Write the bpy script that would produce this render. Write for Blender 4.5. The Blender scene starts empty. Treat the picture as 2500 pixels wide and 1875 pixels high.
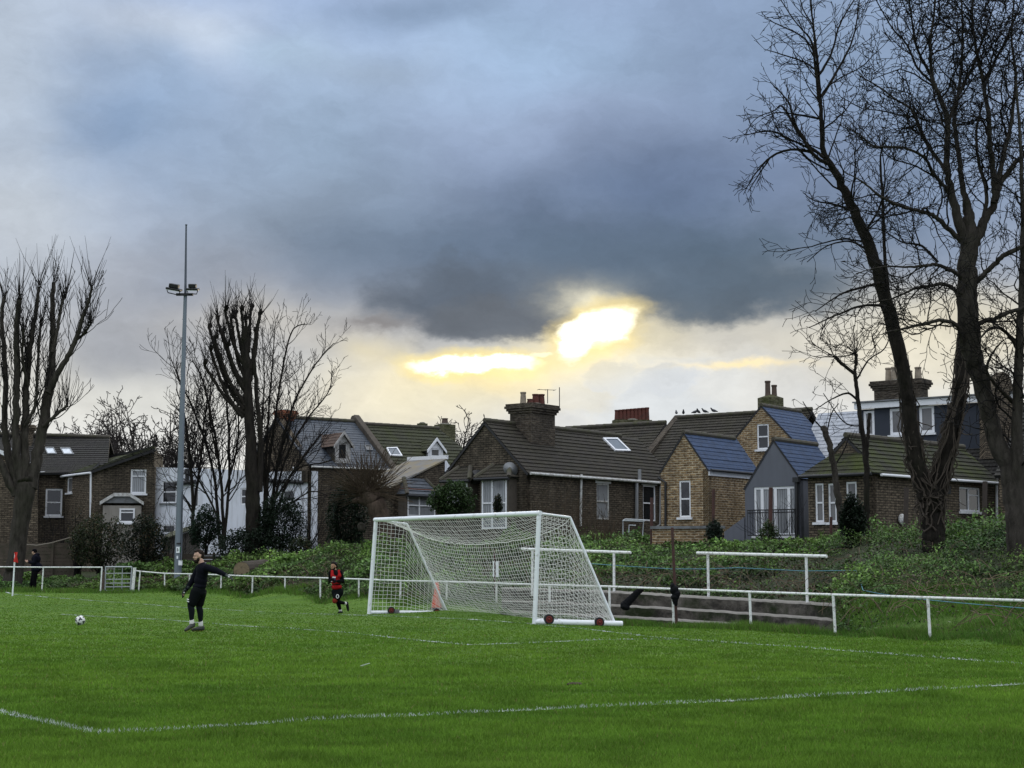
import bpy, bmesh, math, random
import numpy as np
from mathutils import Vector, Matrix
SC = bpy.context.scene
COL = SC.collection
rnd = random.Random(7)
NR = np.random.default_rng(11)

# ------------------------------------------------------------------ camera model
FPX, CX, CY, EYE = 3900.0, 1250.0, 937.5, 1.45
PIT = math.atan((1372 - CY) / FPX)
cp, sp = math.cos(PIT), math.sin(PIT)
def ray(px, py):
    dx, dy = (px - CX) / FPX, (CY - py) / FPX
    return Vector((dx, cp - dy * sp, sp + dy * cp))
def at(px, py, Y):
    d = ray(px, py); return Vector((0, 0, EYE)) + d * (Y / d.y)
def ground(px, py, z=0.0):
    d = ray(px, py); return Vector((0, 0, EYE)) + d * ((z - EYE) / d.z)
class Plane:
    """a real plane of the place (a wall, a roof slope) on which features are set out"""
    def __init__(s, p, n): s.p, s.n = Vector(p), Vector(n).normalized()
    def pt(s, px, py, off=0.0):
        d = ray(px, py); o = Vector((0, 0, EYE))
        t = ((s.p + s.n * off) - o).dot(s.n) / d.dot(s.n)
        return o + d * t
def plane3(a, b, c):
    n = (b - a).cross(c - a)
    if n.y > 0: n = -n
    return Plane(a, n)
def wall_plane(pa, pb):
    d = (pb - pa); d.z = 0
    n = Vector((d.y, -d.x, 0))
    if n.dot(pa - Vector((0, 0, EYE))) > 0: n = -n
    return Plane(pa, n)

# ------------------------------------------------------------------ bookkeeping
def lk(o): COL.objects.link(o); return o
def tag(o, label=None, cat=None, group=None, kind=None):
    if label: o['label'] = label
    if cat: o['category'] = cat
    if group: o['group'] = group
    if kind: o['kind'] = kind
    return o
def thing(name, label, cat, loc=(0, 0, 0), group=None):
    o = lk(bpy.data.objects.new(name, None)); o.location = loc; o.empty_display_size = .2
    tag(o, label, cat, group); return o
class MB:
    """mesh builder: every shape added becomes part of ONE mesh object"""
    def __init__(s): s.v, s.f, s.m = [], [], []
    def face(s, pts, mi=0):
        b = len(s.v); s.v += [tuple(p) for p in pts]; s.f.append(tuple(range(b, b + len(pts)))); s.m.append(mi)
    def box(s, c, size, rot=None, mi=0):
        hx, hy, hz = size[0] / 2, size[1] / 2, size[2] / 2
        c = Vector(c); b = len(s.v)
        for x, y, z in ((-1,-1,-1),(1,-1,-1),(1,1,-1),(-1,1,-1),(-1,-1,1),(1,-1,1),(1,1,1),(-1,1,1)):
            p = Vector((x * hx, y * hy, z * hz))
            if rot is not None: p = rot @ p
            s.v.append(tuple(c + p))
        for q in ((0,3,2,1),(4,5,6,7),(0,1,5,4),(1,2,6,5),(2,3,7,6),(3,0,4,7)):
            s.f.append(tuple(b + i for i in q)); s.m.append(mi)
    def slab(s, poly, off, mi=0):
        """prism: polygon extruded by a vector"""
        n = len(poly); b = len(s.v); off = Vector(off)
        s.v += [tuple(Vector(p)) for p in poly] + [tuple(Vector(p) + off) for p in poly]
        s.f.append(tuple(range(b, b + n))); s.m.append(mi)
        s.f.append(tuple(range(b + 2 * n - 1, b + n - 1, -1))); s.m.append(mi)
        for i in range(n):
            j = (i + 1) % n
            s.f.append((b + i, b + n + i, b + n + j, b + j)); s.m.append(mi)
    def tube(s, pts, rad, n=8, cap=True, mi=0):
        pts = [Vector(p) for p in pts]; m = len(pts)
        if not hasattr(rad, '__len__'): rad = [rad] * m
        b = len(s.v); ref = None
        for i, p in enumerate(pts):
            t = (pts[min(i + 1, m - 1)] - pts[max(i - 1, 0)])
            if t.length < 1e-9: t = Vector((0, 0, 1))
            t.normalize()
            if ref is None:
                ref = Vector((0, 0, 1)) if abs(t.z) < .9 else Vector((1, 0, 0))
            a = ref - t * ref.dot(t)
            if a.length < 1e-6: a = t.orthogonal()
            a.normalize(); ref = a; c = t.cross(a)
            for k in range(n):
                w = 2 * math.pi * k / n
                s.v.append(tuple(p + (a * math.cos(w) + c * math.sin(w)) * rad[i]))
        for i in range(m - 1):
            for k in range(n):
                k2 = (k + 1) % n
                s.f.append((b + i * n + k, b + i * n + k2, b + (i + 1) * n + k2, b + (i + 1) * n + k)); s.m.append(mi)
        if cap:
            s.f.append(tuple(b + k for k in range(n - 1, -1, -1))); s.m.append(mi)
            s.f.append(tuple(b + (m - 1) * n + k for k in range(n))); s.m.append(mi)
    def lathe(s, c, prof, n=14, mi=0, axis=None):
        """prof: (radius, height) along axis"""
        ax = Vector(axis or (0, 0, 1)).normalized(); a = ax.orthogonal().normalized(); d = ax.cross(a); c = Vector(c); b = len(s.v)
        for r, h in prof:
            for k in range(n):
                w = 2 * math.pi * k / n
                s.v.append(tuple(c + ax * h + (a * math.cos(w) + d * math.sin(w)) * max(r, 1e-4)))
        for i in range(len(prof) - 1):
            for k in range(n):
                k2 = (k + 1) % n
                s.f.append((b + i * n + k, b + i * n + k2, b + (i + 1) * n + k2, b + (i + 1) * n + k)); s.m.append(mi)
        s.f.append(tuple(b + k for k in range(n - 1, -1, -1))); s.m.append(mi)
        s.f.append(tuple(b + (len(prof) - 1) * n + k for k in range(n))); s.m.append(mi)
    def build(s, name, mats, parent=None, smooth=False, bevel=0.0, label=None):
        me = bpy.data.meshes.new(name)
        me.from_pydata(s.v, [], s.f)
        if not isinstance(mats, (list, tuple)): mats = [mats]
        for m in mats: me.materials.append(m)
        if len(mats) > 1: me.polygons.foreach_set('material_index', s.m)
        if smooth: me.polygons.foreach_set('use_smooth', [True] * len(me.polygons))
        bm = bmesh.new(); bm.from_mesh(me); bmesh.ops.recalc_face_normals(bm, faces=bm.faces)
        bm.to_mesh(me); bm.free()
        me.update()
        o = lk(bpy.data.objects.new(name, me))
        if parent is not None:
            o.parent = parent; o.matrix_parent_inverse = root_inv(parent)
        if bevel:
            b = o.modifiers.new('bevel', 'BEVEL'); b.width = bevel; b.segments = 2; b.limit_method = 'ANGLE'
        if label: o['label'] = label
        return o
def root_inv(o):
    """vertices are given in world space; parents only translate/rotate, so undo that"""
    return world_of(o).inverted()
def world_of(o):
    m = Matrix.LocRotScale(o.location, o.rotation_euler, o.scale)
    return (world_of(o.parent) @ o.matrix_parent_inverse @ m) if o.parent else m
def mesh_np(name, V, Fq, mat, parent=None, cols=None, smooth=False):
    """big mesh from numpy: V (n,3), Fq (m,k) with k = 3 or 4, cols (n,3) optional point colours"""
    me = bpy.data.meshes.new(name); V = np.asarray(V, np.float32); Fq = np.asarray(Fq, np.int32); k = Fq.shape[1]
    me.vertices.add(len(V)); me.vertices.foreach_set('co', V.ravel())
    me.loops.add(Fq.size); me.loops.foreach_set('vertex_index', Fq.ravel())
    me.polygons.add(len(Fq)); me.polygons.foreach_set('loop_start', np.arange(0, Fq.size, k, dtype=np.int32))
    me.polygons.foreach_set('loop_total', np.full(len(Fq), k, np.int32))
    if smooth: me.polygons.foreach_set('use_smooth', np.ones(len(Fq), bool))
    if cols is not None:
        ca = me.color_attributes.new('tint', 'FLOAT_COLOR', 'POINT')
        c4 = np.ones((len(V), 4), np.float32); c4[:, :3] = cols; ca.data.foreach_set('color', c4.ravel())
    me.materials.append(mat); me.update(); me.validate()
    o = lk(bpy.data.objects.new(name, me))
    if parent is not None: o.parent = parent; o.matrix_parent_inverse = root_inv(parent)
    return o
def copy_tree(o, parent=None):
    c = o.copy(); COL.objects.link(c)
    if parent is not None: c.parent = parent
    for ch in o.children: copy_tree(ch, c)
    return c

# ------------------------------------------------------------------ materials
def lin(c):
    if isinstance(c, (int, float)): c = (c, c, c)
    return tuple((v / 255 / 12.92 if v / 255 <= .04045 else ((v / 255 + .055) / 1.055) ** 2.4) for v in c)
class NT:
    def __init__(s, tree): s.t = tree; s.n = tree.nodes; s.l = tree.links
    def node(s, kind, **kw):
        n = s.n.new(kind)
        for k, v in kw.items():
            if k in ('loc',): continue
            setattr(n, k, v)
        return n
    def put(s, sock, v):
        if isinstance(v, bpy.types.NodeSocket): s.l.new(v, sock)
        elif v is not None:
            if hasattr(v, '__len__') and len(v) == 3 and sock.type == 'RGBA': v = (*v, 1)
            sock.default_value = v
    def math(s, op, a, b=None, c=None, clamp=False):
        n = s.node('ShaderNodeMath', operation=op, use_clamp=clamp)
        s.put(n.inputs[0], a); s.put(n.inputs[1], b); s.put(n.inputs[2], c); return n.outputs[0]
    def vmath(s, op, a, b=None, out=0):
        n = s.node('ShaderNodeVectorMath', operation=op); s.put(n.inputs[0], a); s.put(n.inputs[1], b); return n.outputs[out]
    def mix(s, f, a, b, mode='MIX'):
        n = s.node('ShaderNodeMix', data_type='RGBA', blend_type=mode); s.put(n.inputs[0], f); s.put(n.inputs[6], a); s.put(n.inputs[7], b); return n.outputs[2]
    def noise(s, vec, scale, detail=4, rough=.55, out=0, dist=0.0):
        n = s.node('ShaderNodeTexNoise'); s.put(n.inputs['Vector'], vec); n.inputs['Scale'].default_value = scale
        n.inputs['Detail'].default_value = detail; n.inputs['Roughness'].default_value = rough; n.inputs['Distortion'].default_value = dist
        return n.outputs[out]
    def ramp(s, f, stops, mode='LINEAR'):
        n = s.node('ShaderNodeValToRGB'); cr = n.color_ramp; cr.interpolation = mode
        while len(cr.elements) > 1: cr.elements.remove(cr.elements[-1])
        for i, (p, c) in enumerate(stops):
            e = cr.elements[0] if i == 0 else cr.elements.new(p)
            e.position = p; e.color = (*c, 1) if hasattr(c, '__len__') else (c, c, c, 1)
        s.put(n.inputs[0], f); return n.outputs[0]
    def mapr(s, v, a, b, c, d, smooth=False):
        n = s.node('ShaderNodeMapRange'); n.clamp = True
        if smooth: n.interpolation_type = 'SMOOTHSTEP'
        s.put(n.inputs[0], v); n.inputs[1].default_value = a; n.inputs[2].default_value = b; n.inputs[3].default_value = c; n.inputs[4].default_value = d
        return n.outputs[0]
    def mapping(s, vec, loc=(0,0,0), rot=(0,0,0), scale=(1,1,1), kind='POINT'):
        n = s.node('ShaderNodeMapping', vector_type=kind); s.put(n.inputs[0], vec)
        n.inputs[1].default_value = loc; n.inputs[2].default_value = rot; n.inputs[3].default_value = scale; return n.outputs[0]
def new_mat(name):
    m = bpy.data.materials.new(name); m.use_nodes = True; t = NT(m.node_tree); t.n.clear()
    out = t.node('ShaderNodeOutputMaterial'); b = t.node('ShaderNodeBsdfPrincipled'); t.l.new(b.outputs[0], out.inputs[0])
    return m, t, b
def setp(b, t, **kw):
    nm = {'base': 'Base Color', 'rough': 'Roughness', 'metal': 'Metallic', 'spec': 'Specular IOR Level', 'trans': 'Transmission Weight', 'normal': 'Normal', 'sheen': 'Sheen Weight', 'emit': 'Emission Color', 'emits': 'Emission Strength', 'alpha': 'Alpha', 'sub': 'Subsurface Weight', 'coat': 'Coat Weight'}
    for k, v in kw.items(): t.put(b.inputs[nm[k]], v)
def bump(t, h, strength=.5, dist=.02):
    n = t.node('ShaderNodeBump'); n.inputs['Strength'].default_value = strength; n.inputs['Distance'].default_value = dist; t.put(n.inputs['Height'], h); return n.outputs[0]
def mat_plain(name, col, rough=.6, var=.25, scale=6, metal=0, spec=.4, dirt=None, dirt_scale=3, dirt_amt=.5, bumps=.0, bscale=40):
    """plain painted / metal / cloth surface with uneven tone and optional dirt"""
    m, t, b = new_mat(name); tc = t.node('ShaderNodeTexCoord').outputs['Object']
    n = t.noise(tc, scale, 5, .6); c = t.mix(n, tuple(x * (1 - var) for x in col), tuple(min(1, x * (1 + var)) for x in col))
    if dirt:
        d = t.noise(tc, dirt_scale, 8, .7); c = t.mix(t.mapr(d, .62 - dirt_amt * .25, .72, 0, 1), c, dirt)
    setp(b, t, base=c, rough=rough, metal=metal, spec=spec)
    if bumps: setp(b, t, normal=bump(t, t.noise(tc, bscale, 4), bumps, .01))
    return m
MATS = {}
def M(name, *a, **k):
    if name not in MATS: MATS[name] = mat_plain(name, *a, **k)
    return MATS[name]
# ------------------------------------------------------------------ look: clouds as (centre x, centre y, radii, colour ...) directions, light levels
SUN_W = 0.8
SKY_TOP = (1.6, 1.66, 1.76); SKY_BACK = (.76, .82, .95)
def B(*a, **k): return (a, k)
SKY_BLOBS = [
 B(40, 180, 230, 330, (184, 195, 207), .85), B(340, 40, 170, 80, (190, 197, 206), .7), B(60, 470, 190, 150, (188, 195, 202), .8),
 B(250, 270, 190, 170, (124, 147, 178), .95), B(330, 130, 120, 90, (134, 156, 184), .6),
 B(700, 300, 330, 170, (152, 175, 200), .8), B(1150, 90, 330, 110, (150, 176, 204), .7), B(900, 10, 260, 45, (118, 139, 166), .7),
 B(470, 60, 90, 60, (186, 198, 214), .7), B(640, 110, 120, 60, (162, 184, 204), .6), B(830, 150, 130, 50, (142, 158, 176), .5),
 B(1700, 130, 420, 230, (126, 147, 176), .9), B(2050, 300, 300, 300, (120, 140, 166), .8),
 B(560, 470, 230, 110, (134, 149, 166), .6), B(400, 640, 330, 120, (150, 154, 163), .6), B(290, 750, 260, 70, (142, 147, 157), .7),
 B(1420, 440, 560, 190, (98, 117, 148), .95), B(830, 500, 280, 110, (114, 131, 150), .7),
 B(1250, 560, 520, 130, (86, 104, 127), .9, P='m'), B(1560, 580, 330, 95, (76, 95, 112), .85, P='m'),
 B(250, 840, 330, 60, (206, 206, 200), .85), B(600, 690, 200, 45, (186, 182, 174), .7), B(70, 800, 120, 120, (200, 198, 190), .6),
 B(1700, 740, 420, 75, (206, 202, 190), .9), B(2080, 720, 260, 100, (222, 214, 190), .8),
 B(830, 850, 240, 90, (222, 214, 190), .8), B(760, 740, 90, 30, (214, 202, 166), .6), B(1000, 850, 200, 60, (226, 216, 182), .75),
 B(1390, 850, 330, 90, (190, 193, 196), .9), B(1340, 800, 110, 40, (212, 210, 200), .7, P='m'), B(1480, 790, 120, 30, (206, 200, 184), .6),
 B(1400, 832, 215, 92, (226, 223, 212), .8, P='m', hard=.6), B(1420, 850, 195, 82, (198, 203, 207), .9, P='m', hard=.5), B(1240, 845, 110, 50, (206, 202, 188), .7, P='m', hard=.6), B(1610, 835, 130, 60, (204, 204, 200), .7, P='m', hard=.6),
 B(1330, 800, 62, 34, (228, 224, 212), .8, P='m', hard=.5), B(1335, 810, 56, 28, (202, 205, 206), .9, P='m', hard=.4), B(1440, 806, 75, 36, (226, 223, 213), .8, P='m', hard=.5), B(1436, 818, 70, 32, (196, 201, 206), .9, P='m', hard=.4), B(1130, 830, 70, 40, (222, 212, 184), .6, P='m', hard=.5),
 B(1250, 710, 190, 70, (240, 226, 180), .75), B(1040, 790, 210, 42, (242, 224, 168), .8),
 B(1040, 650, 230, 82, (90, 101, 115), .97, P='m', hard=.7), B(1080, 690, 170, 52, (96, 103, 112), .9, P='m', hard=.7), B(800, 708, 85, 20, (122, 119, 120), .8, P='m'),
 B(1560, 630, 260, 62, (82, 97, 112), .95, P='m', hard=.8), B(1330, 560, 300, 65, (84, 101, 120), .8, P='m'),
 B(1270, 652, 70, 30, (232, 226, 200), .85, P='s'), B(1330, 665, 60, 18, (190, 180, 150), .6, P='s'),
 B(1285, 716, 112, 58, (250, 226, 150), .8, rot=22, P='s', hard=.95), B(1290, 710, 90, 38, (255, 246, 205), 1.0, rot=16, P='s', hard=.7, gain=1.2), B(1292, 706, 82, 28, (255, 252, 240), 1.0, rot=8, P='s', hard=.85, gain=1.8), B(1240, 738, 48, 30, (255, 252, 236), 1.0, rot=50, P='s', hard=.9, gain=1.6),
 B(1022, 787, 160, 27, (252, 230, 150), .8, rot=-1, P='s', hard=.95), B(1020, 788, 126, 16, (255, 246, 205), 1.0, rot=-1, P='s', hard=.7, gain=1.2), B(1018, 788, 108, 12.5, (255, 252, 236), 1.0, rot=-1, P='s', hard=.9, gain=1.7), B(1105, 780, 40, 8, (255, 248, 215), .9, rot=-1, P='s', hard=.8, gain=1.4), B(1160, 772, 22, 6, (255, 246, 205), .8, P='s', hard=.8),
 B(1600, 792, 120, 8, (255, 232, 170), .7, P='s'),
]
# ------------------------------------------------------------------ camera, world, sun
cam = bpy.data.cameras.new('camera'); cam.sensor_width = 36; cam.sensor_fit = 'HORIZONTAL'; cam.lens = 36 * FPX / 2500
cam.clip_start = .1; cam.clip_end = 5000
co = lk(bpy.data.objects.new('camera', cam)); co.location = (0, 0, EYE); co.rotation_euler = (math.pi / 2 + PIT, 0, 0); SC.camera = co
SC.view_settings.view_transform = 'Standard'; SC.view_settings.look = 'None'; SC.view_settings.exposure = 0; SC.view_settings.gamma = 1
SC.render.engine = 'CYCLES'; SC.cycles.max_bounces = 5; SC.cycles.diffuse_bounces = 2; SC.cycles.glossy_bounces = 2; SC.cycles.transparent_max_bounces = 8
SC.cycles.use_denoising = True
SUN_AZ, SUN_EL = math.radians(3.2), math.radians(8.5)
w = bpy.data.worlds.new('World'); SC.world = w; w.use_nodes = True
t = NT(w.node_tree); t.n.clear()
out = t.node('ShaderNodeOutputWorld'); bg = t.node('ShaderNodeBackground'); t.l.new(bg.outputs[0], out.inputs[0])
sky = t.node('ShaderNodeTexSky', sky_type='NISHITA'); sky.sun_disc = False; sky.sun_elevation = SUN_EL; sky.sun_rotation = SUN_AZ
sky.air_density = 1.2; sky.dust_density = 2.0
gen = t.node('ShaderNodeTexCoord').outputs['Generated']
sx = t.node('ShaderNodeSeparateXYZ'); t.l.new(gen, sx.inputs[0])
az = t.math('ARCTAN2', sx.outputs[0], sx.outputs[1]); el = t.math('ARCSINE', sx.outputs[2])
cb = t.node('ShaderNodeCombineXYZ'); t.l.new(az, cb.inputs[0]); t.l.new(el, cb.inputs[1]); P0 = cb.outputs[0]
n_lo = t.noise(t.mapping(P0, loc=(3.1, 5.3, 0), scale=(1, 1.5, 1)), 9, 3, .5, out=1)
n_hi = t.noise(t.mapping(P0, loc=(8.3, 1.7, 0), scale=(1, 1.6, 1)), 20, 5, .62, out=1)
def warp(n, amp):
    s = t.node('ShaderNodeVectorMath', operation='MULTIPLY_ADD'); t.put(s.inputs[0], n)
    s.inputs[1].default_value = (amp * 2, amp * 1.3, 0); s.inputs[2].default_value = (-amp, -amp * .65, 0)
    return t.vmath('ADD', P0, s.outputs[0])
P_soft = warp(n_lo, .05); P_mid = warp(n_hi, .032); P_sharp = warp(n_hi, .019)
D = 2500 / 2212
def ang(px, py):
    d = ray(px, py).normalized(); return math.atan2(d.x, d.y), math.asin(d.z)
def blob(acc, cx, cy, rx, ry, col, alpha=1.0, rot=0, P=None, hard=None, gain=1.0):
    a0, e0 = ang(cx * D, cy * D)
    v = t.mapping({None: P_soft, 'm': P_mid, 's': P_sharp}[P], loc=(a0, e0, 0), rot=(0, 0, math.radians(rot)), scale=(rx * D / FPX, ry * D / FPX, 1), kind='TEXTURE')
    d2 = t.vmath('DOT_PRODUCT', v, v, out=1)
    if hard: w_ = t.mapr(d2, 1 + hard, max(0, 1 - hard), 0, alpha, True)
    else:
        w_ = t.math('POWER', .36788, d2)
        if alpha != 1: w_ = t.math('MULTIPLY', w_, alpha)
    return t.mix(w_, acc, tuple(x * gain for x in lin(col)))
# base by elevation
sep = t.node('ShaderNodeSeparateXYZ'); t.l.new(P_soft, sep.inputs[0])
elv = lambda y: (ang(1250, y * D)[1] + .1) / .6
acc = t.ramp(t.math('MULTIPLY_ADD', sep.outputs[1], 1 / .6, .1 / .6), [(elv(1000), lin((218, 218, 214))), (elv(860), lin((206, 207, 206))), (elv(760), lin((180, 182, 184))), (elv(600), lin((158, 165, 178))), (elv(300), lin((152, 166, 192))), (elv(0), lin((148, 167, 198)))])
for ba, bk_ in SKY_BLOBS: acc = blob(acc, *ba, **bk_)
# faint cloud texture everywhere
fine = t.noise(t.mapping(P0, scale=(1, 1.7, 1)), 15, 5, .6)
mid_ = t.noise(t.mapping(P_mid, loc=(2.2, 9.1, 0), scale=(1, 1.8, 1)), 7.5, 6, .66)
acc = t.mix(1, acc, t.math('MULTIPLY', t.mapr(fine, .25, .75, 1.0, 1.12), t.mapr(mid_, .30, .70, .86, 1.20)), 'MULTIPLY')
hsv = t.node('ShaderNodeHueSaturation'); hsv.inputs['Saturation'].default_value = .98; hsv.inputs['Value'].default_value = 1.09; t.put(hsv.inputs['Color'], acc); acc = hsv.outputs[0]
# unseen sky overhead and behind, made brighter than in front to light the scene
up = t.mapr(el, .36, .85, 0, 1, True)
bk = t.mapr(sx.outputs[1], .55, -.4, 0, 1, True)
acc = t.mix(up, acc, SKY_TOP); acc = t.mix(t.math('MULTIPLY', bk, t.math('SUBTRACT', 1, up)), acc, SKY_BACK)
skys = t.node('ShaderNodeVectorMath', operation='SCALE'); t.put(skys.inputs[0], sky.outputs[0]); skys.inputs[3].default_value = .00015
acc = t.mix(1, acc, skys.outputs[0], 'ADD')
low = t.mapr(el, -.02, .0, 0, 1); acc = t.mix(low, (.03, .04, .02), acc)
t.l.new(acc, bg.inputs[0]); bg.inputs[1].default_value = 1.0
w.cycles.sampling_method = 'MANUAL'; w.cycles.sample_map_resolution = 512
sl = bpy.data.lights.new('sun', 'SUN'); sl.energy = SUN_W; sl.angle = math.radians(12); sl.color = (1, .86, .62)
so = lk(bpy.data.objects.new('sun', sl)); so.location = (0, 60, 60)
sd = Vector((math.sin(SUN_AZ) * math.cos(SUN_EL), math.cos(SUN_AZ) * math.cos(SUN_EL), math.sin(SUN_EL)))
so.rotation_euler = sd.to_track_quat('Z', 'Y').to_euler()
# ------------------------------------------------------------------ terrain
def fence_Y(px): return 99048 / (px + 1000) if px > 617 else (61.3 + (617 - px) / (617 - 400) * 4.7 if px > 400 else 66.0)
KN = {  # column (pixel direction) -> profile of (distance, height)
 -900: [(0,0),(42,0),(60,.2),(66,.25),(70,.45),(78,.8),(86,1.0)],
 0:    [(0,0),(42,0),(58,.16),(64,.23),(66.5,.26),(70,.4),(78,.7),(86,1.0)],
 300:  [(0,0),(42,0),(58,.12),(64,.17),(66.5,.2),(69,.45),(76,.8),(86,1.0)],
 450:  [(0,0),(44,0),(58,.08),(64.5,.14),(66,.35),(67.5,.55),(72,.95),(86,1.0)],
 617:  [(0,0),(44,0),(58,.07),(61.3,.1),(62.6,.4),(65,.8),(68,1.05),(72,1.25),(86,1.2)],
 800:  [(0,0),(44,0),(52,.02),(55,.03),(56.2,.35),(59,.9),(62,1.35),(66,1.75),(72,1.75),(86,1.6)],
 1000: [(0,0),(38,0),(47,.08),(49.5,.13),(50.8,.4),(54,.9),(58,1.4),(63,1.85),(72,1.9),(86,1.8)],
 1211: [(0,0),(34,0),(42,.08),(44.8,.14),(46,.3),(50,.8),(55,1.3),(60,1.85),(66,2.05),(86,2.0)],
 1235: [(0,0),(34,0),(42,.06),(43.9,.08),(44.6,.6),(46,.74),(50,.95),(55,1.4),(60,1.9),(66,2.1),(86,2.05)],
 1400: [(0,0),(32,0),(36,.0),(38,-.03),(42.2,-.02),(42.9,.68),(45,.76),(49,1.0),(54,1.5),(59,2.0),(70,2.1),(86,2.1)],
 1520: [(0,0),(32,0),(36,-.03),(38,-.07),(40.9,-.07),(41.6,.62),(44,.74),(48,1.0),(53,1.5),(58,2.05),(70,2.1),(86,2.1)],
 1642: [(0,0),(32,0),(35,-.03),(37.5,-.06),(40.1,-.06),(40.8,.57),(43,.7),(47,1.0),(52,1.5),(57,2.05),(70,2.1),(86,2.1)],
 1830: [(0,0),(30,0),(33,0),(35,-.01),(38.3,-.08),(39.0,.50),(42,.66),(46,1.0),(51,1.5),(56,2.05),(70,2.1),(86,2.1)],
 1990: [(0,0),(29,0),(31.5,-.01),(33.1,-.03),(36.3,-.10),(37.0,.47),(40,.66),(44,1.1),(49,1.6),(54,2.05),(70,2.1),(86,2.1)],
 2025: [(0,0),(28.6,0),(31,-.01),(32.7,-.03),(34.6,.12),(36.6,.5),(40,.70),(44,1.15),(49,1.6),(54,2.05),(70,2.1),(86,2.1)],
 2090: [(0,0),(28,0),(31,-.02),(32.1,-.03),(33.6,.35),(35.5,.72),(40,1.0),(44,1.4),(48,1.85),(53,2.1),(70,2.1),(86,2.1)],
 2266: [(0,0),(27,0),(29,-.01),(30.6,-.02),(31.6,.3),(34,.7),(38,1.0),(42,1.5),(46,2.0),(52,2.15),(70,2.1),(86,2.1)],
 2500: [(0,0),(26,0),(27.5,-.01),(28.6,.0),(29.4,.25),(32,.6),(36,1.0),(40,1.6),(44,2.15),(52,2.25),(70,2.1),(86,2.1)],
 3500: [(0,0),(18,0),(20,0),(22,.0),(23,.25),(26,.6),(32,1.1),(38,1.7),(44,2.15),(52,2.25),(70,2.1),(86,2.1)],
}
STEP_X = (1225, 1400, 1520, 1642, 1830, 1990, 2030); STEP_Y = (44.0, 42.0, 40.7, 39.9, 38.1, 36.1, 35.6)
STEP_Z = ((.16, .42, .74), (.14, .40, .72), (.123, .374, .69), (.085, .33, .63), (.02, .263, .56), (-.02, .22, .52), (-.03, .21, .51))
KX = np.array(sorted(KN), float); KXs = (KX - CX) / FPX / cp
def height(x, y):
    x = np.asarray(x, float); y = np.asarray(y, float); s = x / np.maximum(y, 1.0)
    zs = np.stack([np.interp(y, *np.array(KN[int(k)]).T) for k in KX])
    i = np.clip(np.searchsorted(KXs, s) - 1, 0, len(KX) - 2); f = np.clip((s - KXs[i]) / (KXs[i + 1] - KXs[i]), 0, 1)
    zi = np.take_along_axis(zs, i[None], 0)[0]; zj = np.take_along_axis(zs, i[None] + 1, 0)[0]
    return zi * (1 - f) + zj * f
def hz(x, y): return float(height(np.array([x]), np.array([y]))[0])
def fenceY_s(s): return np.array([fence_Y(q) for q in np.atleast_1d(s * FPX * cp + CX)])
def stand(px, Y, lift=0.0):
    """point of the terrain at distance Y in the column of pixel px (column taken at the horizon row)"""
    p = at(px, 1400, Y); return Vector((p.x, Y, hz(p.x, Y) + lift))

def grass_mat(name, a, b_, c_, verge=False):
    m, t, b = new_mat(name); pos = t.node('ShaderNodeNewGeometry').outputs['Position']
    big = t.noise(t.mapping(pos, scale=(.35, 1, 1)), .55, 4, .6); mid = t.noise(t.mapping(pos, scale=(.5, 1, 1)), 3.2, 5, .65); fine = t.noise(pos, 38, 3, .7)
    col = t.mix(t.mapr(big, .35, .65, 0, 1), a, b_); col = t.mix(t.mapr(mid, .40, .70, 0, .75), col, c_)
    col = t.mix(t.mapr(fine, .25, .8, .0, 1), t.mix(1, col, (.62, .66, .6), 'MULTIPLY'), t.mix(1, col, (1.25, 1.22, 1.15), 'MULTIPLY'))
    sp_ = t.node('ShaderNodeAttribute', attribute_name='tint').outputs['Fac']
    soil = t.mix(mid, (.022, .024, .013), (.055, .05, .028)); col = t.mix(sp_, col, t.mix(t.mapr(fine, .3, .7, 0, .6), soil, (.04, .075, .02)))
    setp(b, t, base=col, rough=.85, spec=.2, normal=bump(t, t.math('ADD', fine, mid), .9, .05)); return m
G_A, G_B, G_C = (.088, .186, .020), (.142, .252, .028), (.068, .142, .022)
m_turf = grass_mat('turf', G_A, G_B, G_C)
# one sheet to the horizon, fine where the picture looks
cols_px = np.unique(np.concatenate([np.linspace(-900, 3500, 140), KX])); ss = (cols_px - CX) / FPX / cp
ss = np.concatenate([[-40, -8, -2.5, -1.2], ss, [1.2, 2.5, 8, 40]])
ys = np.unique(np.concatenate([np.linspace(1.0, 28, 40), np.arange(28, 90, .45), [95, 110, 140, 200, 400, 900, 2500]]))
S_, Y_ = np.meshgrid(ss, ys); X_ = S_ * Y_
Z_ = height(X_.ravel(), Y_.ravel()).reshape(X_.shape)
V = np.stack([X_, Y_, Z_], -1).reshape(-1, 3); ns = len(ss)
ii, jj = np.meshgrid(np.arange(len(ys) - 1), np.arange(ns - 1), indexing='ij'); a = (ii * ns + jj).ravel()
V0 = np.array([[-400, -300, 0], [400, -300, 0]], float)      # behind the camera
Fq = np.stack([a, a + 1, a + ns + 1, a + ns], -1)
base = len(V); V = np.vstack([V, V0]); Fq = np.vstack([Fq, [[base, base + 1, ns - 1, 0]]])
wild_ = np.clip((V[:, 1] - fenceY_s(V[:, 0] / np.maximum(V[:, 1], 1))) / .5, 0, 1) * (V[:, 1] > 20); vp = V[:, 0] / np.maximum(V[:, 1], 1) * FPX * cp + CX
wild_ = wild_ * np.where((vp > 2045) & (V[:, 1] < fenceY_s(V[:, 0] / np.maximum(V[:, 1], 1)) + 4.5), .25, 1)
tag(mesh_np('ground', V, Fq, m_turf, smooth=True, cols=np.repeat(wild_[:, None], 3, 1)), kind='structure')

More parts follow.
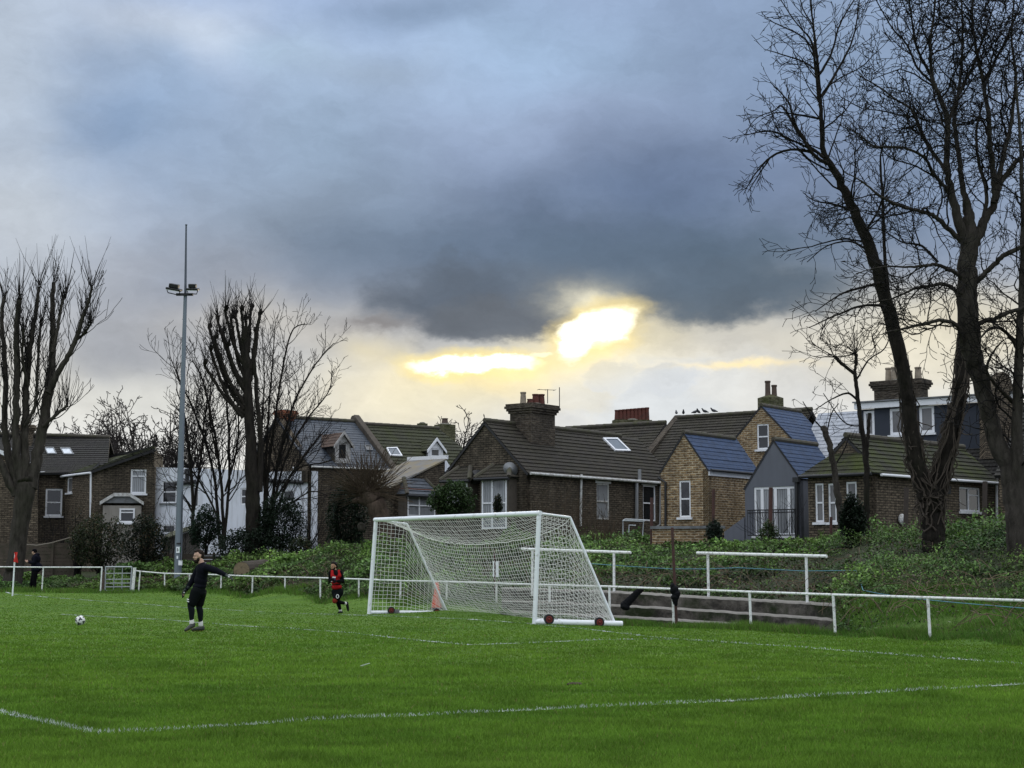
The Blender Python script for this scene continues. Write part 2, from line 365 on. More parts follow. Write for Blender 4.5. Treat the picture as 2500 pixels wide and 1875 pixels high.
# ------------------------------------------------------------------ painted pitch lines, 4 mm above the turf; worn paint
m_line, t, b = new_mat('line_paint'); pos = t.node('ShaderNodeNewGeometry').outputs['Position']
wear = t.noise(pos, 26, 4, .75); wear2 = t.noise(pos, 1.1, 2, .6)
k_ = t.math('ADD', wear, t.math('MULTIPLY', t.math('SUBTRACT', wear2, .5), 1.3))
k_ = t.mapr(k_, .42, .60, 0, .85)
setp(b, t, base=t.mix(k_, (.035, .11, .012), (.62, .68, .66)), rough=.9, spec=.1, normal=bump(t, wear, 1, .03))
LINES = {
 'goal_line': ([(-30, 1446), (25, 1450), (130, 1459.5), (348, 1475), (456, 1484), (699, 1497), (905, 1503), (1125, 1511), (1230, 1518), (1412, 1534), (1588, 1555), (1688, 1563), (1929, 1579), (2500, 1622), (2700, 1636)], .11),
 'goal_area_front': ([(150, 1500), (231, 1505), (396, 1513), (494, 1521), (630, 1531), (699, 1534), (850, 1545), (1002, 1562), (1119, 1573), (1150, 1575)], .10),
 'goal_area_side': ([(1150, 1575), (1302, 1570), (1453, 1563), (1564, 1561.5), (1660, 1561.3)], .10),
 'penalty_area_front': ([(-220, 1695), (0, 1741), (127, 1770), (240, 1794)], .10),
 'penalty_area_side': ([(240, 1794), (364, 1788), (699, 1765), (1200, 1740), (1788, 1713), (2500, 1672), (2750, 1657)], .105),
}
LINE_PTS = []
for nm, (pp, wd) in LINES.items():
    P = []
    for i in range(len(pp) - 1):      # dense, following the turf
        (x0, y0), (x1, y1) = pp[i], pp[i + 1]; n = max(3, int(abs(x1 - x0) / 15))
        for k in range(n): P.append(ground(x0 + (x1 - x0) * k / n, y0 + (y1 - y0) * k / n))
    P.append(ground(*pp[-1]))
    for _ in range(14):
        for q in P:
            z = hz(q.x, q.y); d = Vector((q.x, q.y, z)); 
            # slide along the sight line so that the point lies on the slightly uneven turf
            f = (EYE - z) / (EYE - q.z) if abs(EYE - q.z) > .05 else 1; q.x *= f; q.y *= f; q.z = z
    mb = MB(); vs = []
    for i, q in enumerate(P):
        tdir = (P[min(i + 1, len(P) - 1)] - P[max(i - 1, 0)]); tdir.z = 0; tdir.normalize(); nn = Vector((-tdir.y, tdir.x, 0)) * wd / 2
        for sgn in (-1, 1):
            v = q + nn * sgn; vs.append((v.x, v.y, hz(v.x, v.y) + .006 + .001 * list(LINES).index(nm)))
    mb.v = vs; mb.f = [(2 * i, 2 * i + 1, 2 * i + 3, 2 * i + 2) for i in range(len(P) - 1)]; mb.m = [0] * len(mb.f)
    tag(mb.build(nm, m_line), kind='structure')
    LINE_PTS.append((np.array([(q.x, q.y) for q in P]), wd))

# ------------------------------------------------------------------ the short grass itself: blades, densest where the camera is close
def vcol_mat(name, rough=.7, spec=.25, trans=.0, var=.0, gain=1.0):
    m, t, b = new_mat(name); at_ = t.node('ShaderNodeAttribute', attribute_name='tint').outputs['Color']
    setp(b, t, base=at_, rough=rough, spec=spec)
    if trans:
        tr = t.node('ShaderNodeBsdfTranslucent'); t.put(tr.inputs[0], at_); ms = t.node('ShaderNodeMixShader'); ms.inputs[0].default_value = trans
        t.l.new(b.outputs[0], ms.inputs[1]); t.l.new(tr.outputs[0], ms.inputs[2])
        t.l.new(ms.outputs[0], [n for n in t.n if n.type == 'OUTPUT_MATERIAL'][0].inputs[0])
    return m
m_leaf = vcol_mat('leaf', .6, .25, .25); m_blade = vcol_mat('blade', .75, .15, .3)
def vnoise(x, y, sc, seed):
    """smooth value noise for placing and tinting"""
    r = np.random.default_rng(seed).random((64, 64)); u, v = x / sc + 1000, y / sc + 1000
    i, j = np.floor(u).astype(int), np.floor(v).astype(int); f, g = u - i, v - j; f = f * f * (3 - 2 * f); g = g * g * (3 - 2 * g)
    q = lambda a, b: r[a % 64, b % 64]
    return (q(i, j) * (1 - f) + q(i + 1, j) * f) * (1 - g) + (q(i, j + 1) * (1 - f) + q(i + 1, j + 1) * f) * g
def near_lines(x, y):
    hit = np.zeros(len(x), bool)
    for P, wd in LINE_PTS:
        for i in range(len(P) - 1):
            a, b_ = P[i], P[i + 1]; d = b_ - a; L = d @ d
            if L < 1e-9: continue
            m = (x > min(a[0], b_[0]) - .2) & (x < max(a[0], b_[0]) + .2) & (y > min(a[1], b_[1]) - .2) & (y < max(a[1], b_[1]) + .2)
            if not m.any(): continue
            px, py = x[m] - a[0], y[m] - a[1]; tt = np.clip((px * d[0] + py * d[1]) / L, 0, 1)
            dd = np.hypot(px - tt * d[0], py - tt * d[1]); hit[np.where(m)[0][dd < wd * .55]] = True
    return hit
N = 760000
# sample screen rows evenly in 1/Y so that the count per picture area is even
iy = NR.uniform(1 / 68., 1 / 10.4, N); gy = 1 / iy; gs = np.where(NR.random(N) < .70, NR.uniform(-.345, .345, N), NR.uniform(.345, .75, N) * np.where(NR.random(N) < .5, -1, 1)); gx = gs * gy
ok = gy < fenceY_s(gs) - .15; gx, gy = gx[ok], gy[ok]; N = len(gx)
gz = height(gx, gy); hgt = NR.uniform(.025, .05, N) * np.interp(gy, [14, 45], [1, .45]) * (1 + .6 * (vnoise(gx, gy, .8, 5) - .5)); wid = np.maximum(.004, gy * .00042) * NR.uniform(.8, 1.3, N)
ang_ = NR.uniform(0, 2 * np.pi, N); lean = NR.uniform(.2, 1.0, N) * hgt; la = NR.uniform(0, 2 * np.pi, N)
root = np.stack([gx, gy, gz], -1); wv = np.stack([np.cos(ang_) * wid, np.sin(ang_) * wid, 0 * wid], -1)
tip = root + np.stack([np.cos(la) * lean, np.sin(la) * lean, hgt], -1)
V = np.stack([root - wv, root + wv, tip], 1).reshape(-1, 3)
k1 = (.55 * vnoise(gx * .8, gy, 2.6, 1) + .45 * vnoise(gx, gy, .9, 4))[:, None]; k2 = vnoise(gx * .8, gy, .33, 2)[:, None]; k3 = NR.random((N, 1))
c = np.array(G_A) * (1 - k1) + np.array(G_B) * k1; c = c * (.75 + .5 * k2); far_ = np.clip((gy - 18) / 30, 0, 1)[:, None]; c = c * (1 - (.3 - .6 * k3) * (1 - .9 * far_))
dry = (k3 > .985); c = np.where(dry, np.array([.2, .19, .07]), c)
wl = near_lines(gx, gy) & (NR.random(N) < .45); c[wl] = np.array([.62, .68, .66]) * NR.uniform(.6, 1.0, (wl.sum(), 1))
tag(mesh_np('grass', V, np.arange(3 * N).reshape(-1, 3), m_blade, cols=np.repeat(c, 3, 0)), 'short mown green turf of the football pitch', 'grass', kind='stuff')
# ------------------------------------------------------------------ house building kit
from mathutils.geometry import tessellate_polygon
def proj(p):
    d = Vector(p) - Vector((0, 0, EYE)); zc = d.y * cp + d.z * sp
    return CX + FPX * d.x / zc, CY - FPX * (-d.y * sp + d.z * cp) / zc
def extent(K, d, px):
    """length along the horizontal direction d from point K at which the point falls in column px"""
    r = (px - CX) / FPX; zc = (K.z - EYE) * sp
    return (r * (K.y * cp + zc) - K.x) / (d.x - r * d.y * cp)
def zat(py, Y):      # height of a point seen in row py (near the middle column) at distance Y
    return at(1250, py, Y).z
class UVB(MB):
    def __init__(s): super().__init__(); s.uv = []
    def uface(s, pts, uvs, mi=0): s.face(pts, mi); s.uv.append(list(uvs))
    def build(s, name, mats, parent=None, **k):
        bev = k.pop('keep', None)
        me = bpy.data.meshes.new(name); me.from_pydata(s.v, [], s.f)
        if not isinstance(mats, (list, tuple)): mats = [mats]
        for m in mats: me.materials.append(m)
        if len(mats) > 1: me.polygons.foreach_set('material_index', s.m)
        ul = me.uv_layers.new(name='metres'); flat = [c for f in s.uv for uv in f for c in uv]; ul.data.foreach_set('uv', flat); me.update()
        o = lk(bpy.data.objects.new(name, me))
        if parent is not None: o.parent = parent; o.matrix_parent_inverse = root_inv(parent)
        if k.get('label'): o['label'] = k['label']
        return o
class Face:
    """frame of a vertical wall: u along the wall to the viewer's right, z up, n towards the viewer"""
    def __init__(s, plane):
        s.pl = plane; s.n = plane.n.copy(); s.U = Vector((0, 0, 1)).cross(s.n).normalized()
        if s.U.x < 0 and abs(s.U.x) > .02: s.U = -s.U
        s.o = Vector((plane.p.x, plane.p.y, 0))
    def uz(s, p): return ((Vector(p) - s.o).dot(s.U), p[2])
    def p3(s, u, z, off=0): return s.o + s.U * u + Vector((0, 0, z)) + s.n * off
    def px(s, x, y): return s.uz(s.pl.pt(x, y))
    def rect(s, x0, y0, x1, y1):
        ym, xm = (y0 + y1) / 2, (x0 + x1) / 2
        return (s.px(x0, ym)[0], s.px(xm, y1)[1], s.px(x1, ym)[0], s.px(xm, y0)[1])     # u0, z0, u1, z1
def clip(poly, f):
    out = []
    for i in range(len(poly)):
        a, b = poly[i], poly[(i + 1) % len(poly)]; fa, fb = f(a), f(b)
        if fa >= 0: out.append(a)
        if (fa >= 0) != (fb >= 0):
            t_ = fa / (fa - fb); out.append(tuple(a[k] + (b[k] - a[k]) * t_ for k in range(2)))
    return out
def wall(parent, F, outline, mat, wins=(), depth=.11, name='wall', label=None):
    """outline: (u,z) list; wins: (u0,z0,u1,z1) openings; real openings with reveals"""
    loops = [[Vector((u, z, 0)) for u, z in outline]] + [[Vector((a, b, 0)), Vector((c, b, 0)), Vector((c, d, 0)), Vector((a, d, 0))] for a, b, c, d in wins]
    flat = [p for l in loops for p in l]; B_ = UVB()
    if not wins:
        for t3 in tessellate_polygon(loops): B_.uface([F.p3(flat[i].x, flat[i].y) for i in t3], [(flat[i].x, flat[i].y) for i in t3])
    else:       # vertical strips between the edges of the openings
        us = sorted({a for w_ in wins for a in (w_[0], w_[2])} | {min(q[0] for q in outline), max(q[0] for q in outline)})
        for ua, ub in zip(us[:-1], us[1:]):
            if ub - ua < 1e-4: continue
            s_ = clip(clip(list(outline), lambda p: p[0] - ua), lambda p: ub - p[0]); hs = sorted((w_[1], w_[3]) for w_ in wins if w_[0] < (ua + ub) / 2 < w_[2]); lo = -1e3
            for za, zb in hs + [(1e3, 1e3)]:
                if len(s_) >= 3:
                    q = clip(clip(s_, lambda p: p[1] - lo), lambda p: za - p[1])
                    if len(q) >= 3: B_.uface([F.p3(*p) for p in q], q)
                lo = zb
    for l in loops:
        n = len(l)
        for i in range(n):
            a, b = l[i], l[(i + 1) % n]; dd = depth if l is not loops[0] else .25
            B_.uface([F.p3(a.x, a.y), F.p3(b.x, b.y), F.p3(b.x, b.y, -dd), F.p3(a.x, a.y, -dd)], [(a.x, a.y), (b.x, b.y), (b.x + dd * .5, b.y + dd), (a.x + dd * .5, a.y + dd)])
    return B_.build(name, mat, parent, label=label)
def fbox(mb, F, u0, z0, u1, z1, o0, o1, mi=0):
    mb.slab([F.p3(u0, z0, o0), F.p3(u1, z0, o0), F.p3(u1, z1, o0), F.p3(u0, z1, o0)], F.n * (o1 - o0), mi)
def window(parent, F, r, style='sash', frame=None, glass=None, sill=None, w=.07, depth=.085, name='window', bars=None, lintel=None, label=None):
    frame = frame or MT['upvc']; glass = glass or MT['glass']
    u0, z0, u1, z1 = r; W, Hh = u1 - u0, z1 - z0; mb = MB(); d0, d1 = -depth, -depth + .055
    fbox(mb, F, u0 + .002, z0 + .002, u0 + w, z1 - .002, d0, d1); fbox(mb, F, u1 - w, z0 + .002, u1 - .002, z1 - .002, d0, d1)
    fbox(mb, F, u0 + w, z0 + .002, u1 - w, z0 + w, d0, d1); fbox(mb, F, u0 + w, z1 - w, u1 - w, z1 - .002, d0, d1)
    H_, V_ = [], []
    if style == 'sash': H_ = [.5]
    elif style == 'top': H_ = [.72]
    elif style == 'case2': V_ = [.5]
    elif style == 'case3': V_ = [.46]; fbox(mb, F, u0 + W * .46 + .03, z0 + Hh * .66, u1 - w, z0 + Hh * .66 + .05, d0 + .004, d1 - .004)
    elif style == 'french': V_ = [.19, .5, .81]
    elif style == 'bay': V_ = [.42]; H_ = [.5]
    for h in H_: fbox(mb, F, u0 + w, z0 + Hh * h - .03, u1 - w, z0 + Hh * h + .03, d0 + .002, d1 + .012)
    for v in V_:
        k = .06 if style == 'french' else .035
        fbox(mb, F, u0 + W * v - k, z0 + w, u0 + W * v + k, z1 - w, d0 + .003, d1 + .006)
    o = mb.build(name, frame, parent, label=label)
    pb = UVB(); q = [(u0 + w * .5, z0 + w * .5), (u1 - w * .5, z0 + w * .5), (u1 - w * .5, z1 - w * .5), (u0 + w * .5, z1 - w * .5)]
    pb.uface([F.p3(a, b, d0 + .02) for a, b in q], q); pb.build('pane', glass, o)
    if sill:
        sb = MB(); fbox(sb, F, u0 - .08, z0 - .09, u1 + .08, z0 - .004, -.04, .09); sb.build('sill', sill, o)
    if lintel:
        sb = MB(); fbox(sb, F, u0 - .1, z1 + .004, u1 + .1, z1 + .2, -.05, .025); sb.build('lintel', lintel, o)
    return o
def roof(parent, polys, mat, course=.235, lip=.036, thick=.10, name='roof', ridge=None, label=None, seed=1):
    """polys: list of convex world-space polygons, each one roof slope; laid in overlapping courses"""
    B_ = UVB(); rr = random.Random(seed)
    for poly in polys:
        poly = [Vector(p) for p in poly]; n = (poly[1] - poly[0]).cross(poly[2] - poly[0]).normalized()
        if n.z < 0: n = -n
        U = Vector((0, 0, 1)).cross(n)
        U = U.normalized() if U.length > 1e-4 else Vector((1, 0, 0)); Vv = n.cross(U).normalized()
        if Vv.z < 0: Vv = -Vv
        o = poly[0]; q = [((p - o).dot(U), (p - o).dot(Vv)) for p in poly]
        v0, v1 = min(a[1] for a in q), max(a[1] for a in q); k = 0
        while v0 + k * course < v1 - 1e-4:
            a, b = v0 + k * course, min(v0 + (k + 1) * course, v1)
            s_ = clip(clip(q, lambda p: p[1] - a), lambda p: b - p[1])
            if len(s_) >= 3:
                jt = rr.uniform(-.004, .004)
                P3 = [o + U * u + Vv * v + n * (lip * (1 - (v - a) / course) + jt + .003) for u, v in s_]
                B_.uface(P3, [(u, v) for u, v in s_])
                for i in range(len(s_)):       # the lower edge of the course
                    j = (i + 1) % len(s_)
                    if abs(s_[i][1] - a) < 1e-5 and abs(s_[j][1] - a) < 1e-5:
                        B_.uface([P3[i], P3[j], P3[j] - n * (lip + .01), P3[i] - n * (lip + .01)], [s_[i], s_[j], s_[j], s_[i]])
            k += 1
        m = len(poly); dn = -n * thick; base = [(p, qq) for p, qq in zip(poly, q)]
        B_.uface([p + dn for p, _ in base], [qq for _, qq in base])
        for i in range(m):
            j = (i + 1) % m; a, b = base[i], base[j]
            B_.uface([a[0], b[0], b[0] + dn, a[0] + dn], [a[1], b[1], b[1], a[1]], 1)
    r = B_.build(name, [mat, MT['edge']], parent, label=label)
    if ridge:
        for a, b in ridge:
            mb = MB(); a, b = Vector(a), Vector(b); n_ = max(2, int((b - a).length / .45)); P_, R_ = [], []
            for i in range(n_):
                P_ += [a.lerp(b, i / n_), a.lerp(b, (i + .97) / n_)]; R_ += [.100, .114]
            mb.tube(P_, R_, 8); mb.build('ridge_tile', RIDGE_MAT[0] or mat, r)
    return r
RIDGE_MAT = [None]
ROW_A, ROW_B = Vector((-.797, .603, 0)), Vector((.603, .797, 0))
class Block:
    """gabled block: corner K, width W along A (towards the viewer's left), length L along B (away)"""
    def __init__(s, K, W, L, z0, ze, zr, A=ROW_A, B=ROW_B, frac=.5, zl=None):
        s.K = Vector((K.x, K.y, 0)); s.W, s.L, s.z0, s.ze, s.zr, s.A, s.B, s.frac = W, L, z0, ze, zr, A, B, frac; s.zl = ze if zl is None else zl
        s.g = Face(wall_plane(s.K, s.K + A)); s.s = Face(wall_plane(s.K, s.K + B))
    def P(s, a, b, z): return s.K + s.A * a + s.B * b + Vector((0, 0, z))
    def gable(s): return [s.g.uz(p) for p in (s.P(0, 0, s.z0), s.P(0, 0, s.ze), s.P(s.W * s.frac, 0, s.zr), s.P(s.W, 0, s.zl), s.P(s.W, 0, s.z0))]
    def side(s): return [s.s.uz(p) for p in (s.P(0, 0, s.z0), s.P(0, s.L, s.z0), s.P(0, s.L, s.ze), s.P(0, 0, s.ze))]
    def closing(s, parent, mat):
        mb = UVB(); q = [s.P(s.W, 0, s.z0), s.P(s.W, s.L, s.z0), s.P(s.W, s.L, s.zl), s.P(s.W, 0, s.zl)]
        mb.uface(q, [(0, s.z0), (s.L, s.z0), (s.L, s.zl), (0, s.zl)])
        q = [s.P(0, s.L, s.z0), s.P(0, s.L, s.ze), s.P(s.W * s.frac, s.L, s.zr), s.P(s.W, s.L, s.zl), s.P(s.W, s.L, s.z0)]
        mb.uface(q, [(0, s.z0), (0, s.ze), (s.W * s.frac, s.zr), (s.W, s.zl), (s.W, s.z0)]); return mb.build('rear_wall', mat, parent)
    def slopes(s, ov=.10, eo=.14, f0=-.08, right=True, left=True, cut=0):
        hr = s.W * s.frac; kr = (s.zr - s.ze) / hr; hl = s.W - hr; kl = (s.zr - s.zl) / hl; out = []
        if right: out.append([s.P(-eo, f0, s.ze - eo * kr + .02), s.P(-eo, s.L + cut, s.ze - eo * kr + .02), s.P(hr, s.L + cut, s.zr + .02), s.P(hr, f0, s.zr + .02)])
        if left: out.append([s.P(s.W + eo, f0, s.zl - eo * kl + .02), s.P(hr, f0, s.zr + .02), s.P(hr, s.L + cut, s.zr + .02), s.P(s.W + eo, s.L + cut, s.zl - eo * kl + .02)])
        return out
    def ridge(s, f0=-.06): return (s.P(s.W * s.frac, f0, s.zr + .07), s.P(s.W * s.frac, s.L, s.zr + .07))
def chimney(parent, c, w, d, z0, z1, ang, mat, pots=(), potmat=None, corbel=True, name='chimney'):
    R_ = Matrix.Rotation(ang, 3, 'Z'); mb = UVB(); c = Vector(c)
    def ubox(w_, d_, a, b):
        P = [(R_ @ Vector((x * w_ / 2, y * d_ / 2, 0))) for x, y in ((-1,-1),(1,-1),(1,1),(-1,1))]; P = [Vector((c.x + p.x, c.y + p.y, 0)) for p in P]
        for i in range(4):
            j = (i + 1) % 4; l = (P[j] - P[i]).length
            mb.uface([P[i] + Vector((0,0,a)), P[j] + Vector((0,0,a)), P[j] + Vector((0,0,b)), P[i] + Vector((0,0,b))], [(i * .7, a), (i * .7 + l, a), (i * .7 + l, b), (i * .7, b)])
        mb.uface([p + Vector((0,0,b)) for p in P], [(p.x, p.y) for p in P]); mb.uface([p + Vector((0,0,a)) for p in P[::-1]], [(p.x, p.y) for p in P])
    h = z1 - z0
    if corbel:
        ubox(w, d, z0, z1 - .42)
        for i, k in enumerate((.06, .12, .18, .14)): ubox(w + k * 2, d + k * 2, z1 - .42 + i * .105, z1 - .42 + (i + 1) * .105 - .001)
    else: ubox(w, d, z0, z1)
    o = mb.build(name, mat, parent)
    fl = MB(); fl.lathe((c.x, c.y, z1), [(min(w, d) * .55, 0), (min(w, d) * .3, .08)], 8); fl.build('flaunching', MT['mortar'], o)
    for (dx, dy, r0, hh, *mm) in pots:
        p = R_ @ Vector((dx, dy, 0)); pb = MB(); r1 = r0 * .82
        pb.lathe((c.x + p.x, c.y + p.y, z1 + .03), [(r0 * 1.05, 0), (r0, .06), (r1, hh * .85), (r1 * 1.18, hh * .88), (r1 * 1.18, hh), (r1 * .8, hh), (r1 * .7, hh * .6)], 12)
        pb.build('chimney_pot', mm[0] if mm else potmat, o)
    return o
def pipe(parent, F, pts, r=.05, mat=None, off=.07, name='drainpipe'):
    mb = MB(); mb.tube([F.p3(*F.px(x, y), off) for x, y in pts], r, 8); return mb.build(name, mat or MT['upvc'], parent)
def gutter(parent, a, b, mat=None, r=.06, name='gutter'):
    mb = MB(); mb.tube([a, b], r, 8); return mb.build(name, mat or MT['upvc'], parent)

# ------------------------------------------------------------------ house materials
def brick_mat(name, c1, c2, mortar, stain=(.02, .02, .016), stain_amt=.6, row=.095, moss=None):
    m, t, b = new_mat(name); uv = t.node('ShaderNodeUVMap', uv_map='metres').outputs[0]
    bt = t.node('ShaderNodeTexBrick'); t.put(bt.inputs['Vector'], uv); bt.offset = .5
    for k, v in (('Scale', 1.0), ('Mortar Size', .020), ('Mortar Smooth', .3), ('Bias', 0), ('Brick Width', .285), ('Row Height', row)): bt.inputs[k].default_value = v
    t.put(bt.inputs['Color1'], c1); t.put(bt.inputs['Color2'], c2); t.put(bt.inputs['Mortar'], mortar)
    pos = t.node('ShaderNodeNewGeometry').outputs['Position']
    fl = t.noise(t.mapping(uv, scale=(3.5, 10.5, 1)), 1.0, 2, .85)              # brick to brick differences
    c = t.mix(t.mapr(fl, .34, .66, 0, 1), t.mix(1, bt.outputs[0], (.45, .43, .42), 'MULTIPLY'), t.mix(1, bt.outputs[0], (1.75, 1.72, 1.62), 'MULTIPLY'))
    st = t.noise(pos, .9, 6, .65); c = t.mix(t.mapr(st, .40, .72, 0, stain_amt), c, stain)
    st2 = t.noise(t.mapping(pos, scale=(3, 3, .5)), 1.2, 4, .6); c = t.mix(t.mapr(st2, .5, .75, 0, .30), c, tuple(x * 1.5 for x in c1))
    if moss: c = t.mix(t.mapr(t.noise(pos, 1.6, 6, .7), .5, .68, 0, .8), c, moss)
    setp(b, t, base=c, rough=.92, spec=.15, normal=bump(t, t.math('ADD', bt.outputs[1], t.noise(pos, 60, 3)), .6, -.02)); return m
def tile_mat(name, c1, c2, moss, moss_amt=.5, tw=.3, rough=.8, spec=.25, streak=.3, wave=True, bumps=.5):
    m, t, b = new_mat(name); uv = t.node('ShaderNodeUVMap', uv_map='metres').outputs[0]; pos = t.node('ShaderNodeNewGeometry').outputs['Position']
    cell = t.node('ShaderNodeTexBrick'); t.put(cell.inputs['Vector'], uv); cell.offset = .5 if not wave else .0
    for k, v in (('Scale', 1.0), ('Mortar Size', .008), ('Mortar Smooth', .4), ('Bias', 0), ('Brick Width', tw), ('Row Height', .31)): cell.inputs[k].default_value = v
    t.put(cell.inputs['Color1'], c1); t.put(cell.inputs['Color2'], c2); t.put(cell.inputs['Mortar'], tuple(x * .45 for x in c1))
    fl = t.noise(t.mapping(uv, scale=(1 / tw, 3.2, 1)), 1.3, 3, .7); c = t.mix(t.mapr(fl, .3, .7, 0, 1), t.mix(1, cell.outputs[0], (.66, .66, .66), 'MULTIPLY'), t.mix(1, cell.outputs[0], (1.35, 1.33, 1.3), 'MULTIPLY'))
    mo = t.noise(pos, 1.1, 7, .7); c = t.mix(t.mapr(mo, .42, .66, 0, moss_amt), c, moss)
    li = t.noise(pos, 5.5, 4, .7); c = t.mix(t.mapr(li, .64, .74, 0, streak), c, (.28, .27, .22))
    h = t.math('ADD', cell.outputs[1], t.noise(pos, 30, 3))
    if wave:
        sx_ = t.node('ShaderNodeSeparateXYZ'); t.l.new(uv, sx_.inputs[0]); h = t.math('ADD', h, t.math('SINE', t.math('MULTIPLY', sx_.outputs[0], 2 * math.pi / .15)))
    setp(b, t, base=c, rough=rough, spec=spec, normal=bump(t, h, bumps, -.015)); return m
def glass_mat(name, tone=(.012, .014, .016), rough=.06, curtain=None, folds=True):
    m, t, b = new_mat(name); uv = t.node('ShaderNodeUVMap', uv_map='metres').outputs[0]; c = tone
    n = t.noise(uv, 1.7, 3); c = t.mix(n, tuple(x * .4 for x in tone), tuple(x * 2.0 for x in tone))
    if curtain:
        wv = t.node('ShaderNodeTexWave'); t.put(wv.inputs[0], uv); wv.inputs['Scale'].default_value = 3.2; wv.inputs['Distortion'].default_value = 2.5; wv.inputs['Detail'].default_value = 2
        f = t.mix(wv.outputs[1] if folds else t.noise(uv, 1.1, 3), tuple(x * .5 for x in curtain), curtain); c = t.mix(t.mapr(t.noise(uv, .8, 2), .3, .45, .15, .9), c, f)
    setp(b, t, base=c, rough=rough, spec=.6, normal=bump(t, t.noise(uv, 2.5, 1), .05, .02)); return m
def render_mat(name, col, stain, amt=.4, rough=.85):
    m, t, b = new_mat(name); pos = t.node('ShaderNodeNewGeometry').outputs['Position']
    n = t.noise(pos, 1.3, 6, .6); run = t.noise(t.mapping(pos, scale=(4, 4, .35)), 1.3, 5, .65)
    c = t.mix(n, tuple(x * .88 for x in col), tuple(min(1, x * 1.1) for x in col)); c = t.mix(t.mapr(run, .48, .75, 0, amt), c, stain)
    setp(b, t, base=c, rough=rough, spec=.2, normal=bump(t, t.noise(pos, 45, 4), .25, .01)); return m
MT = {}
MT['upvc'] = mat_plain('white_frame_paint', (.80, .82, .85), .4, .08, 3, dirt=(.3, .3, .28), dirt_amt=.2)
MT['oldpaint'] = mat_plain('weathered_white_paint', (.6, .61, .6), .6, .15, 3, dirt=(.2, .17, .13), dirt_amt=.7, dirt_scale=6)
MT['edge'] = mat_plain('roof_edge', (.030, .030, .032), .8, .3, 5); MT['bayside'] = mat_plain('grimy_bay_render', (.085, .072, .058), .9, .4, 3, dirt=(.03, .027, .022)); MT['glass'] = glass_mat('window_glass'); MT['glass_blue'] = glass_mat('rooflight_glass', (.05, .075, .10), .03)
MT['net'] = glass_mat('window_with_net_curtain', (.03, .035, .04), .15, (.34, .36, .38)); MT['blind'] = glass_mat('window_with_pale_blind', (.05, .05, .055), .15, (.20, .20, .20), False)
MT['mortar'] = mat_plain('old_mortar', (.16, .155, .13), .95, .3, 8, dirt=(.05, .06, .02))
MT['stock'] = brick_mat('sooty_stock_brick', (.124, .104, .080), (.090, .076, .059), (.034, .030, .025), (.030, .027, .022), .72)
MT['brown'] = brick_mat('brown_stock_brick', (.155, .128, .096), (.116, .097, .073), (.040, .035, .029), (.045, .038, .03), .5)
MT['yellow'] = brick_mat('new_yellow_stock_brick', (.245, .168, .088), (.150, .100, .056), (.37, .32, .24), (.06, .042, .028), .55)
MT['redbrick'] = brick_mat('red_brick', (.24, .07, .035), (.18, .055, .03), (.2, .14, .1), (.05, .03, .02), .5)
MT['sootdark'] = brick_mat('blackened_chimney_brick', (.075, .062, .048), (.055, .047, .038), (.09, .08, .07), (.016, .015, .013), .7)
MT['greenbrick'] = brick_mat('algae_covered_brick', (.10, .098, .055), (.075, .078, .045), (.13, .125, .09), (.03, .038, .014), .6, moss=(.045, .055, .014))
MT['tile_brown'] = tile_mat('brown_concrete_tile', (.042, .037, .030), (.033, .030, .025), (.046, .044, .022), .45)
MT['tile_dark'] = tile_mat('dark_concrete_tile', (.033, .031, .030), (.027, .026, .025), (.034, .036, .022), .35)
MT['tile_green'] = tile_mat('mossy_green_tile', (.042, .044, .028), (.034, .036, .023), (.042, .050, .015), .8)
MT['tile_moss'] = tile_mat('heavily_mossed_tile', (.036, .036, .025), (.029, .030, .021), (.046, .060, .009), .9)
MT['slate'] = tile_mat('blue_grey_slate', (.052, .066, .088), (.040, .052, .070), (.05, .05, .045), .3, tw=.25, rough=.55, spec=.4, wave=False, bumps=.25)
MT['blue'] = tile_mat('new_blue_slate', (.028, .058, .130), (.021, .046, .106), (.018, .030, .055), .3, tw=.3, rough=.62, spec=.3, streak=.05, wave=False, bumps=.2)
MT['pale'] = tile_mat('pale_grey_slate', (.36, .39, .44), (.31, .34, .39), (.26, .28, .30), .3, tw=.3, rough=.5, spec=.4, streak=.1, wave=False, bumps=.25)
MT['lead'] = mat_plain('lead_flashing', (.17, .18, .19), .55, .3, 5, dirt=(.07, .07, .06))
MT['felt'] = mat_plain('grey_roof_felt', (.15, .15, .15), .8, .4, 2.2, dirt=(.22, .17, .075), dirt_scale=1.4, dirt_amt=.9)
MT['white'] = render_mat('white_render', (.80, .84, .92), (.34, .35, .35), .45)
MT['grey'] = render_mat('grey_render', (.135, .145, .17), (.09, .095, .105), .35)
MT['slab'] = render_mat('dark_grey_cladding', (.046, .054, .07), (.034, .038, .045), .3)
MT['cream'] = render_mat('dull_cream_render', (.30, .28, .25), (.13, .12, .10), .6)
MT['black'] = mat_plain('black_pipe_plastic', (.018, .019, .021), .45, .2, 5)
MT['pot'] = mat_plain('red_clay_pot', (.105, .032, .022), .8, .35, 5, dirt=(.04, .03, .025), dirt_amt=.6)
MT['potbuff'] = mat_plain('buff_clay_pot', (.30, .25, .19), .85, .3, 5, dirt=(.08, .07, .06), dirt_amt=.8)
MT['potdark'] = mat_plain('sooty_clay_pot', (.09, .065, .05), .85, .3, 5)
MT['metal'] = mat_plain('dull_aluminium', (.32, .33, .34), .45, .2, 8, metal=.6)
RIDGE_MAT[0] = mat_plain('ridge_tile_clay', (.07, .062, .05), .85, .35, 4, dirt=(.05, .055, .02), dirt_amt=.7)
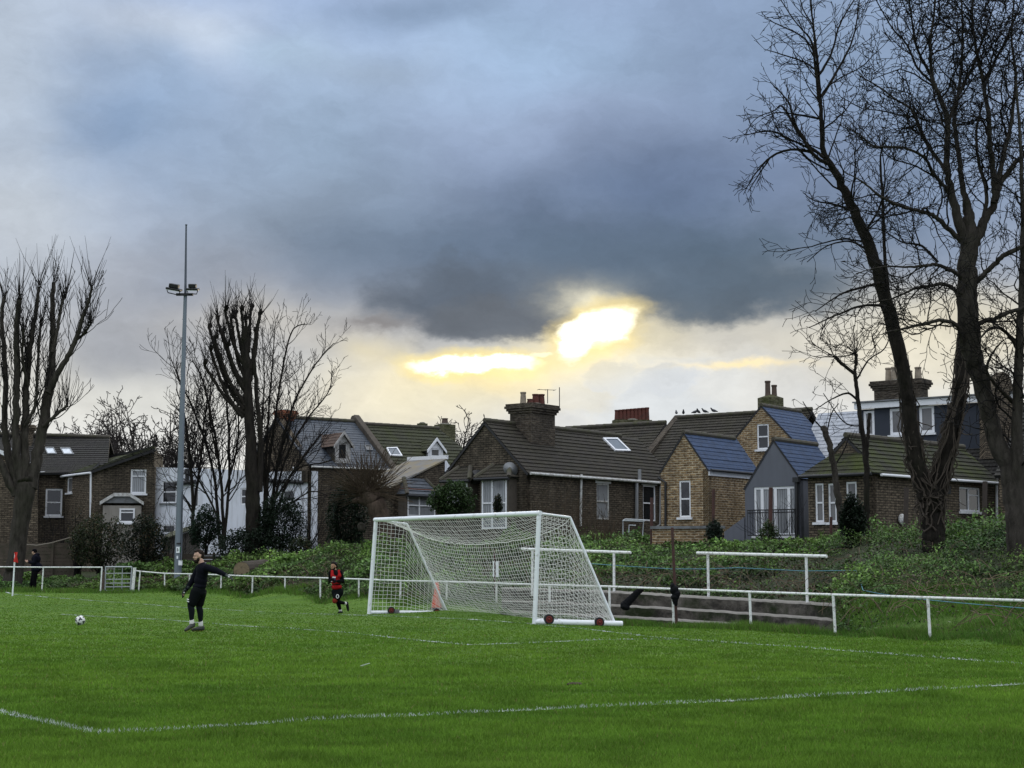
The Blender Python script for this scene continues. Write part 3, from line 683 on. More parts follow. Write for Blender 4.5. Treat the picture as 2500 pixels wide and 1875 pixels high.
# ================================================================== long dark brick house with the big chimney stack
KB = at(1286, 1150, 66); zE = KB.z
h = thing('brick_house', 'long low dark brick house with dark tiled roof and one blue-glazed rooflight, behind the goal', 'house', (KB.x, KB.y, 1.9), 'rear wings of the terraced houses')
W_ = extent(KB, ROW_A, 1087); L_ = extent(KB, ROW_B, 1612)
zR = at(1181, 1030, (KB + ROW_A * W_ / 2).y).z
b = Block(KB, W_, L_, 1.6, zE, zR)
gw = [dict(r=b.g.rect(1192, 1166, 1264, 1262), style='bay', glass=MT['net'])]
wall(h, b.g, b.gable(), MT['stock'], [])
sw = [dict(r=b.s.rect(1457, 1180, 1488, 1268), style='sash', glass=MT['net'], lintel=MT['upvc'], frame=MT['oldpaint']), dict(r=b.s.rect(1570, 1185, 1601, 1272), style='sash', glass=MT['glass'], lintel=MT['upvc'])]
wall(h, b.s, b.side(), MT['stock'], [q['r'] for q in sw])
for q in sw: r = q.pop('r'); window(h, b.s, r, **q)
b.closing(h, MT['stock'])
rf = roof(h, b.slopes(cut=1.5), MT['tile_brown'], ridge=[b.ridge()], seed=3)
# rooflight set into the near slope
sl_ = b.slopes(); rp = plane3(*[Vector(p) for p in sl_[0][:3]])
def rooflight(parent, pl, quad, frame=None, glass=None, off=.09, name='rooflight'):
    q = [pl.pt(x, y, off) for x, y in quad]; n = pl.n if pl.n.z > 0 else -pl.n; mb = MB(); c = sum(q, Vector()) / 4
    inn = [c + (p - c) * .80 for p in q]
    for i in range(4):
        j = (i + 1) % 4; mb.slab([q[i], q[j], inn[j], inn[i]], -n * .12)
    o = mb.build(name, frame or MT['upvc'], parent); pb = UVB(); pb.uface([p - n * .03 for p in inn], [(0, 0), (1, 0), (1, 1), (0, 1)]); pb.build('pane', glass or MT['glass_blue'], o); return o
rooflight(h, rp, [(1472, 1068), (1508, 1068), (1541, 1100), (1503, 1099)])
gutter(h, b.P(-.2, .0, zE - .1), b.P(-.2, b.L, zE - .1), MT['oldpaint'])
pipe(h, b.s, [(1416, 1158), (1414, 1285)], .055, MT['oldpaint']); pipe(h, b.s, [(1556, 1146), (1556, 1172), (1549, 1178), (1549, 1268)], .085, MT['metal'], .12, 'flue')
pipe(h, b.s, [(1612, 1180), (1608, 1188), (1607, 1280), (1597, 1288)], .045, MT['metal'], .09)
def aerial(parent, p, h_, k=5, ang=.4, col='black'):
    mb = MB(); p = Vector(p); mb.tube([p, p + Vector((0, 0, h_))], .018, 6); d = Vector((math.cos(ang), math.sin(ang), 0)); e = Vector((-d.y, d.x, 0)); z = Vector((0, 0, h_ * .96))
    (mb.tube([p + z - d * .45, p + z + d * .35], .012, 5) if k else None)
    for i in range(k): q = p + z + d * (-.42 + i * .75 / max(1, k - 1)); mb.tube([q - e * .2, q + e * .2], .008, 4)
    return mb.build('aerial', MT[col], parent)
cc = b.P(b.W / 2 - .35, 2.9, 0)
ch = chimney(h, (cc.x, cc.y), 1.15, 1.75, zR - 1.3, zat(990, 69.6), math.atan2(ROW_B.y, ROW_B.x) - math.pi / 2, MT['sootdark'], [(-.1, -.55, .14, .5, MT['potbuff']), (.0, -.18, .15, .22), (.05, .15, .16, .46), (.1, .5, .17, .48)], MT['pot'])
tp = at(1337, 985, 69.2); aerial(ch, tp, .62, 3, .3); tp = at(1366, 1000, 69.4); aerial(ch, tp, .98, 0, 1.4)
# the two bays of the gable end, with lean-to tiled hoods
def bay(parent, F, x0, x1, ytop, ywin, ybot, mat_roof, proj_=.55, split=.42, glass=None, roofmat=None):
    u0, zb, u1, zt = F.rect(x0, ywin, x1, ybot); zr = F.px((x0 + x1) / 2, ytop)[1]
    bm_ = MB(); 
    fbox(bm_, F, u0, 1.6, u0 + .1, zt, 0, proj_); fbox(bm_, F, u1 - .1, 1.6, u1, zt, 0, proj_); fbox(bm_, F, u0 + .1, 1.6, u1 - .1, zb, 0, proj_ - .03)
    o = bm_.build('bay', MT['bayside'], parent)
    F2 = Face(Plane(F.p3(u0, 0, proj_ + .03), F.n)); F2.U = F.U; du = F2.uz(F.p3(u0 + .1, 0, proj_))[0]
    window(o, F2, (du, zb + .004, du + (u1 - u0) - .2, zt - .004), 'bay', MT['upvc'], glass or MT['net'], depth=.06)
    e0, e1 = F.p3(u0 - .15, zt - .02, proj_ + .2), F.p3(u1 + .15, zt - .02, proj_ + .2); r0, r1 = F.p3(u0 + .35, zr, .04), F.p3(u1 - .35, zr, .04); s0, s1 = F.p3(u0 - .15, zt - .02, .04), F.p3(u1 + .15, zt - .02, .04)
    roof(o, [[e0, e1, r1, r0], [s0, e0, r0], [e1, s1, r1]], roofmat or MT['tile_brown'], .22, .03, .05, name='bay_roof', ridge=[(e0, r0), (e1, r1)])
    mb = MB(); mb.tube([e0 - Vector((0, 0, .06)), e1 - Vector((0, 0, .06))], .07, 8); mb.build('gutter', MT['black'], o)
    return o
bay(h, b.g, 1192, 1262, 1134, 1166, 1292, None)
bay(h, b.g, 1108, 1166, 1140, 1172, 1232, None, roofmat=MT['tile_brown'])
def dish(parent, p, d, r=.3, col='lead', name='satellite_dish'):
    mb = MB(); d = Vector(d).normalized(); mb.lathe(p, [(r, 0), (r * .8, -.04), (r * .4, -.09), (.03, -.1)], 16, axis=d); mb.tube([Vector(p) - d * .1, Vector(p) - d * .3], .02, 6); mb.tube([Vector(p), Vector(p) + d * .3 - Vector((0, 0, .12))], .012, 5); return mb.build(name, MT[col], parent, smooth=True)
dish(h, b.g.p3(*b.g.px(1259, 1146), .35), (.3, -.8, .35), .32); dish(h, b.g.p3(*b.g.px(1174, 1165), .35), (-.3, -.8, .3), .33, 'black')

# ================================================================== main terrace range behind: mossy brown roof with pigeons
q1 = at(1838, 1011, 78); zr = q1.z
h = thing('brick_house', 'brown tiled main roof behind the long dark house, pigeons along its ridge', 'house', (q1.x, q1.y, 2.1), 'rear wings of the terraced houses')
PM = lambda a_, d_, z: Vector((q1.x, q1.y, 0)) + ROW_A * a_ - ROW_B * d_ + Vector((0, 0, z))
a1 = extent(q1, ROW_A, 1655); ev = 4.2; kz = 3.4
roof(h, [[PM(-3.2, 0, zr), PM(a1, 0, zr), PM(a1, ev, zr - kz), PM(-3.2, ev, zr - kz)], [PM(-3.2, 0, zr), PM(a1, 0, zr), PM(a1, -4, zr - 3.4), PM(-3.2, -4, zr - 3.4)]], MT['tile_brown'], ridge=[(PM(-3.2, 0, zr + .07), PM(a1, 0, zr + .07))], seed=5)
mb = UVB()      # parapet between the two roofs
for s_ in (0, .34):
    q = [PM(a1 + .02 + s_, -.3, zr + .22), PM(a1 + .02 + s_, ev + .2, zr - kz + .3), PM(a1 + .02 + s_, ev + .2, 2), PM(a1 + .02 + s_, -.3, 2)]; mb.uface(q, [(0, 0), (5, 0), (5, 4), (0, 4)])
mb.uface([PM(a1 + .02, -.3, zr + .22), PM(a1 + .36, -.3, zr + .22), PM(a1 + .36, ev + .2, zr - kz + .3), PM(a1 + .02, ev + .2, zr - kz + .3)], [(0, 0), (.3, 0), (.3, 5), (0, 5)])
mb.build('parapet', MT['sootdark'], h)
roof(h, [[PM(a1 + .4, .5, zr - .25), PM(a1 + 6.6, .5, zr - .25), PM(a1 + 6.6, ev, zr - kz + .1), PM(a1 + .4, ev, zr - kz + .1)], [PM(a1 + .4, .5, zr - .25), PM(a1 + 6.6, .5, zr - .25), PM(a1 + 6.6, -4, zr - 3.4), PM(a1 + .4, -4, zr - 3.4)]], MT['tile_brown'], ridge=[(PM(a1 + .4, .5, zr - .18), PM(a1 + 6.6, .5, zr - .18))], seed=6)
F_ = Face(wall_plane(PM(-3, ev - .15, 0), PM(a1, ev - .15, 0))); wall(h, F_, [F_.uz(PM(-3, ev - .15, 1.6)), F_.uz(PM(-3, ev - .15, zr - kz + .1)), F_.uz(PM(a1 + 6.6, ev - .15, zr - kz + .1)), F_.uz(PM(a1 + 6.6, ev - .15, 1.6))], MT['stock'])
MAIN_RIDGE = (PM(-.4, 0, zr + .18), PM(a1, 0, zr + .18)); MAIN_PAR = PM(a1 + .2, -.2, zr + .22)
cz = at(1543, 1026, 84)
chimney(h, (cz.x, cz.y), 2.0, .7, 6.5, cz.z, 0.16, MT['greenbrick'], [(-.82 + .205 * i, 0, .125, .5 + .02 * i) for i in range(9)], MT['pot'], corbel=False)

# ================================================================== yellow brick wing with blue slate roof
K = at(1729, 1146, 63); h = thing('brick_house', 'low yellow brick gable with one tall narrow white sash window and blue slate roof', 'house', (K.x, K.y, 2), 'rear wings of the terraced houses')
W_ = extent(K, ROW_A, 1613); zr = at(1668, 1057, (K + ROW_A * W_ / 2).y).z; L_ = extent(K, ROW_B, 1842)
b = Block(K, W_, L_ + .3, 1.5, K.z, zr); r = b.g.rect(1658, 1173, 1686, 1263)
wall(h, b.g, b.gable(), MT['yellow'], [r]); window(h, b.g, r, 'sash', MT['upvc'], MT['glass'], MT['upvc'])
wall(h, b.s, b.side(), MT['yellow']); b.closing(h, MT['yellow'])
roof(h, b.slopes(f0=-.03, eo=.05, cut=.2), MT['blue'], .21, .016, .06, ridge=[(b.P(b.W / 2, -.03, zr + .03), b.P(b.W / 2, b.L, zr + .03))], seed=8)
mb = MB(); fbox(mb, b.s, b.s.uz(b.P(0, .0, 0))[0], K.z - .24, b.s.uz(b.P(0, b.L - .3, 0))[0], K.z - .05, .01, .05); mb.build('fascia', MT['upvc'], h)
gutter(h, b.P(-.13, 0, K.z - .03), b.P(-.13, b.L - .2, K.z - .03), MT['black'], .055)
pipe(h, b.g, [(1609, 1166), (1627, 1178), (1627, 1290)], .05, MT['black'])

# ================================================================== taller yellow gable behind with a blue slate roof
K = at(1937, 1074, 70); h = thing('brick_house', 'upper yellow brick gable with small sash window, blue slate roof and two tall chimney pots', 'house', (K.x, K.y, 2), 'rear wings of the terraced houses')
W_ = extent(K, ROW_A, 1785); zr = at(1861, 991, (K + ROW_A * W_ / 2).y).z; L_ = extent(K, ROW_B, 2030)
b = Block(K, W_, L_, 2, K.z, zr); r = b.g.rect(1848, 1035, 1877, 1097)
wall(h, b.g, b.gable(), MT['yellow'], [r]); window(h, b.g, r, 'sash', MT['upvc'], MT['glass'], MT['upvc'])
wall(h, b.s, b.side(), MT['yellow']); b.closing(h, MT['yellow'])
roof(h, b.slopes(f0=-.03, eo=.08), MT['blue'], .21, .016, .06, ridge=[(b.P(b.W / 2, -.03, zr + .03), b.P(b.W / 2, b.L, zr + .03))], seed=9)
cz = at(1881, 966, 76)
mb = UVB(); n = 20; rx, ry = .62, .45
for i in range(n):
    w0, w1 = 2 * math.pi * i / n, 2 * math.pi * (i + 1) / n; p0, p1 = Vector((cz.x + rx * math.cos(w0), cz.y + ry * math.sin(w0), 0)), Vector((cz.x + rx * math.cos(w1), cz.y + ry * math.sin(w1), 0))
    mb.uface([p0 + Vector((0, 0, 7)), p1 + Vector((0, 0, 7)), p1 + Vector((0, 0, cz.z - .12)), p0 + Vector((0, 0, cz.z - .12))], [(i * .2, 7), (i * .2 + .2, 7), (i * .2 + .2, cz.z), (i * .2, cz.z)])
    mb.uface([p0 + Vector((0, 0, cz.z - .12)), p1 + Vector((0, 0, cz.z - .12)), Vector((cz.x, cz.y, cz.z + .08))], [(0, 0), (.1, 0), (.05, .1)])
ch = mb.build('chimney', MT['greenbrick'], h)
for px_, py_, r_ in ((1874, 930, .13), (1890, 940, .125)):
    p = at(px_, py_, 76); pb = MB(); pb.lathe((p.x, p.y, cz.z), [(r_ * 1.1, 0), (r_, .1), (r_ * .92, p.z - cz.z - .1), (r_ * 1.1, p.z - cz.z - .08), (r_ * 1.1, p.z - cz.z), (r_ * .7, p.z - cz.z)], 12); pb.build('chimney_pot', MT['potdark'], ch)

# ================================================================== grey rendered gable with french doors
K = at(1953, 1166, 60); h = thing('rendered_house', 'smooth grey rendered gable with white french doors behind a metal guard rail', 'house', (K.x, K.y, 2), 'rear wings of the terraced houses')
W_ = extent(K, ROW_A, 1818); fr = extent(K, ROW_A, 1890) / W_; zr = at(1890, 1074, (K + ROW_A * W_ * fr).y).z; zl = at(1818, 1192, (K + ROW_A * W_).y).z; L_ = 3.6
b = Block(K, W_, L_, 1.4, K.z, zr, frac=fr, zl=zl); r = b.g.rect(1841, 1188, 1946, 1308)
wall(h, b.g, b.gable(), MT['grey'], [r]); window(h, b.g, r, 'french', MT['upvc'], MT['net'], MT['upvc'], w=.09, name='french_door')
wall(h, b.s, b.side(), MT['grey']); b.closing(h, MT['grey'])
roof(h, b.slopes(f0=-.02, eo=.05), MT['blue'], .21, .016, .06, ridge=[(b.P(b.W * fr, -.02, zr + .03), b.P(b.W * fr, b.L, zr + .03))], seed=10)
p0, p1 = b.g.rect(1832, 1245, 1947, 1308)[0::2], b.g.rect(1832, 1245, 1947, 1308)
mb = MB(); u0, z0, u1, z1 = p1
for z in (z1, z1 - .1): mb.tube([b.g.p3(u0, z, .0), b.g.p3(u0, z, .22), b.g.p3(u1, z, .22), b.g.p3(u1, z, .0)], .022, 6)
k = int((u1 - u0) / .11)
for i in range(k + 1): u = u0 + (u1 - u0) * i / k; mb.tube([b.g.p3(u, z0, .22), b.g.p3(u, z1, .22)], .011, 5)
mb.tube([b.g.p3(u0, z0 + .02, .22), b.g.p3(u1, z0 + .02, .22)], .02, 6); mb.build('guard_rail', MT['black'], h)
pipe(h, b.g, [(1948, 1172), (1948, 1335)], .065, MT['black'], .1); mb = MB(); fbox(mb, b.g, b.g.px(1941, 1170)[0], b.g.px(1941, 1178)[1], b.g.px(1955, 1170)[0], b.g.px(1941, 1166)[1], .02, .22); mb.build('hopper', MT['black'], h)
pb = UVB(); q = [b.g.px(1818, 1262), b.g.px(1764, 1302), b.g.px(1764, 1370), b.g.px(1818, 1370)]     # low raking wing wall beside the gable
mb = MB(); mb.slab([b.g.p3(u, z, .02) for u, z in q], b.g.n * -.2); mb.build('wing_wall', MT['grey'], h)

# ================================================================== brown brick house with half hip, moss and loft dormer
DA, DB = Vector((-.714, .70, 0)), Vector((.70, .714, 0))
K = at(2128, 1148, 56); h = thing('brick_house', 'brown brick house with mossy half hipped roof behind the ivy-clad tree', 'house', (K.x, K.y, 2), 'rear wings of the terraced houses')
W_ = extent(K, DA, 1972); L_ = extent(K, DB, 2431); zr = at(2052, 1069, (K + DA * W_ * .5).y + .8).z
b = Block(K, W_, L_, 1.3, K.z, zr, A=DA, B=DB); zh = K.z + (zr - K.z) * .34
gp = [b.g.uz(p) for p in (b.P(0, 0, 1.3), b.P(0, 0, K.z), b.P(W_, 0, K.z), b.P(W_, 0, 1.3))]
wr = [b.g.rect(1990, 1180, 2011, 1275), b.g.rect(2022, 1180, 2042, 1275), b.g.rect(2066, 1176, 2092, 1270)]
wall(h, b.g, gp, MT['brown'], wr)
for r in wr: window(h, b.g, r, 'sash', MT['upvc'], MT['blind'], MT['upvc'])
sr = [b.s.rect(2343, 1190, 2393, 1249)]; wall(h, b.s, b.side(), MT['brown'], sr); window(h, b.s, sr[0], 'case3', MT['upvc'], MT['glass'], MT['upvc'])
b.closing(h, MT['brown'])
hr = W_ / 2; kk = (zr - K.z) / hr; eo = .18; e = .5
sl_ = b.slopes(f0=.45, eo=eo)
roof(h, sl_, MT['tile_moss'], ridge=[(b.P(hr, .45, zr + .07), b.P(hr, L_, zr + .07))], seed=12)
roof(h, [[b.P(-eo, -.25, K.z - .1), b.P(W_ + eo, -.25, K.z - .1), b.P(W_ * .72, .5, zh + .25), b.P(W_ * .28, .5, zh + .25)], [b.P(-eo, -.25, K.z - .1), b.P(W_ * .28, .5, zh + .25), b.P(-eo, .5, K.z - .1)], [b.P(W_ + eo, -.25, K.z - .1), b.P(W_ * .72, .5, zh + .25), b.P(W_ + eo, .5, K.z - .1)]], MT['tile_moss'], .2, .025, .05, name='hip_roof', seed=13)
F2 = Face(wall_plane(b.P(0, .48, 0), b.P(W_, .48, 0))); wall(h, F2, [F2.uz(b.P(W_ * .10, .48, K.z + .2)), F2.uz(b.P(hr, .48, zr - .02)), F2.uz(b.P(W_ * .90, .48, K.z + .2))], MT['brown'], name='gablet')
gutter(h, b.P(-.26, .2, K.z - .16), b.P(-.26, L_, K.z - .16), MT['upvc'], .05); gutter(h, b.P(-eo, -.32, K.z - .14), b.P(W_ + eo, -.32, K.z - .14), MT['black'], .06)
pipe(h, b.s, [(2429, 1174), (2430, 1292)], .05, MT['upvc'])
mb = MB(); p = b.s.p3(*b.s.px(2197, 1268), .06); mb.lathe(p, [(.2, 0), (.2, .05), (.12, .12), (.1, .13)], 14, axis=b.s.n); mb.build('vent_cowl', MT['oldpaint'], h)
mb = MB(); fbox(mb, b.s, b.s.px(2308, 1206)[0], b.s.px(2308, 1206)[1], b.s.px(2319, 1206)[0], b.s.px(2308, 1187)[1], .01, .06); mb.build('vent_grille', MT['black'], h)

# main range behind it with the grey loft dormer
q0 = at(2445, 972, 66); h = thing('brick_house', 'terraced house with dark grey box dormer, three white windows and a tall chimney stack', 'house', (q0.x, q0.y, 2.1), 'rear wings of the terraced houses')
PM = lambda a_, d_, z: Vector((q0.x, q0.y, 0)) + ROW_A * a_ - ROW_B * d_ + Vector((0, 0, z))
aL = extent(q0, ROW_A, 2098); zt, zb = q0.z - .12, at(2445, 1095, 66).z; aF = extent(q0, ROW_A, 2002)
F = Face(wall_plane(PM(0, 0, 0), PM(aL, 0, 0)))
rs = [F.rect(2172, 997, 2207, 1062), F.rect(2244, 990, 2281, 1057), F.rect(2108, 1003, 2135, 1066)]
wall(h, F, [F.uz(PM(-.6, 0, zb - 1)), F.uz(PM(-.6, 0, zt)), F.uz(PM(aL, 0, zt)), F.uz(PM(aL, 0, zb - 1))], MT['slab'], rs, name='dormer')
for r in rs: window(h, F, r, 'plain', MT['upvc'], MT['blind'], MT['upvc'], w=.12)
mb = MB(); mb.slab([PM(aL, .02, zt), PM(aL, -2.6, zt + 0.02), PM(aL, -2.6, zb - 1), PM(aL, .02, zb - 1)], ROW_A * .05); mb.build('dormer_cheek', MT['black'], h)
mb = MB(); mb.slab([PM(-.6, .22, zt + .01), PM(aL + .15, .22, zt + .01), PM(aL + .15, .22, zt + .26), PM(-.6, .22, zt + .26)], ROW_B * .2); mb.build('fascia', MT['upvc'], h)
mb = MB(); mb.slab([PM(-.6, .3, zt + .28), PM(aL + .2, .3, zt + .28), PM(aL + .2, -3.2, zt + .36), PM(-.6, -3.2, zt + .36)], Vector((0, 0, .06))); mb.build('flat_roof', MT['lead'], h)
zc = at(2002, 1002, 72).z
roof(h, [[PM(aL + .1, -2.3, zc), PM(aF + 1.2, -2.3, zc), PM(aF + 1.2, 1.0, zc - 3.2), PM(aL + .1, 1.0, zc - 3.2)]], MT['pale'], .26, .018, .07, seed=14)
roof(h, [[PM(-3, -2.3, zt + .1), PM(aL + .1, -2.3, zt + .1), PM(aL + .1, 1.6, zt - 3.4), PM(-3, 1.6, zt - 3.4)], [PM(-3, -2.3, zt + .1), PM(aF + 1.2, -2.3, zt + .1), PM(aF + 1.2, -6, zt - 3.2), PM(-3, -6, zt - 3.2)]], MT['tile_dark'], seed=15, name='main_roof')
wf = Face(wall_plane(PM(-3, 1.4, 0), PM(aF, 1.4, 0))); wall(h, wf, [wf.uz(PM(-3, 1.4, 1.6)), wf.uz(PM(-3, 1.4, zt - 3.3)), wf.uz(PM(aF, 1.4, zt - 3.3)), wf.uz(PM(aF, 1.4, 1.6))], MT['brown'])
cz = at(2199, 942, 72)
ch = chimney(h, (cz.x, cz.y), 2.2, .9, 7, at(2199, 930, 72).z, -.64, MT['sootdark'], [(-.62, .1, .15, .62), (-.25, -.1, .15, .62), (.1, .1, .15, .75), (.45, -.05, .15, .4), (.8, .1, .16, .55)], MT['potbuff'])

# ================================================================== last house at the right edge
q0 = at(2500, 1160, 58); h = thing('brick_house', 'dark tiled house with a brick parapet gable at the right edge of the photo', 'house', (q0.x, q0.y, 2.1), 'rear wings of the terraced houses')
PM = lambda a_, d_, z: Vector((q0.x, q0.y, 0)) + ROW_A * a_ - ROW_B * d_ + Vector((0, 0, z))
ze = q0.z; zr = ze + 2.9; aL = extent(q0, ROW_A, 2434)
roof(h, [[PM(-6, 0, ze), PM(aL + .1, 0, ze), PM(aL + .1, -3.4, zr), PM(-6, -3.4, zr)], [PM(-6, -6.8, ze), PM(aL + .1, -6.8, ze), PM(aL + .1, -3.4, zr), PM(-6, -3.4, zr)]], MT['tile_dark'], seed=16)
F = Face(wall_plane(PM(-6, -.15, 0), PM(aL, -.15, 0))); wall(h, F, [F.uz(PM(-6, -.15, 1.5)), F.uz(PM(-6, -.15, ze)), F.uz(PM(aL, -.15, ze)), F.uz(PM(aL, -.15, 1.5))], MT['brown'])
pr = at(2444, 912, 64); mb = UVB(); 
Pq = [at(2408, 1000, 64), at(2446, 910, 64), at(2478, 955, 65.5), at(2500, 1010, 66), at(2500, 1090, 66), at(2408, 1090, 64)]
F = Face(wall_plane(at(2408, 1000, 64), at(2500, 1000, 66.5))); wall(h, F, [F.px(2406, 985), F.px(2430, 925), F.px(2446, 908), F.px(2462, 912), F.px(2480, 960), F.px(2520, 1040), F.px(2520, 1120), F.px(2406, 1120)], MT['brown'], name='parapet')
wb = MB(); p = at(2442, 1110, 57.4); wb.tube([p, p + Vector((0, 0, .65))], .09, 10); wb.build('vent_pipe', MT['upvc'], h)
# ================================================================== slate roofed house and green tiled house (their row runs away to the right)
EE, NN = Vector((.806, .592, 0)), Vector((-.592, .806, 0))
q0 = at(756, 1134, 82); h = thing('brick_house', 'tall house with blue-grey slate roof, red chimney and a shabby white dormer', 'house', (q0.x, q0.y, 1.5), 'houses at the far end of the gardens')
PM = lambda e_, n_, z: Vector((q0.x, q0.y, 0)) + EE * e_ + NN * n_ + Vector((0, 0, z))
ze, e1 = q0.z, extent(q0, EE, 948); dd, zr = 3.6, at(800, 1025, 86.3).z
sl1 = [PM(-.1, -.15, ze - .05), PM(e1, -.15, ze - .05), PM(e1, dd, zr), PM(-.1, dd, zr)]
roof(h, [sl1, [PM(-.1, 7.2, ze), PM(e1, 7.2, ze), PM(e1, dd, zr), PM(-.1, dd, zr)]], MT['slate'], .24, .014, .08, ridge=[(PM(-.1, dd, zr + .05), PM(e1, dd, zr + .05))], seed=21)
F = Face(wall_plane(PM(0, 0, 0), PM(e1, 0, 0))); wr = [F.rect(845, 1185, 868, 1225)]
wall(h, F, [F.uz(PM(0, 0, .6)), F.uz(PM(0, 0, ze)), F.uz(PM(e1, 0, ze)), F.uz(PM(e1, 0, .6))], MT['stock'])
F2 = Face(wall_plane(PM(0, 0, 0), PM(0, 7, 0))); wall(h, F2, [F2.uz(PM(0, 0, .6)), F2.uz(PM(0, 0, ze)), F2.uz(PM(0, dd, zr + .15)), F2.uz(PM(0, 7.2, ze)), F2.uz(PM(0, 7.2, .6))], MT['brown'], name='gable_wall')
cz = PM(.5, dd, 0); chimney(h, (cz.x, cz.y), .75, .5, zr - .8, at(715, 1002, 85).z, .63, MT['redbrick'], [], corbel=True)
gutter(h, PM(0, -.2, ze - .12), PM(e1, -.2, ze - .12), MT['oldpaint'], .05)
def slope_slab(parent, a, b, n_, w, hgt_, mat, name):
    """raised coping that follows a roof slope from a up to b"""
    mb = MB(); s_ = EE * w; up_ = Vector((0, 0, hgt_)); mb.slab([a - s_ / 2 - up_, b - s_ / 2 - up_, b - s_ / 2 + up_, a - s_ / 2 + up_], s_); return mb.build(name, mat, parent, bevel=.03)
slope_slab(h, PM(e1 + .2, -.4, ze - .3), PM(e1 + .2, dd + .1, zr + .15), NN, .36, .28, MT['sootdark'], 'parapet')
mb = MB(); c_ = PM(e1 + .2, dd + .15, zr + .12); mb.lathe(c_ - EE * .2, [(.26, 0), (.3, .2), (.26, .4)], 12, axis=EE); mb.build('coping', MT['sootdark'], h)
RP1 = plane3(sl1[0], sl1[1], sl1[2])
def dormer(parent, RP, x0, x1, yb, ye, ya, wallmat, roofmat, trim, glass, back=2.2, win=.6):
    pb = RP.pt((x0 + x1) / 2, yb); F = Face(Plane(pb - NN * .05, -NN)); u0, u1 = F.px(x0, ye)[0], F.px(x1, ye)[0]; zb, ze_, za = F.px(x0, yb)[1], F.px(x0, ye)[1], F.px((x0 + x1) / 2, ya)[1]
    um = (u0 + u1) / 2; W_ = u1 - u0; r = (um - W_ * .3, zb + (ze_ - zb) * .18, um + W_ * .3, ze_ + .02)
    o = wall(parent, F, [(u0, zb), (u1, zb), (u1, ze_), (um, za), (u0, ze_)], wallmat, [r], name='dormer')
    window(o, F, r, 'plain', trim, glass, w=.07)
    k = (za - ze_) / (um - u0); eo = .14; mb = MB()
    for a, sgn in ((u0, -1), (u1, 1)):
        mb.slab([F.p3(a + sgn * eo, ze_ - k * eo - .1, .12), F.p3(a + sgn * eo, ze_ - k * eo + .06, .12), F.p3(um, za + .08, .12), F.p3(um, za - .1, .12)], F.n * .05)
    mb.build('bargeboard', trim, o)
    roof(o, [[F.p3(u0 - eo, ze_ - k * eo, .14), F.p3(um, za, .14), F.p3(um, za, -back), F.p3(u0 - eo, ze_ - k * eo, -back)], [F.p3(u1 + eo, ze_ - k * eo, .14), F.p3(um, za, .14), F.p3(um, za, -back), F.p3(u1 + eo, ze_ - k * eo, -back)]], roofmat, .22, .02, .05, name='dormer_roof', seed=3)
    mb = UVB()
    for u in (u0, u1): mb.uface([F.p3(u, zb - .1, 0), F.p3(u, ze_, 0), F.p3(u, ze_, -back), F.p3(u, zb - .1, -back)], [(0, zb), (0, ze_), (back, ze_), (back, zb)])
    mb.build('dormer_cheek', MT['tile_dark'], o); return o
MT['pinktile'] = tile_mat('faded_red_tile', (.13, .085, .065), (.10, .068, .055), (.07, .06, .05), .5)
MT['shabby'] = mat_plain('peeling_white_paint', (.5, .5, .49), .85, .3, 9, dirt=(.10, .085, .07), dirt_amt=1.0, dirt_scale=5)
dormer(h, RP1, 818, 856, 1130, 1082, 1056, MT['shabby'], MT['pinktile'], MT['shabby'], MT['glass'])
rooflight(h, RP1, [(890, 1086), (906, 1086), (911, 1098), (896, 1098)], MT['lead'], MT['glass'])

q0b = q0; h = thing('brick_house', 'green mossy tiled house with small white gabled dormer and pale lean-to', 'house', (q0.x + 6, q0.y + 5, 1.5), 'houses at the far end of the gardens')
e2, e3 = e1 + .42, extent(at(1000, 1043, 90), EE, 1000) + extent(q0, EE, 1092); e3 = extent(PM(0, dd, zr), EE, 1072); ze2, zr2 = ze - .25, zr - .12
sl2 = [PM(e2, -.3, ze2 - .1), PM(e3 + 1.4, -.3, ze2 - .1), PM(e3, dd, zr2), PM(e2, dd, zr2)]
roof(h, [sl2, [PM(e2, 7.2, ze2), PM(e3 + 1.4, 7.2, ze2), PM(e3, dd, zr2), PM(e2, dd, zr2)], [PM(e3 + 1.4, -.3, ze2 - .1), PM(e3 + 1.4, 7.2, ze2), PM(e3, dd, zr2)]], MT['tile_green'], .33, .04, .1, ridge=[(PM(e2, dd, zr2 + .06), PM(e3, dd, zr2 + .06))], seed=22)
F = Face(wall_plane(PM(e2, 0, 0), PM(e3 + 1.3, 0, 0))); wall(h, F, [F.uz(PM(e2, 0, 1)), F.uz(PM(e2, 0, ze2)), F.uz(PM(e3 + 1.3, 0, ze2)), F.uz(PM(e3 + 1.3, 0, 1))], MT['stock'])
RP2 = plane3(sl2[0], sl2[1], sl2[2])
dormer(h, RP2, 1045, 1082, 1118, 1095, 1072, MT['upvc'], MT['tile_green'], MT['upvc'], MT['blind'])
rooflight(h, RP2, [(943, 1092), (970, 1091), (983, 1112), (953, 1111)])
cz = at(1086, 1050, 92); chimney(h, (cz.x, cz.y), .95, .8, 7, at(1086, 1037, 92).z, .63, MT['greenbrick'], [(0, 0, .2, .34)], MT['potdark'], corbel=False)
cz = at(1031, 1040, 95); chimney(h, (cz.x, cz.y), .5, .4, 7, at(1031, 1034, 95).z, .63, MT['greenbrick'], [], MT['potdark'], corbel=False)
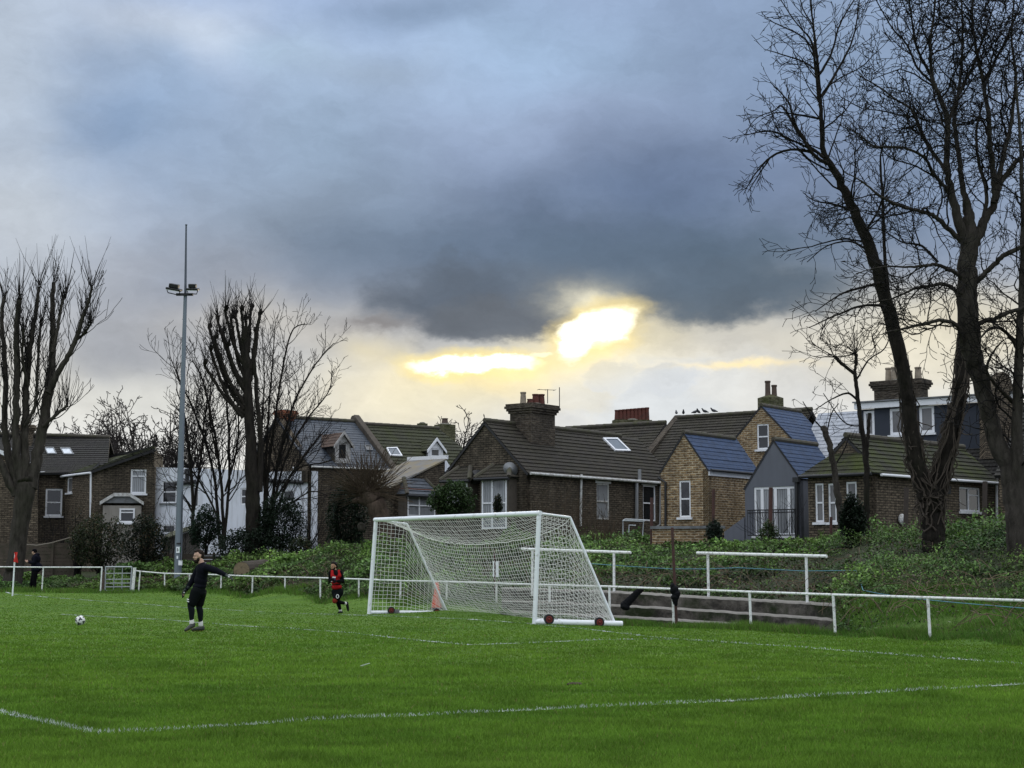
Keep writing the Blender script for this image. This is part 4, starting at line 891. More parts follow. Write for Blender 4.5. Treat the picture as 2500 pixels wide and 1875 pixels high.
# its pale lean-to wing
K = at(962, 1190, 76); L_ = extent(K, ROW_B, 1086); zh = at(1086, 1126, (K + ROW_B * L_).y).z; W_ = extent(K, ROW_A, 868)
P_ = lambda a_, b_, z: Vector((K.x, K.y, 0)) + ROW_A * a_ + ROW_B * b_ + Vector((0, 0, z))
Fs, Ff = Face(wall_plane(P_(0, 0, 0), P_(0, 1, 0))), Face(wall_plane(P_(0, 0, 0), P_(1, 0, 0)))
o = wall(h, Fs, [Fs.uz(P_(0, 0, 1)), Fs.uz(P_(0, L_, 1)), Fs.uz(P_(0, L_, zh)), Fs.uz(P_(0, 0, K.z))], MT['stock'], name='wing_wall')
wall(h, Ff, [Ff.uz(P_(0, 0, 1)), Ff.uz(P_(0, 0, K.z)), Ff.uz(P_(W_, 0, K.z)), Ff.uz(P_(W_, 0, 1))], MT['stock'], name='wing_wall')
mb = MB(); mb.slab([P_(-.1, -.2, K.z + .0), P_(W_, -.2, K.z + .0), P_(W_, L_, zh + .04), P_(-.1, L_, zh + .04)], Vector((0, 0, .08))); lt = mb.build('lean_to_roof', MT['felt'], h)
mb = MB(); mb.slab([P_(-.12, L_ + .0, zh + .1), P_(W_, L_, zh + .1), P_(W_, L_, zh + .3), P_(-.12, L_, zh + .3)], ROW_B * .12); mb.build('flashing', MT['upvc'], h)
bo = bay(h, Fs, 972, 1046, 1168, 1208, 1262, None, .5, roofmat=MT['slate'], glass=MT['net'])
mb = MB(); fbox(mb, Fs, Fs.px(972, 1205)[0], Fs.px(990, 1206)[1], Fs.px(1046, 1205)[0], Fs.px(990, 1193)[1], .02, .54); mb.build('brick_band', MT['redbrick'] if False else mat_plain('soft_red_brick_band', (.17, .07, .045), .9, .3, 9), h)
F = Face(wall_plane(at(1084, 1130, 83), at(1106, 1130, 84.5))); wall(h, F, [F.px(1086, 1118), F.px(1106, 1150), F.px(1106, 1165), F.px(1086, 1165)], MT['white'], name='flank_wall')

# ================================================================== white rendered house
K = at(381, 1140, 85); h = thing('rendered_house', 'white rendered house with flat roof and dark sash window, half hidden by bare trees', 'house', (K.x, K.y, 1), 'houses at the far end of the gardens')
F = Face(wall_plane(at(381, 1140, 85), at(770, 1150, 82)))
rs = [F.rect(395, 1174, 431, 1228), F.rect(470, 1188, 485, 1238), F.rect(587, 1192, 602, 1232), F.rect(690, 1196, 719, 1226), F.rect(396, 1281, 428, 1302)]
o = wall(h, F, [F.px(381, 1400), F.px(381, 1141), F.px(470, 1143), F.px(548, 1146), F.px(652, 1150), F.px(653, 1152), F.px(770, 1150), F.px(770, 1400)], MT['white'], rs)
for i, r in enumerate(rs): window(h, F, r, 'sash' if i in (0, 2) else 'plain', MT['upvc'], MT['glass'], MT['lead'] if i == 0 else None)
mb = MB(); mb.tube([F.p3(*F.px(655, 1174), .09), F.p3(*F.px(742, 1178), .09)], .1, 8); mb.build('gutter', MT['black'], h)
mb = MB(); mb.tube([F.p3(*F.px(432, 1181), .12), F.p3(*F.px(480, 1176), .12)], .12, 8); mb.build('gutter', MT['black'], h)
mb = MB(); fbox(mb, F, *F.px(739, 1178), *F.px(754, 1150), .01, .14); mb.build('hopper', MT['brown'], h)
pipe(h, F, [(723, 1140), (723, 1157)], .09, MT['upvc'], .2, 'vent_pipe')
pipe(h, F, [(459, 1172), (459, 1158)], .10, MT['black'], .1, 'flue'); mb = MB(); mb.lathe(F.p3(*F.px(459, 1158), .1), [(.19, 0), (.14, .25), (.16, .27)], 10); mb.build('cowl', MT['black'], h)
back = F.n * -6
mb = UVB(); P4 = [F.p3(*F.px(381, 1146)), F.p3(*F.px(770, 1154)), F.p3(*F.px(770, 1154)) + back, F.p3(*F.px(381, 1146)) + back]; mb.uface(P4, [(0, 0), (9, 0), (9, 6), (0, 6)]); mb.build('flat_roof', MT['felt'], h)
mb = UVB(); a, z_ = F.p3(*F.px(381, 1141)), Vector((0, 0, 4.6)); mb.uface([a, a + back, a + back - z_, a - z_], [(0, 5), (6, 5), (6, 0), (0, 0)]); a = F.p3(*F.px(770, 1150)); mb.uface([a, a + back, a + back - z_, a - z_], [(0, 5), (6, 5), (6, 0), (0, 0)]); mb.build('side_wall', MT['white'], h)
h2 = thing('loft_extension', 'dull cream loft extension with dark windows, seen through the bare twigs above the white house', 'building', (at(690, 1150, 90).x, 90, 1))
F = Face(wall_plane(at(620, 1150, 92), at(758, 1150, 89))); rs = [F.rect(676, 1108, 702, 1150), F.rect(735, 1112, 746, 1146), F.rect(640, 1115, 655, 1150)]
wall(h2, F, [F.px(622, 1290), F.px(622, 1085), F.px(680, 1058), F.px(760, 1108), F.px(762, 1290)], MT['cream'], rs)
for r in rs: window(h2, F, r, 'plain', MT['oldpaint'], MT['glass'])
roof(h2, [[F.p3(*F.px(616, 1088), .1), F.p3(*F.px(680, 1058), .1), F.p3(*F.px(680, 1058), -6), F.p3(*F.px(616, 1088), -6)], [F.p3(*F.px(765, 1110), .1), F.p3(*F.px(680, 1058), .1), F.p3(*F.px(680, 1058), -6), F.p3(*F.px(765, 1110), -6)]], MT['tile_dark'], seed=31)

# ================================================================== brick wing with raking mossy roof and hooded bay
K = at(222, 1148, 84); h = thing('brick_house', 'brown brick wing with a raking mossy roof edge and a white hooded bay', 'house', (K.x, K.y, 1), 'houses at the far end of the gardens')
F = Face(wall_plane(at(222, 1148, 84), at(380, 1148, 84.5))); rs = [F.rect(319, 1146, 357, 1205)]
wall(h, F, [F.px(222, 1400), F.px(222, 1148), F.px(377, 1095), F.px(377, 1400)], MT['stock'], rs)
window(h, F, rs[0], 'top', MT['upvc'], MT['net'], MT['upvc'], w=.09)
F2 = Face(wall_plane(at(158, 1158, 86.5), at(222, 1148, 84))); rs = [F2.rect(164, 1166, 176, 1203)]
wall(h, F2, [F2.px(158, 1400), F2.px(158, 1158), F2.px(222, 1148), F2.px(222, 1400)], MT['brown'], rs); window(h, F2, rs[0], 'plain', MT['upvc'], MT['blind'], MT['upvc'])
A_, B_, C_, D_, E_ = at(150, 1159, 86.5), at(222, 1149, 83.8), at(379, 1095, 84), at(378, 1089, 89), at(258, 1113, 91)
roof(h, [[B_, C_, D_, E_]], MT['tile_moss'], .3, .03, .14, seed=41); roof(h, [[A_, B_, E_]], MT['tile_moss'], .3, .03, .12, seed=42, name='side_roof')
mb = MB(); mb.tube([A_ + Vector((0, -.1, -.1)), B_ + Vector((0, -.1, -.12))], .06, 8); mb.build('gutter', MT['upvc'], h)
pipe(h, F, [(222, 1152), (221, 1266)], .05, MT['upvc'])
wq = UVB(); a = F.p3(*F.px(377, 1095)); bk = F.n * -7; z_ = Vector((0, 0, 6)); wq.uface([a, a + bk, a + bk - z_, a - z_], [(0, 6), (7, 6), (7, 0), (0, 0)]); wq.build('end_wall', MT['stock'], h)
# hooded bay
u = [F.px(x, 1230)[0] for x in (247, 281, 319, 353)]; z_lo, z_hi, z_b = F.px(300, 1229)[1], F.px(300, 1208)[1], 1.0
mb = MB(); top = [(u[0], z_lo), (u[1], z_hi), (u[2], z_hi), (u[3], z_lo)]
for i in range(3):
    a, b_ = top[i], top[i + 1]; mb.slab([F.p3(a[0], a[1] - .11, .62), F.p3(b_[0], b_[1] - .11, .62), F.p3(b_[0], b_[1] + .07, .62), F.p3(a[0], a[1] + .07, .62)], F.n * .1)
o = mb.build('bay_hood', MT['oldpaint'], h)
mb = MB(); mb.slab([F.p3(a, b_, .61) for a, b_ in top], F.n * -.6); mb.build('hood_panel', MT['lead'], o)
bw = MB(); fbox(bw, F, u[0] + .15, z_b, u[3] - .15, z_lo - .13, .0, .55); o = bw.build('bay', MT['oldpaint'] if False else MT['cream'], h)
F3 = Face(Plane(F.p3(0, 0, .65), F.n)); F3.U = F.U; r = F3.rect(291, 1241, 329, 1276); window(o, F3, r, 'top', MT['upvc'], MT['glass'], MT['upvc'], w=.09)

# ================================================================== main range at the left with rooflights, and the cut-off house at the edge
h = thing('brick_house', 'dark tiled brick house with two pale rooflights and a tall white sash window', 'house', (at(120, 1200, 86).x, 86, 1), 'houses at the far end of the gardens')
F = Face(wall_plane(at(60, 1150, 86), at(170, 1150, 86.8))); rs = [F.rect(111, 1193, 152, 1260)]
wall(h, F, [F.px(20, 1400), F.px(20, 1156), F.px(250, 1150), F.px(250, 1400)], MT['stock'], rs); window(h, F, rs[0], 'sash', MT['upvc'], MT['glass'], MT['upvc'], w=.09)
rq = [at(-120, 1160, 85.6), at(262, 1152, 86.4), at(268, 1069, 91.2), at(-120, 1058, 90.5)]; r2 = [rq[3] + Vector((0, 5, -3.6)), rq[2] + Vector((0, 5, -3.6)), rq[2], rq[3]]
roof(h, [rq, r2], MT['tile_dark'], .3, .035, .1, ridge=[(rq[3] + Vector((0, 0, .06)), rq[2] + Vector((0, 0, .06)))], seed=43)
RL = plane3(rq[0], rq[1], rq[2]); MT['glass_painted_sky'] = glass_mat('painted_sky_sheen_glass', (.42, .47, .52), .1)  # sky reflection put into the pale base colour of this glass
rooflight(h, RL, [(108, 1091), (131, 1091), (139, 1107), (115, 1107)], MT['lead'], MT['glass_painted_sky']); rooflight(h, RL, [(146, 1092), (171, 1092), (181, 1108), (155, 1108)], MT['lead'], MT['glass_painted_sky'])
rooflight(h, RL, [(12, 1085), (24, 1085), (30, 1098), (17, 1098)], MT['lead'], MT['glass_painted_sky'])
cz = at(68, 1035, 90); chimney(h, (cz.x, cz.y), .55, .5, 6.5, at(68, 1038, 90).z, .1, MT['brown'], [(0, 0, .17, .6)], MT['potbuff'])
gutter(h, F.p3(*F.px(96, 1154), .1), F.p3(*F.px(160, 1152), .1), MT['upvc'], .05)
pipe(h, F, [(94, 1145), (89, 1275)], .05, MT['black'])
h = thing('brick_house', 'brown brick wing with white raking verge, cut off by left edge of photo', 'house', (at(20, 1200, 81).x, 81, 1), 'houses at the far end of the gardens')
F = Face(wall_plane(at(-100, 1150, 81), at(95, 1150, 82))); wall(h, F, [F.px(-200, 1400), F.px(-200, 1020), F.px(-60, 1072), F.px(92, 1140), F.px(92, 1400)], MT['yellow'] if False else MT['brown'])
mb = MB(); mb.slab([F.p3(*F.px(-200, 1016), .03), F.p3(*F.px(96, 1137), .03), F.p3(*F.px(96, 1147), .03), F.p3(*F.px(-200, 1028), .03)], F.n * .08); mb.build('bargeboard', MT['upvc'], h)
mb = UVB(); a, b_ = F.p3(*F.px(-200, 1018)), F.p3(*F.px(94, 1138)); bk = F.n * -6; mb.uface([a, b_, b_ + bk, a + bk], [(0, 0), (4, 0), (4, 6), (0, 6)]); mb.build('roof', MT['tile_dark'], h)

# ================================================================== garden walls, fences, shed between the houses and the bank
def board_fence(name, label, pts, ztop, zbot, mat, cat='fence', board=.16, gap=.012, post_every=1.8):
    t_ = thing(name, label, cat, (pts[0].x, pts[0].y, zbot))
    mb = MB(); L0 = 0; r_ = random.Random(9)
    for i in range(len(pts) - 1):
        a, b_ = pts[i], pts[i + 1]; F = Face(wall_plane(a, b_)); ua, ub = sorted((F.uz(a)[0], F.uz(b_)[0])); z = zbot
        while z < ztop:
            u = ua
            while u < ub - .05:
                u2 = min(ub, u + post_every); o_ = r_.uniform(0, .012); fbox(mb, F, u + .005, z, u2 - .005, min(ztop, z + board) - gap + r_.uniform(-.01, .006), o_, o_ + .02); u = u2
            z += board
        u = ua
        pm = MB()
        while u < ub + .1: fbox(pm, F, u - .05, zbot - .2, u + .05, ztop + .05, .035, .12); u += post_every
        pm.build('post', mat, t_)
    mb.build('board_panel', mat, t_); return t_
m_wood = mat_plain('weathered_fence_timber', (.085, .068, .052), .9, .45, 6, dirt=(.03, .034, .018), dirt_amt=.6)
board_fence('garden_fence', 'dark weathered horizontal board fence behind the standing person in the dark coat', [at(-160, 1380, 75), at(190, 1380, 75.5)], zat(1325, 75), .2, m_wood)
board_fence('garden_fence', 'low brown board fence beside the floodlight mast', [at(360, 1380, 75.5), at(560, 1380, 74)], zat(1352, 75), .3, m_wood)
sh = thing('garden_shed', 'small grey-green garden shed with sloping roof behind the floodlight mast', 'shed', (at(440, 1330, 78).x, 78, 1))
F = Face(wall_plane(at(395, 1330, 77.6), at(490, 1330, 77.6))); wall(sh, F, [F.px(398, 1400), F.px(398, 1318), F.px(486, 1290), F.px(486, 1400)], mat_plain('shed_boards', (.13, .12, .105), .9, .3, 5))
mb = MB(); mb.slab([F.p3(*F.px(392, 1322), .2), F.p3(*F.px(490, 1288), .2), F.p3(*F.px(490, 1270), -2.2), F.p3(*F.px(392, 1300), -2.2)], Vector((0, 0, .07))); mb.build('roof', mat_plain('mossy_felt', (.085, .09, .055), .95, .4, 3), sh)
gw = thing('garden_wall', 'low yellow brick garden wall with grey coping below the yellow brick gable', 'wall', (at(1680, 1320, 57).x, 57, 2))
F = Face(wall_plane(at(1592, 1300, 57.5), at(1762, 1300, 56.6))); wall(gw, F, [F.px(1592, 1390), F.px(1592, 1290), F.px(1764, 1288), F.px(1764, 1390)], MT['yellow'])
mb = MB(); fbox(mb, F, F.px(1588, 1290)[0], F.px(1660, 1291)[1], F.px(1766, 1290)[0], F.px(1660, 1284)[1], -.3, .06); mb.build('coping', MT['lead'], gw)
# ================================================================== railing round the pitch, gate, crush barriers, terrace
MT['rail'] = mat_plain('chipped_white_gloss', (.80, .82, .80), .5, .12, 4, dirt=(.10, .07, .045), dirt_amt=.45, dirt_scale=14)
MT['rust'] = mat_plain('rusty_red_steel', (.075, .034, .028), .8, .5, 7, dirt=(.03, .02, .018), dirt_amt=.7)
MT['galv'] = mat_plain('galvanised_steel', (.40, .43, .45), .5, .2, 6, metal=.35, dirt=(.2, .21, .2), dirt_amt=.5)
def post_bar(parent, top, bot, r, mat, name='post', n=8):
    mb = MB(); mb.tube([bot - Vector((0, 0, .15)), top], r, n); return mb.build(name, mat, parent)
def railing(name, label, rail_px, post_px, Yf, r=.026):
    P_ = [at(x, y, Yf(x)) for x, y in rail_px]; t_ = thing(name, label, 'railing', (P_[0].x, P_[0].y, 0), 'white railings round the pitch')
    mb = MB(); mb.tube(P_, r, 8); mb.build('rail', MT['rail'], t_)
    for xt, yt, xb in post_px:
        Y = Yf(xt); post_bar(t_, at(xt, yt, Y) - Vector((0, 0, .012)), stand(xb, Y + rnd.uniform(-.02, .02)), r * 1.1, MT['rail'])
    return t_
RX = [(331, 1393), (342, 1395), (402, 1400), (450, 1401), (550, 1404), (617, 1407), (696, 1409), (782, 1411), (876, 1414), (978, 1418), (1091, 1420), (1212, 1424), (1342, 1428), (1488, 1432), (1642, 1438), (1830, 1445), (2034, 1452), (2265, 1459), (2520, 1467), (2800, 1476)]
railing('pitch_railing', 'long white painted railing running behind the goal and along the bank', RX, [(342, 1395, 339), (402, 1400, 403), (463, 1401, 463), (540, 1404, 540)] + [(x, y, x + dx) for (x, y), dx in zip(RX[5:], (-1, 0, 1, 1, 0, -1, 0, 0, 0, 2, 2, 3, 2, 1, 0))], fence_Y)
railing('pitch_railing', 'short white railing at the left edge, left of the steel gate', [(-140, 1383), (0, 1384), (105, 1385), (250, 1385)], [(-45, 1384, -48), (106, 1385, 103), (249, 1384, 246)], lambda x: 65.6)
# gate
Yg = 65.9; gt = thing('gate', 'galvanised bar gate between the two white railings', 'gate', tuple(stand(290, Yg)))
q = lambda x, y: at(x, y, Yg); mb = MB()
for a, b_ in (((258, 1383), (256, 1449)), ((322, 1384), (318, 1448)), ((258, 1384), (322, 1384)), ((256, 1449), (297, 1450))): mb.tube([q(*a), q(*b_)], .028, 8)
mb.build('gate_frame', MT['galv'], gt)
for y in (1400, 1414.5, 1424, 1433, 1442): mb = MB(); mb.tube([q(257, y), q(320, y - .5)], .017, 6); mb.build('gate_bar', MT['galv'], gt)
for x in (279, 299): mb = MB(); mb.tube([q(x, 1384), q(x - 2, 1449)], .017, 6); mb.build('gate_bar', MT['galv'], gt)
mb = MB(); mb.tube([q(252, 1396), stand(252, Yg) - Vector((0, 0, .2))], .07, 8); mb.build('gate_post', mat_plain('brown_gate_post', (.09, .065, .05), .9, .4), gt)
mb = MB(); mb.tube([q(329, 1386), stand(324, Yg) - Vector((0, 0, .2))], .065, 8); mb.build('gate_post', MT['rail'], gt)
def barrier(label, rail, posts, Y):
    (x0, y0), (x1, y1) = rail; Yq = lambda x: Y[0] + (Y[1] - Y[0]) * (x - x0) / (x1 - x0)
    t_ = thing('crush_barrier', label, 'barrier', tuple(stand((x0 + x1) / 2, Yq((x0 + x1) / 2))), 'white barrier rails on the terrace')
    mb = MB(); mb.tube([at(x0, y0, Y[0]), at(x1, y1, Y[1])], .036, 10); mb.build('rail', MT['rail'], t_)
    for xt, xb, yb in posts:
        Yp = Yq(xt); yt = y0 + (y1 - y0) * (xt - x0) / (x1 - x0); mb = MB(); mb.tube([at(xb, yb, Yp) - Vector((0, 0, .25)), at(xt, yt, Yp) - Vector((0, 0, .02))], .033, 8); mb.build('post', MT['rail'], t_)
barrier('white barrier rail on two posts partly behind the goal net', ((1273, 1340), (1540, 1349)), [(1300, 1299, 1432), (1499, 1499, 1446)], (43.2, 41.1))
barrier('white barrier rail on two posts on the open terrace right of the goal', ((1702, 1350), (2018, 1358)), [(1728, 1730, 1458), (1968, 1971, 1467)], (39.9, 36.4))
# terrace steps
m_conc, t, b = new_mat('weathered_concrete'); pos = t.node('ShaderNodeNewGeometry').outputs['Position']
c = t.mix(t.mapr(t.noise(pos, 1.7, 7, .68), .35, .68, 0, 1), (.055, .050, .043), (.185, .170, .148)); c = t.mix(t.mapr(t.noise(t.mapping(pos, scale=(1.1, 1.1, 1.6)), 1.9, 7, .7), .46, .60, 0, .8), c, (.022, .021, .019))
c = t.mix(t.mapr(t.noise(pos, .8, 6, .62), .52, .64, 0, .85), c, (.018, .030, .010))
nz = t.node('ShaderNodeSeparateXYZ'); t.l.new(t.node('ShaderNodeNewGeometry').outputs['Normal'], nz.inputs[0]); c = t.mix(t.mapr(nz.outputs[2], .35, .8, 0, .8), c, t.mix(t.noise(pos, 6, 5, .6), (.20, .19, .17), (.38, .36, .33)))  # up-facing treads mixed lighter: their lit look is put into the colour
setp(b, t, base=c, rough=.95, spec=.1, normal=bump(t, t.noise(pos, 14, 7, .7), .8, .05))
st = thing('terrace_steps', 'three mossy concrete terrace steps behind the railing right of the goal', 'steps', tuple(stand(1642, 39)))
xs = np.arange(1225, 2031, 12.0); SY = np.interp(xs, STEP_X, STEP_Y); SZ = [np.interp(xs, STEP_X, [z[k] for z in STEP_Z]) for k in range(3)]
for k, nm in enumerate(('step', 'step', 'step')):
    mb = MB(); b0 = 0
    for i, x in enumerate(xs):
        Yk = SY[i] - 1.5 + .75 * k; w_ = rnd.uniform(-.012, .012); z1 = SZ[k][i] + rnd.uniform(-.008, .008); z0 = (SZ[k - 1][i] - .05) if k else -.35; dp = .80 if k < 2 else 1.25
        X = (x - CX) / FPX / cp
        for yy, zz in ((Yk + w_, z0), (Yk + w_ - .012, z1 - .035), (Yk + w_ + .045, z1), (Yk + dp, z1 + .005), (Yk + dp, z0)): mb.v.append((X * yy, yy, zz))
        if i:
            for j in range(4): a = (i - 1) * 5 + j; mb.f.append((a, a + 5, a + 6, a + 1)); mb.m.append(0)
    n_ = len(xs); mb.f += [tuple(range(5)), tuple(range((n_ - 1) * 5, n_ * 5))[::-1]]; mb.m += [0, 0]
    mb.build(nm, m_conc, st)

# ================================================================== goal with net
MT['goal'] = mat_plain('white_goal_enamel', (.84, .87, .90), .32, .06, 3, spec=.5, dirt=(.45, .46, .43), dirt_amt=.25, dirt_scale=8)
g = thing('football_goal', 'white wheeled football goal with slack white net', 'goal', (-1.7, 40.8, 0))
LB_, LT, RB_, RT = at(901, 1500, 44), at(918, 1269, 44), at(1305, 1521, 37.7), at(1316, 1253, 37.7)
LBT, RBT, LBB, RBB = at(994, 1279, 44.6), at(1392, 1263, 38.25), at(1093, 1498, 45.1), at(1503, 1526, 38.3)
ur = (RT - LT).normalized()
def bar(name, pts, r, n=14): mb = MB(); mb.tube(pts, r, n); return mb.build(name, MT['goal'], g)
for a, b_ in ((LB_, LT), (RB_, RT)): bar('post', [a - Vector((0, 0, .03)), b_ - (b_ - a).normalized() * .055], .056)
bar('crossbar', [LT - ur * .06, RT + ur * .06], .058)
bar('top_stanchion', [LT, LBT], .028); bar('top_stanchion', [RT, RBT], .028); bar('back_stanchion', [LBT, LBB], .03); bar('back_stanchion', [RBT, RBB], .03)
bar('side_bar', [LB_ + Vector((0, 0, .05)), LBB + Vector((0, 0, .03))], .05); ed = at(1519, 1528, 38.25)
bar('side_bar', [RB_ + Vector((.0, 0, .03)), ed + Vector((0, 0, .05))], .066); bar('back_bar', [LBB + Vector((0, 0, .02)), RBB + Vector((0, 0, .02))], .032)
MT['tyre'] = mat_plain('black_rubber', (.02, .02, .021), .8, .3, 20); MT['redrim'] = mat_plain('red_wheel_paint', (.22, .022, .014), .45, .2, 12)
ax = -(RBB - RB_).cross(Vector((0, 0, 1))).normalized()
if ax.y > 0: ax = -ax
def wheel(c, r):
    c = Vector(c); mb = MB(); mb.lathe(c, [(r * .62, -.03), (r * .8, -.045), (r * .96, -.035), (r, 0), (r * .96, .035), (r * .8, .045), (r * .62, .03)], 22, axis=ax); o = mb.build('wheel', MT['tyre'], g, smooth=True)
    mb = MB(); mb.lathe(c + ax * .008, [(r * .6, -.02), (r * .63, .022), (r * .5, .03), (r * .3, .012), (r * .22, .03), (r * .12, .045)], 16, axis=ax); mb.build('rim', MT['redrim'], o, smooth=True)
    mb = MB(); d = (RBB - RB_).normalized(); mb.box(c - ax * .06 + d * .17 + Vector((0, 0, -.02)), (.14, .05, .09), Matrix.Rotation(math.atan2(d.y, d.x), 3, 'Z')); mb.build('wheel_bracket', MT['lead'], o)
for x, y, Y, r in ((1340, 1512, 37.75, .125), (1463, 1519, 38.05, .12), (955, 1490, 44.2, .10), (1066, 1494, 44.9, .10)): wheel(at(x, y, Y), r)

class Tubes:
    """many thin tapering tubes gathered into one mesh (a net, the twigs of one crown)"""
    def __init__(s): s.V, s.F, s.C, s.n = [], [], [], 0
    def add(s, pts, rad, n=3, col=None):
        P_ = np.asarray(pts, float); m = len(P_); R_ = np.broadcast_to(np.asarray(rad, float), (m,))
        t_ = np.gradient(P_, axis=0); t_ /= np.linalg.norm(t_, axis=1, keepdims=True) + 1e-12
        ref = np.array([.31, .87, .2]) if abs(t_[0] @ np.array([.31, .87, .2])) < .85 else np.array([.9, -.2, .3])
        a = np.cross(t_, ref); a /= np.linalg.norm(a, axis=1, keepdims=True) + 1e-12; c_ = np.cross(t_, a)
        w_ = 2 * np.pi * np.arange(n) / n
        V = P_[:, None] + (a[:, None] * np.cos(w_)[None, :, None] + c_[:, None] * np.sin(w_)[None, :, None]) * R_[:, None, None]
        i, k = np.meshgrid(np.arange(m - 1), np.arange(n), indexing='ij'); k2 = (k + 1) % n
        F_ = np.stack([i * n + k, i * n + k2, (i + 1) * n + k2, (i + 1) * n + k], -1).reshape(-1, 4) + s.n
        s.V.append(V.reshape(-1, 3)); s.F.append(F_); s.n += m * n
        if col is not None: s.C.append(np.broadcast_to(np.asarray(col, float), (m * n, 3)))
    def build(s, name, mat, parent=None, smooth=True):
        return mesh_np(name, np.vstack(s.V), np.vstack(s.F), mat, parent, np.vstack(s.C) if s.C else None, smooth)
A3 = lambda v: np.array(v, float)
m_net = mat_plain('white_net_cord', (.78, .78, .74), .8, .1, 5, spec=.2)
T_ = Tubes(); nr = 0.0054; lt, rt, lbt, rbt, lbb, rbb, lb, rb = map(A3, (LT, RT, LBT, RBT, LBB, RBB, LB_, RB_))
nu, n1, n2 = 78, 9, 27; u = np.linspace(0, 1, nu)
def netp(uu, v):
    """v: 0 crossbar, 1 back of the roof, 2 foot of the back panel"""
    sag = .62 * (4 * uu * (1 - uu)) ** .62; tb = lbt + (rbt - lbt) * uu; tb[2] -= sag; tb += (lt - lbt) * .12 * 4 * uu * (1 - uu)
    cb = lt + (rt - lt) * uu; bb = lbb + (rbb - lbb) * uu
    if v <= 1: p = cb + (tb - cb) * v; p[2] -= .10 * math.sin(math.pi * v) * 4 * uu * (1 - uu)
    else:
        w_ = v - 1; p = tb + (bb - tb) * w_; k = math.sin(math.pi * w_) * 4 * uu * (1 - uu); p[2] -= .16 * k; p += (lt - lbt) * A3((1, 1, 0)) * .25 * k
    return p
jit = lambda: NR.normal(0, .007, 3)
G_ = np.array([[netp(uu, v) + (jit() if 0 < iv < n1 + n2 - 2 else 0) for iv, v in enumerate(np.concatenate([np.linspace(0, 1, n1), np.linspace(1, 2, n2)[1:]]))] for uu in u])
for i in range(nu): T_.add(G_[i], nr)
for j in range(1, G_.shape[1]): T_.add(G_[:, j], nr if j != n1 - 1 else .012)
for F0, T0, TB, BB in ((lb, lt, lbt, lbb), (rb, rt, rbt, rbb)):
    ns_, nh = 20, 25
    S_ = np.zeros((ns_, nh, 3))
    for i, s_ in enumerate(np.linspace(0, 1, ns_)):
        top = T0 + (TB - T0) * min(1, s_ * 2.4); k = max(0, (s_ - 1 / 2.4) / (1 - 1 / 2.4)); top = top + (BB - TB) * k; bot = F0 + (BB - F0) * s_
        for j, w_ in enumerate(np.linspace(0, 1, nh)):
            S_[i, j] = bot + (top - bot) * w_ + jit() * (1 if 0 < j < nh - 1 else 0); S_[i, j, 2] -= .05 * math.sin(math.pi * s_) * (1 - w_) * 0
    for i in range(ns_): T_.add(S_[i], nr)
    for j in range(nh): T_.add(S_[:, j], nr)
T_.build('net', m_net, g)

# ================================================================== small things on and by the pitch
def ico_dirs():
    f = (1 + 5 ** .5) / 2; return [Vector(v).normalized() for v in ((0,1,f),(0,-1,f),(0,1,-f),(0,-1,-f),(1,f,0),(-1,f,0),(1,-f,0),(-1,-f,0),(f,0,1),(-f,0,1),(f,0,-1),(-f,0,-1))]
bc = ground(195.5, 1527); bc = Vector((bc.x, bc.y, .113))
bm = bmesh.new(); bmesh.ops.create_icosphere(bm, subdivisions=5, radius=.113); R0 = Matrix.Rotation(.7, 3, 'X') @ Matrix.Rotation(.5, 3, 'Z'); me = bpy.data.meshes.new('football')
dirs = [R0 @ d for d in ico_dirs()]
for f in bm.faces:
    c = f.calc_center_median().normalized(); f.smooth = True
    d = max(dirs, key=lambda q: q.dot(c)); ang1 = math.acos(min(1, d.dot(c))); e = d.orthogonal().normalized(); w_ = math.atan2(c.dot(d.cross(e)), c.dot(e)) * 3
    f.material_index = 1 if ang1 < .33 + .13 * math.cos(w_) else 0
bm.to_mesh(me); bm.free(); me.materials.append(mat_plain('white_ball_leather', (.72, .73, .70), .4, .08, 20)); me.materials.append(mat_plain('black_ball_print', (.02, .022, .025), .4, .1))
ball = lk(bpy.data.objects.new('football', me)); ball.location = bc; tag(ball, 'white football with black triangles lying on the grass', 'ball')
# corner flag
fp = stand(32, 60.5); fl = thing('corner_flag', 'white corner post with a limp red flag at its top', 'flag', tuple(fp))
mb = MB(); tp = at(37, 1350, 60.5); mb.tube([fp - Vector((0, 0, .1)), tp], .03, 8); mb.build('pole', MT['goal'], fl)
mb = MB(); n_ = 9; rows = []
for i in range(n_):
    w_ = i / (n_ - 1); rows.append([at(34.5 + 8.5 * k + (1.3 * math.sin(w_ * 5 + k * 3)), 1348 + (24 + 2 * k) * w_, 60.4 + .05 * math.sin(w_ * 4 + k * 4)) for k in (0, .33, .66, 1)])
for i in range(n_ - 1):
    for k in range(3): mb.face([rows[i][k], rows[i][k + 1], rows[i + 1][k + 1], rows[i + 1][k]])
mb.build('flag_cloth', mat_plain('red_flag_cloth', (.50, .022, .016), .8, .15), fl, smooth=True)
# cone
cpnt = stand(1067, 45.6); cn = thing('traffic_cone', 'orange traffic cone standing behind the left part of the goal', 'cone', tuple(cpnt)); m_or = mat_plain('orange_plastic', (.55, .06, .012), .5, .2, 6)
mb = MB(); mb.lathe(cpnt, [(.17, .03), (.15, .06), (.045, .74), (.03, .75)], 18); mb.build('cone_body', m_or, cn, smooth=True)
mb = MB(); mb.box(cpnt + Vector((0, 0, .02)), (.38, .38, .04)); mb.build('base', MT['tyre'], cn, bevel=.01)
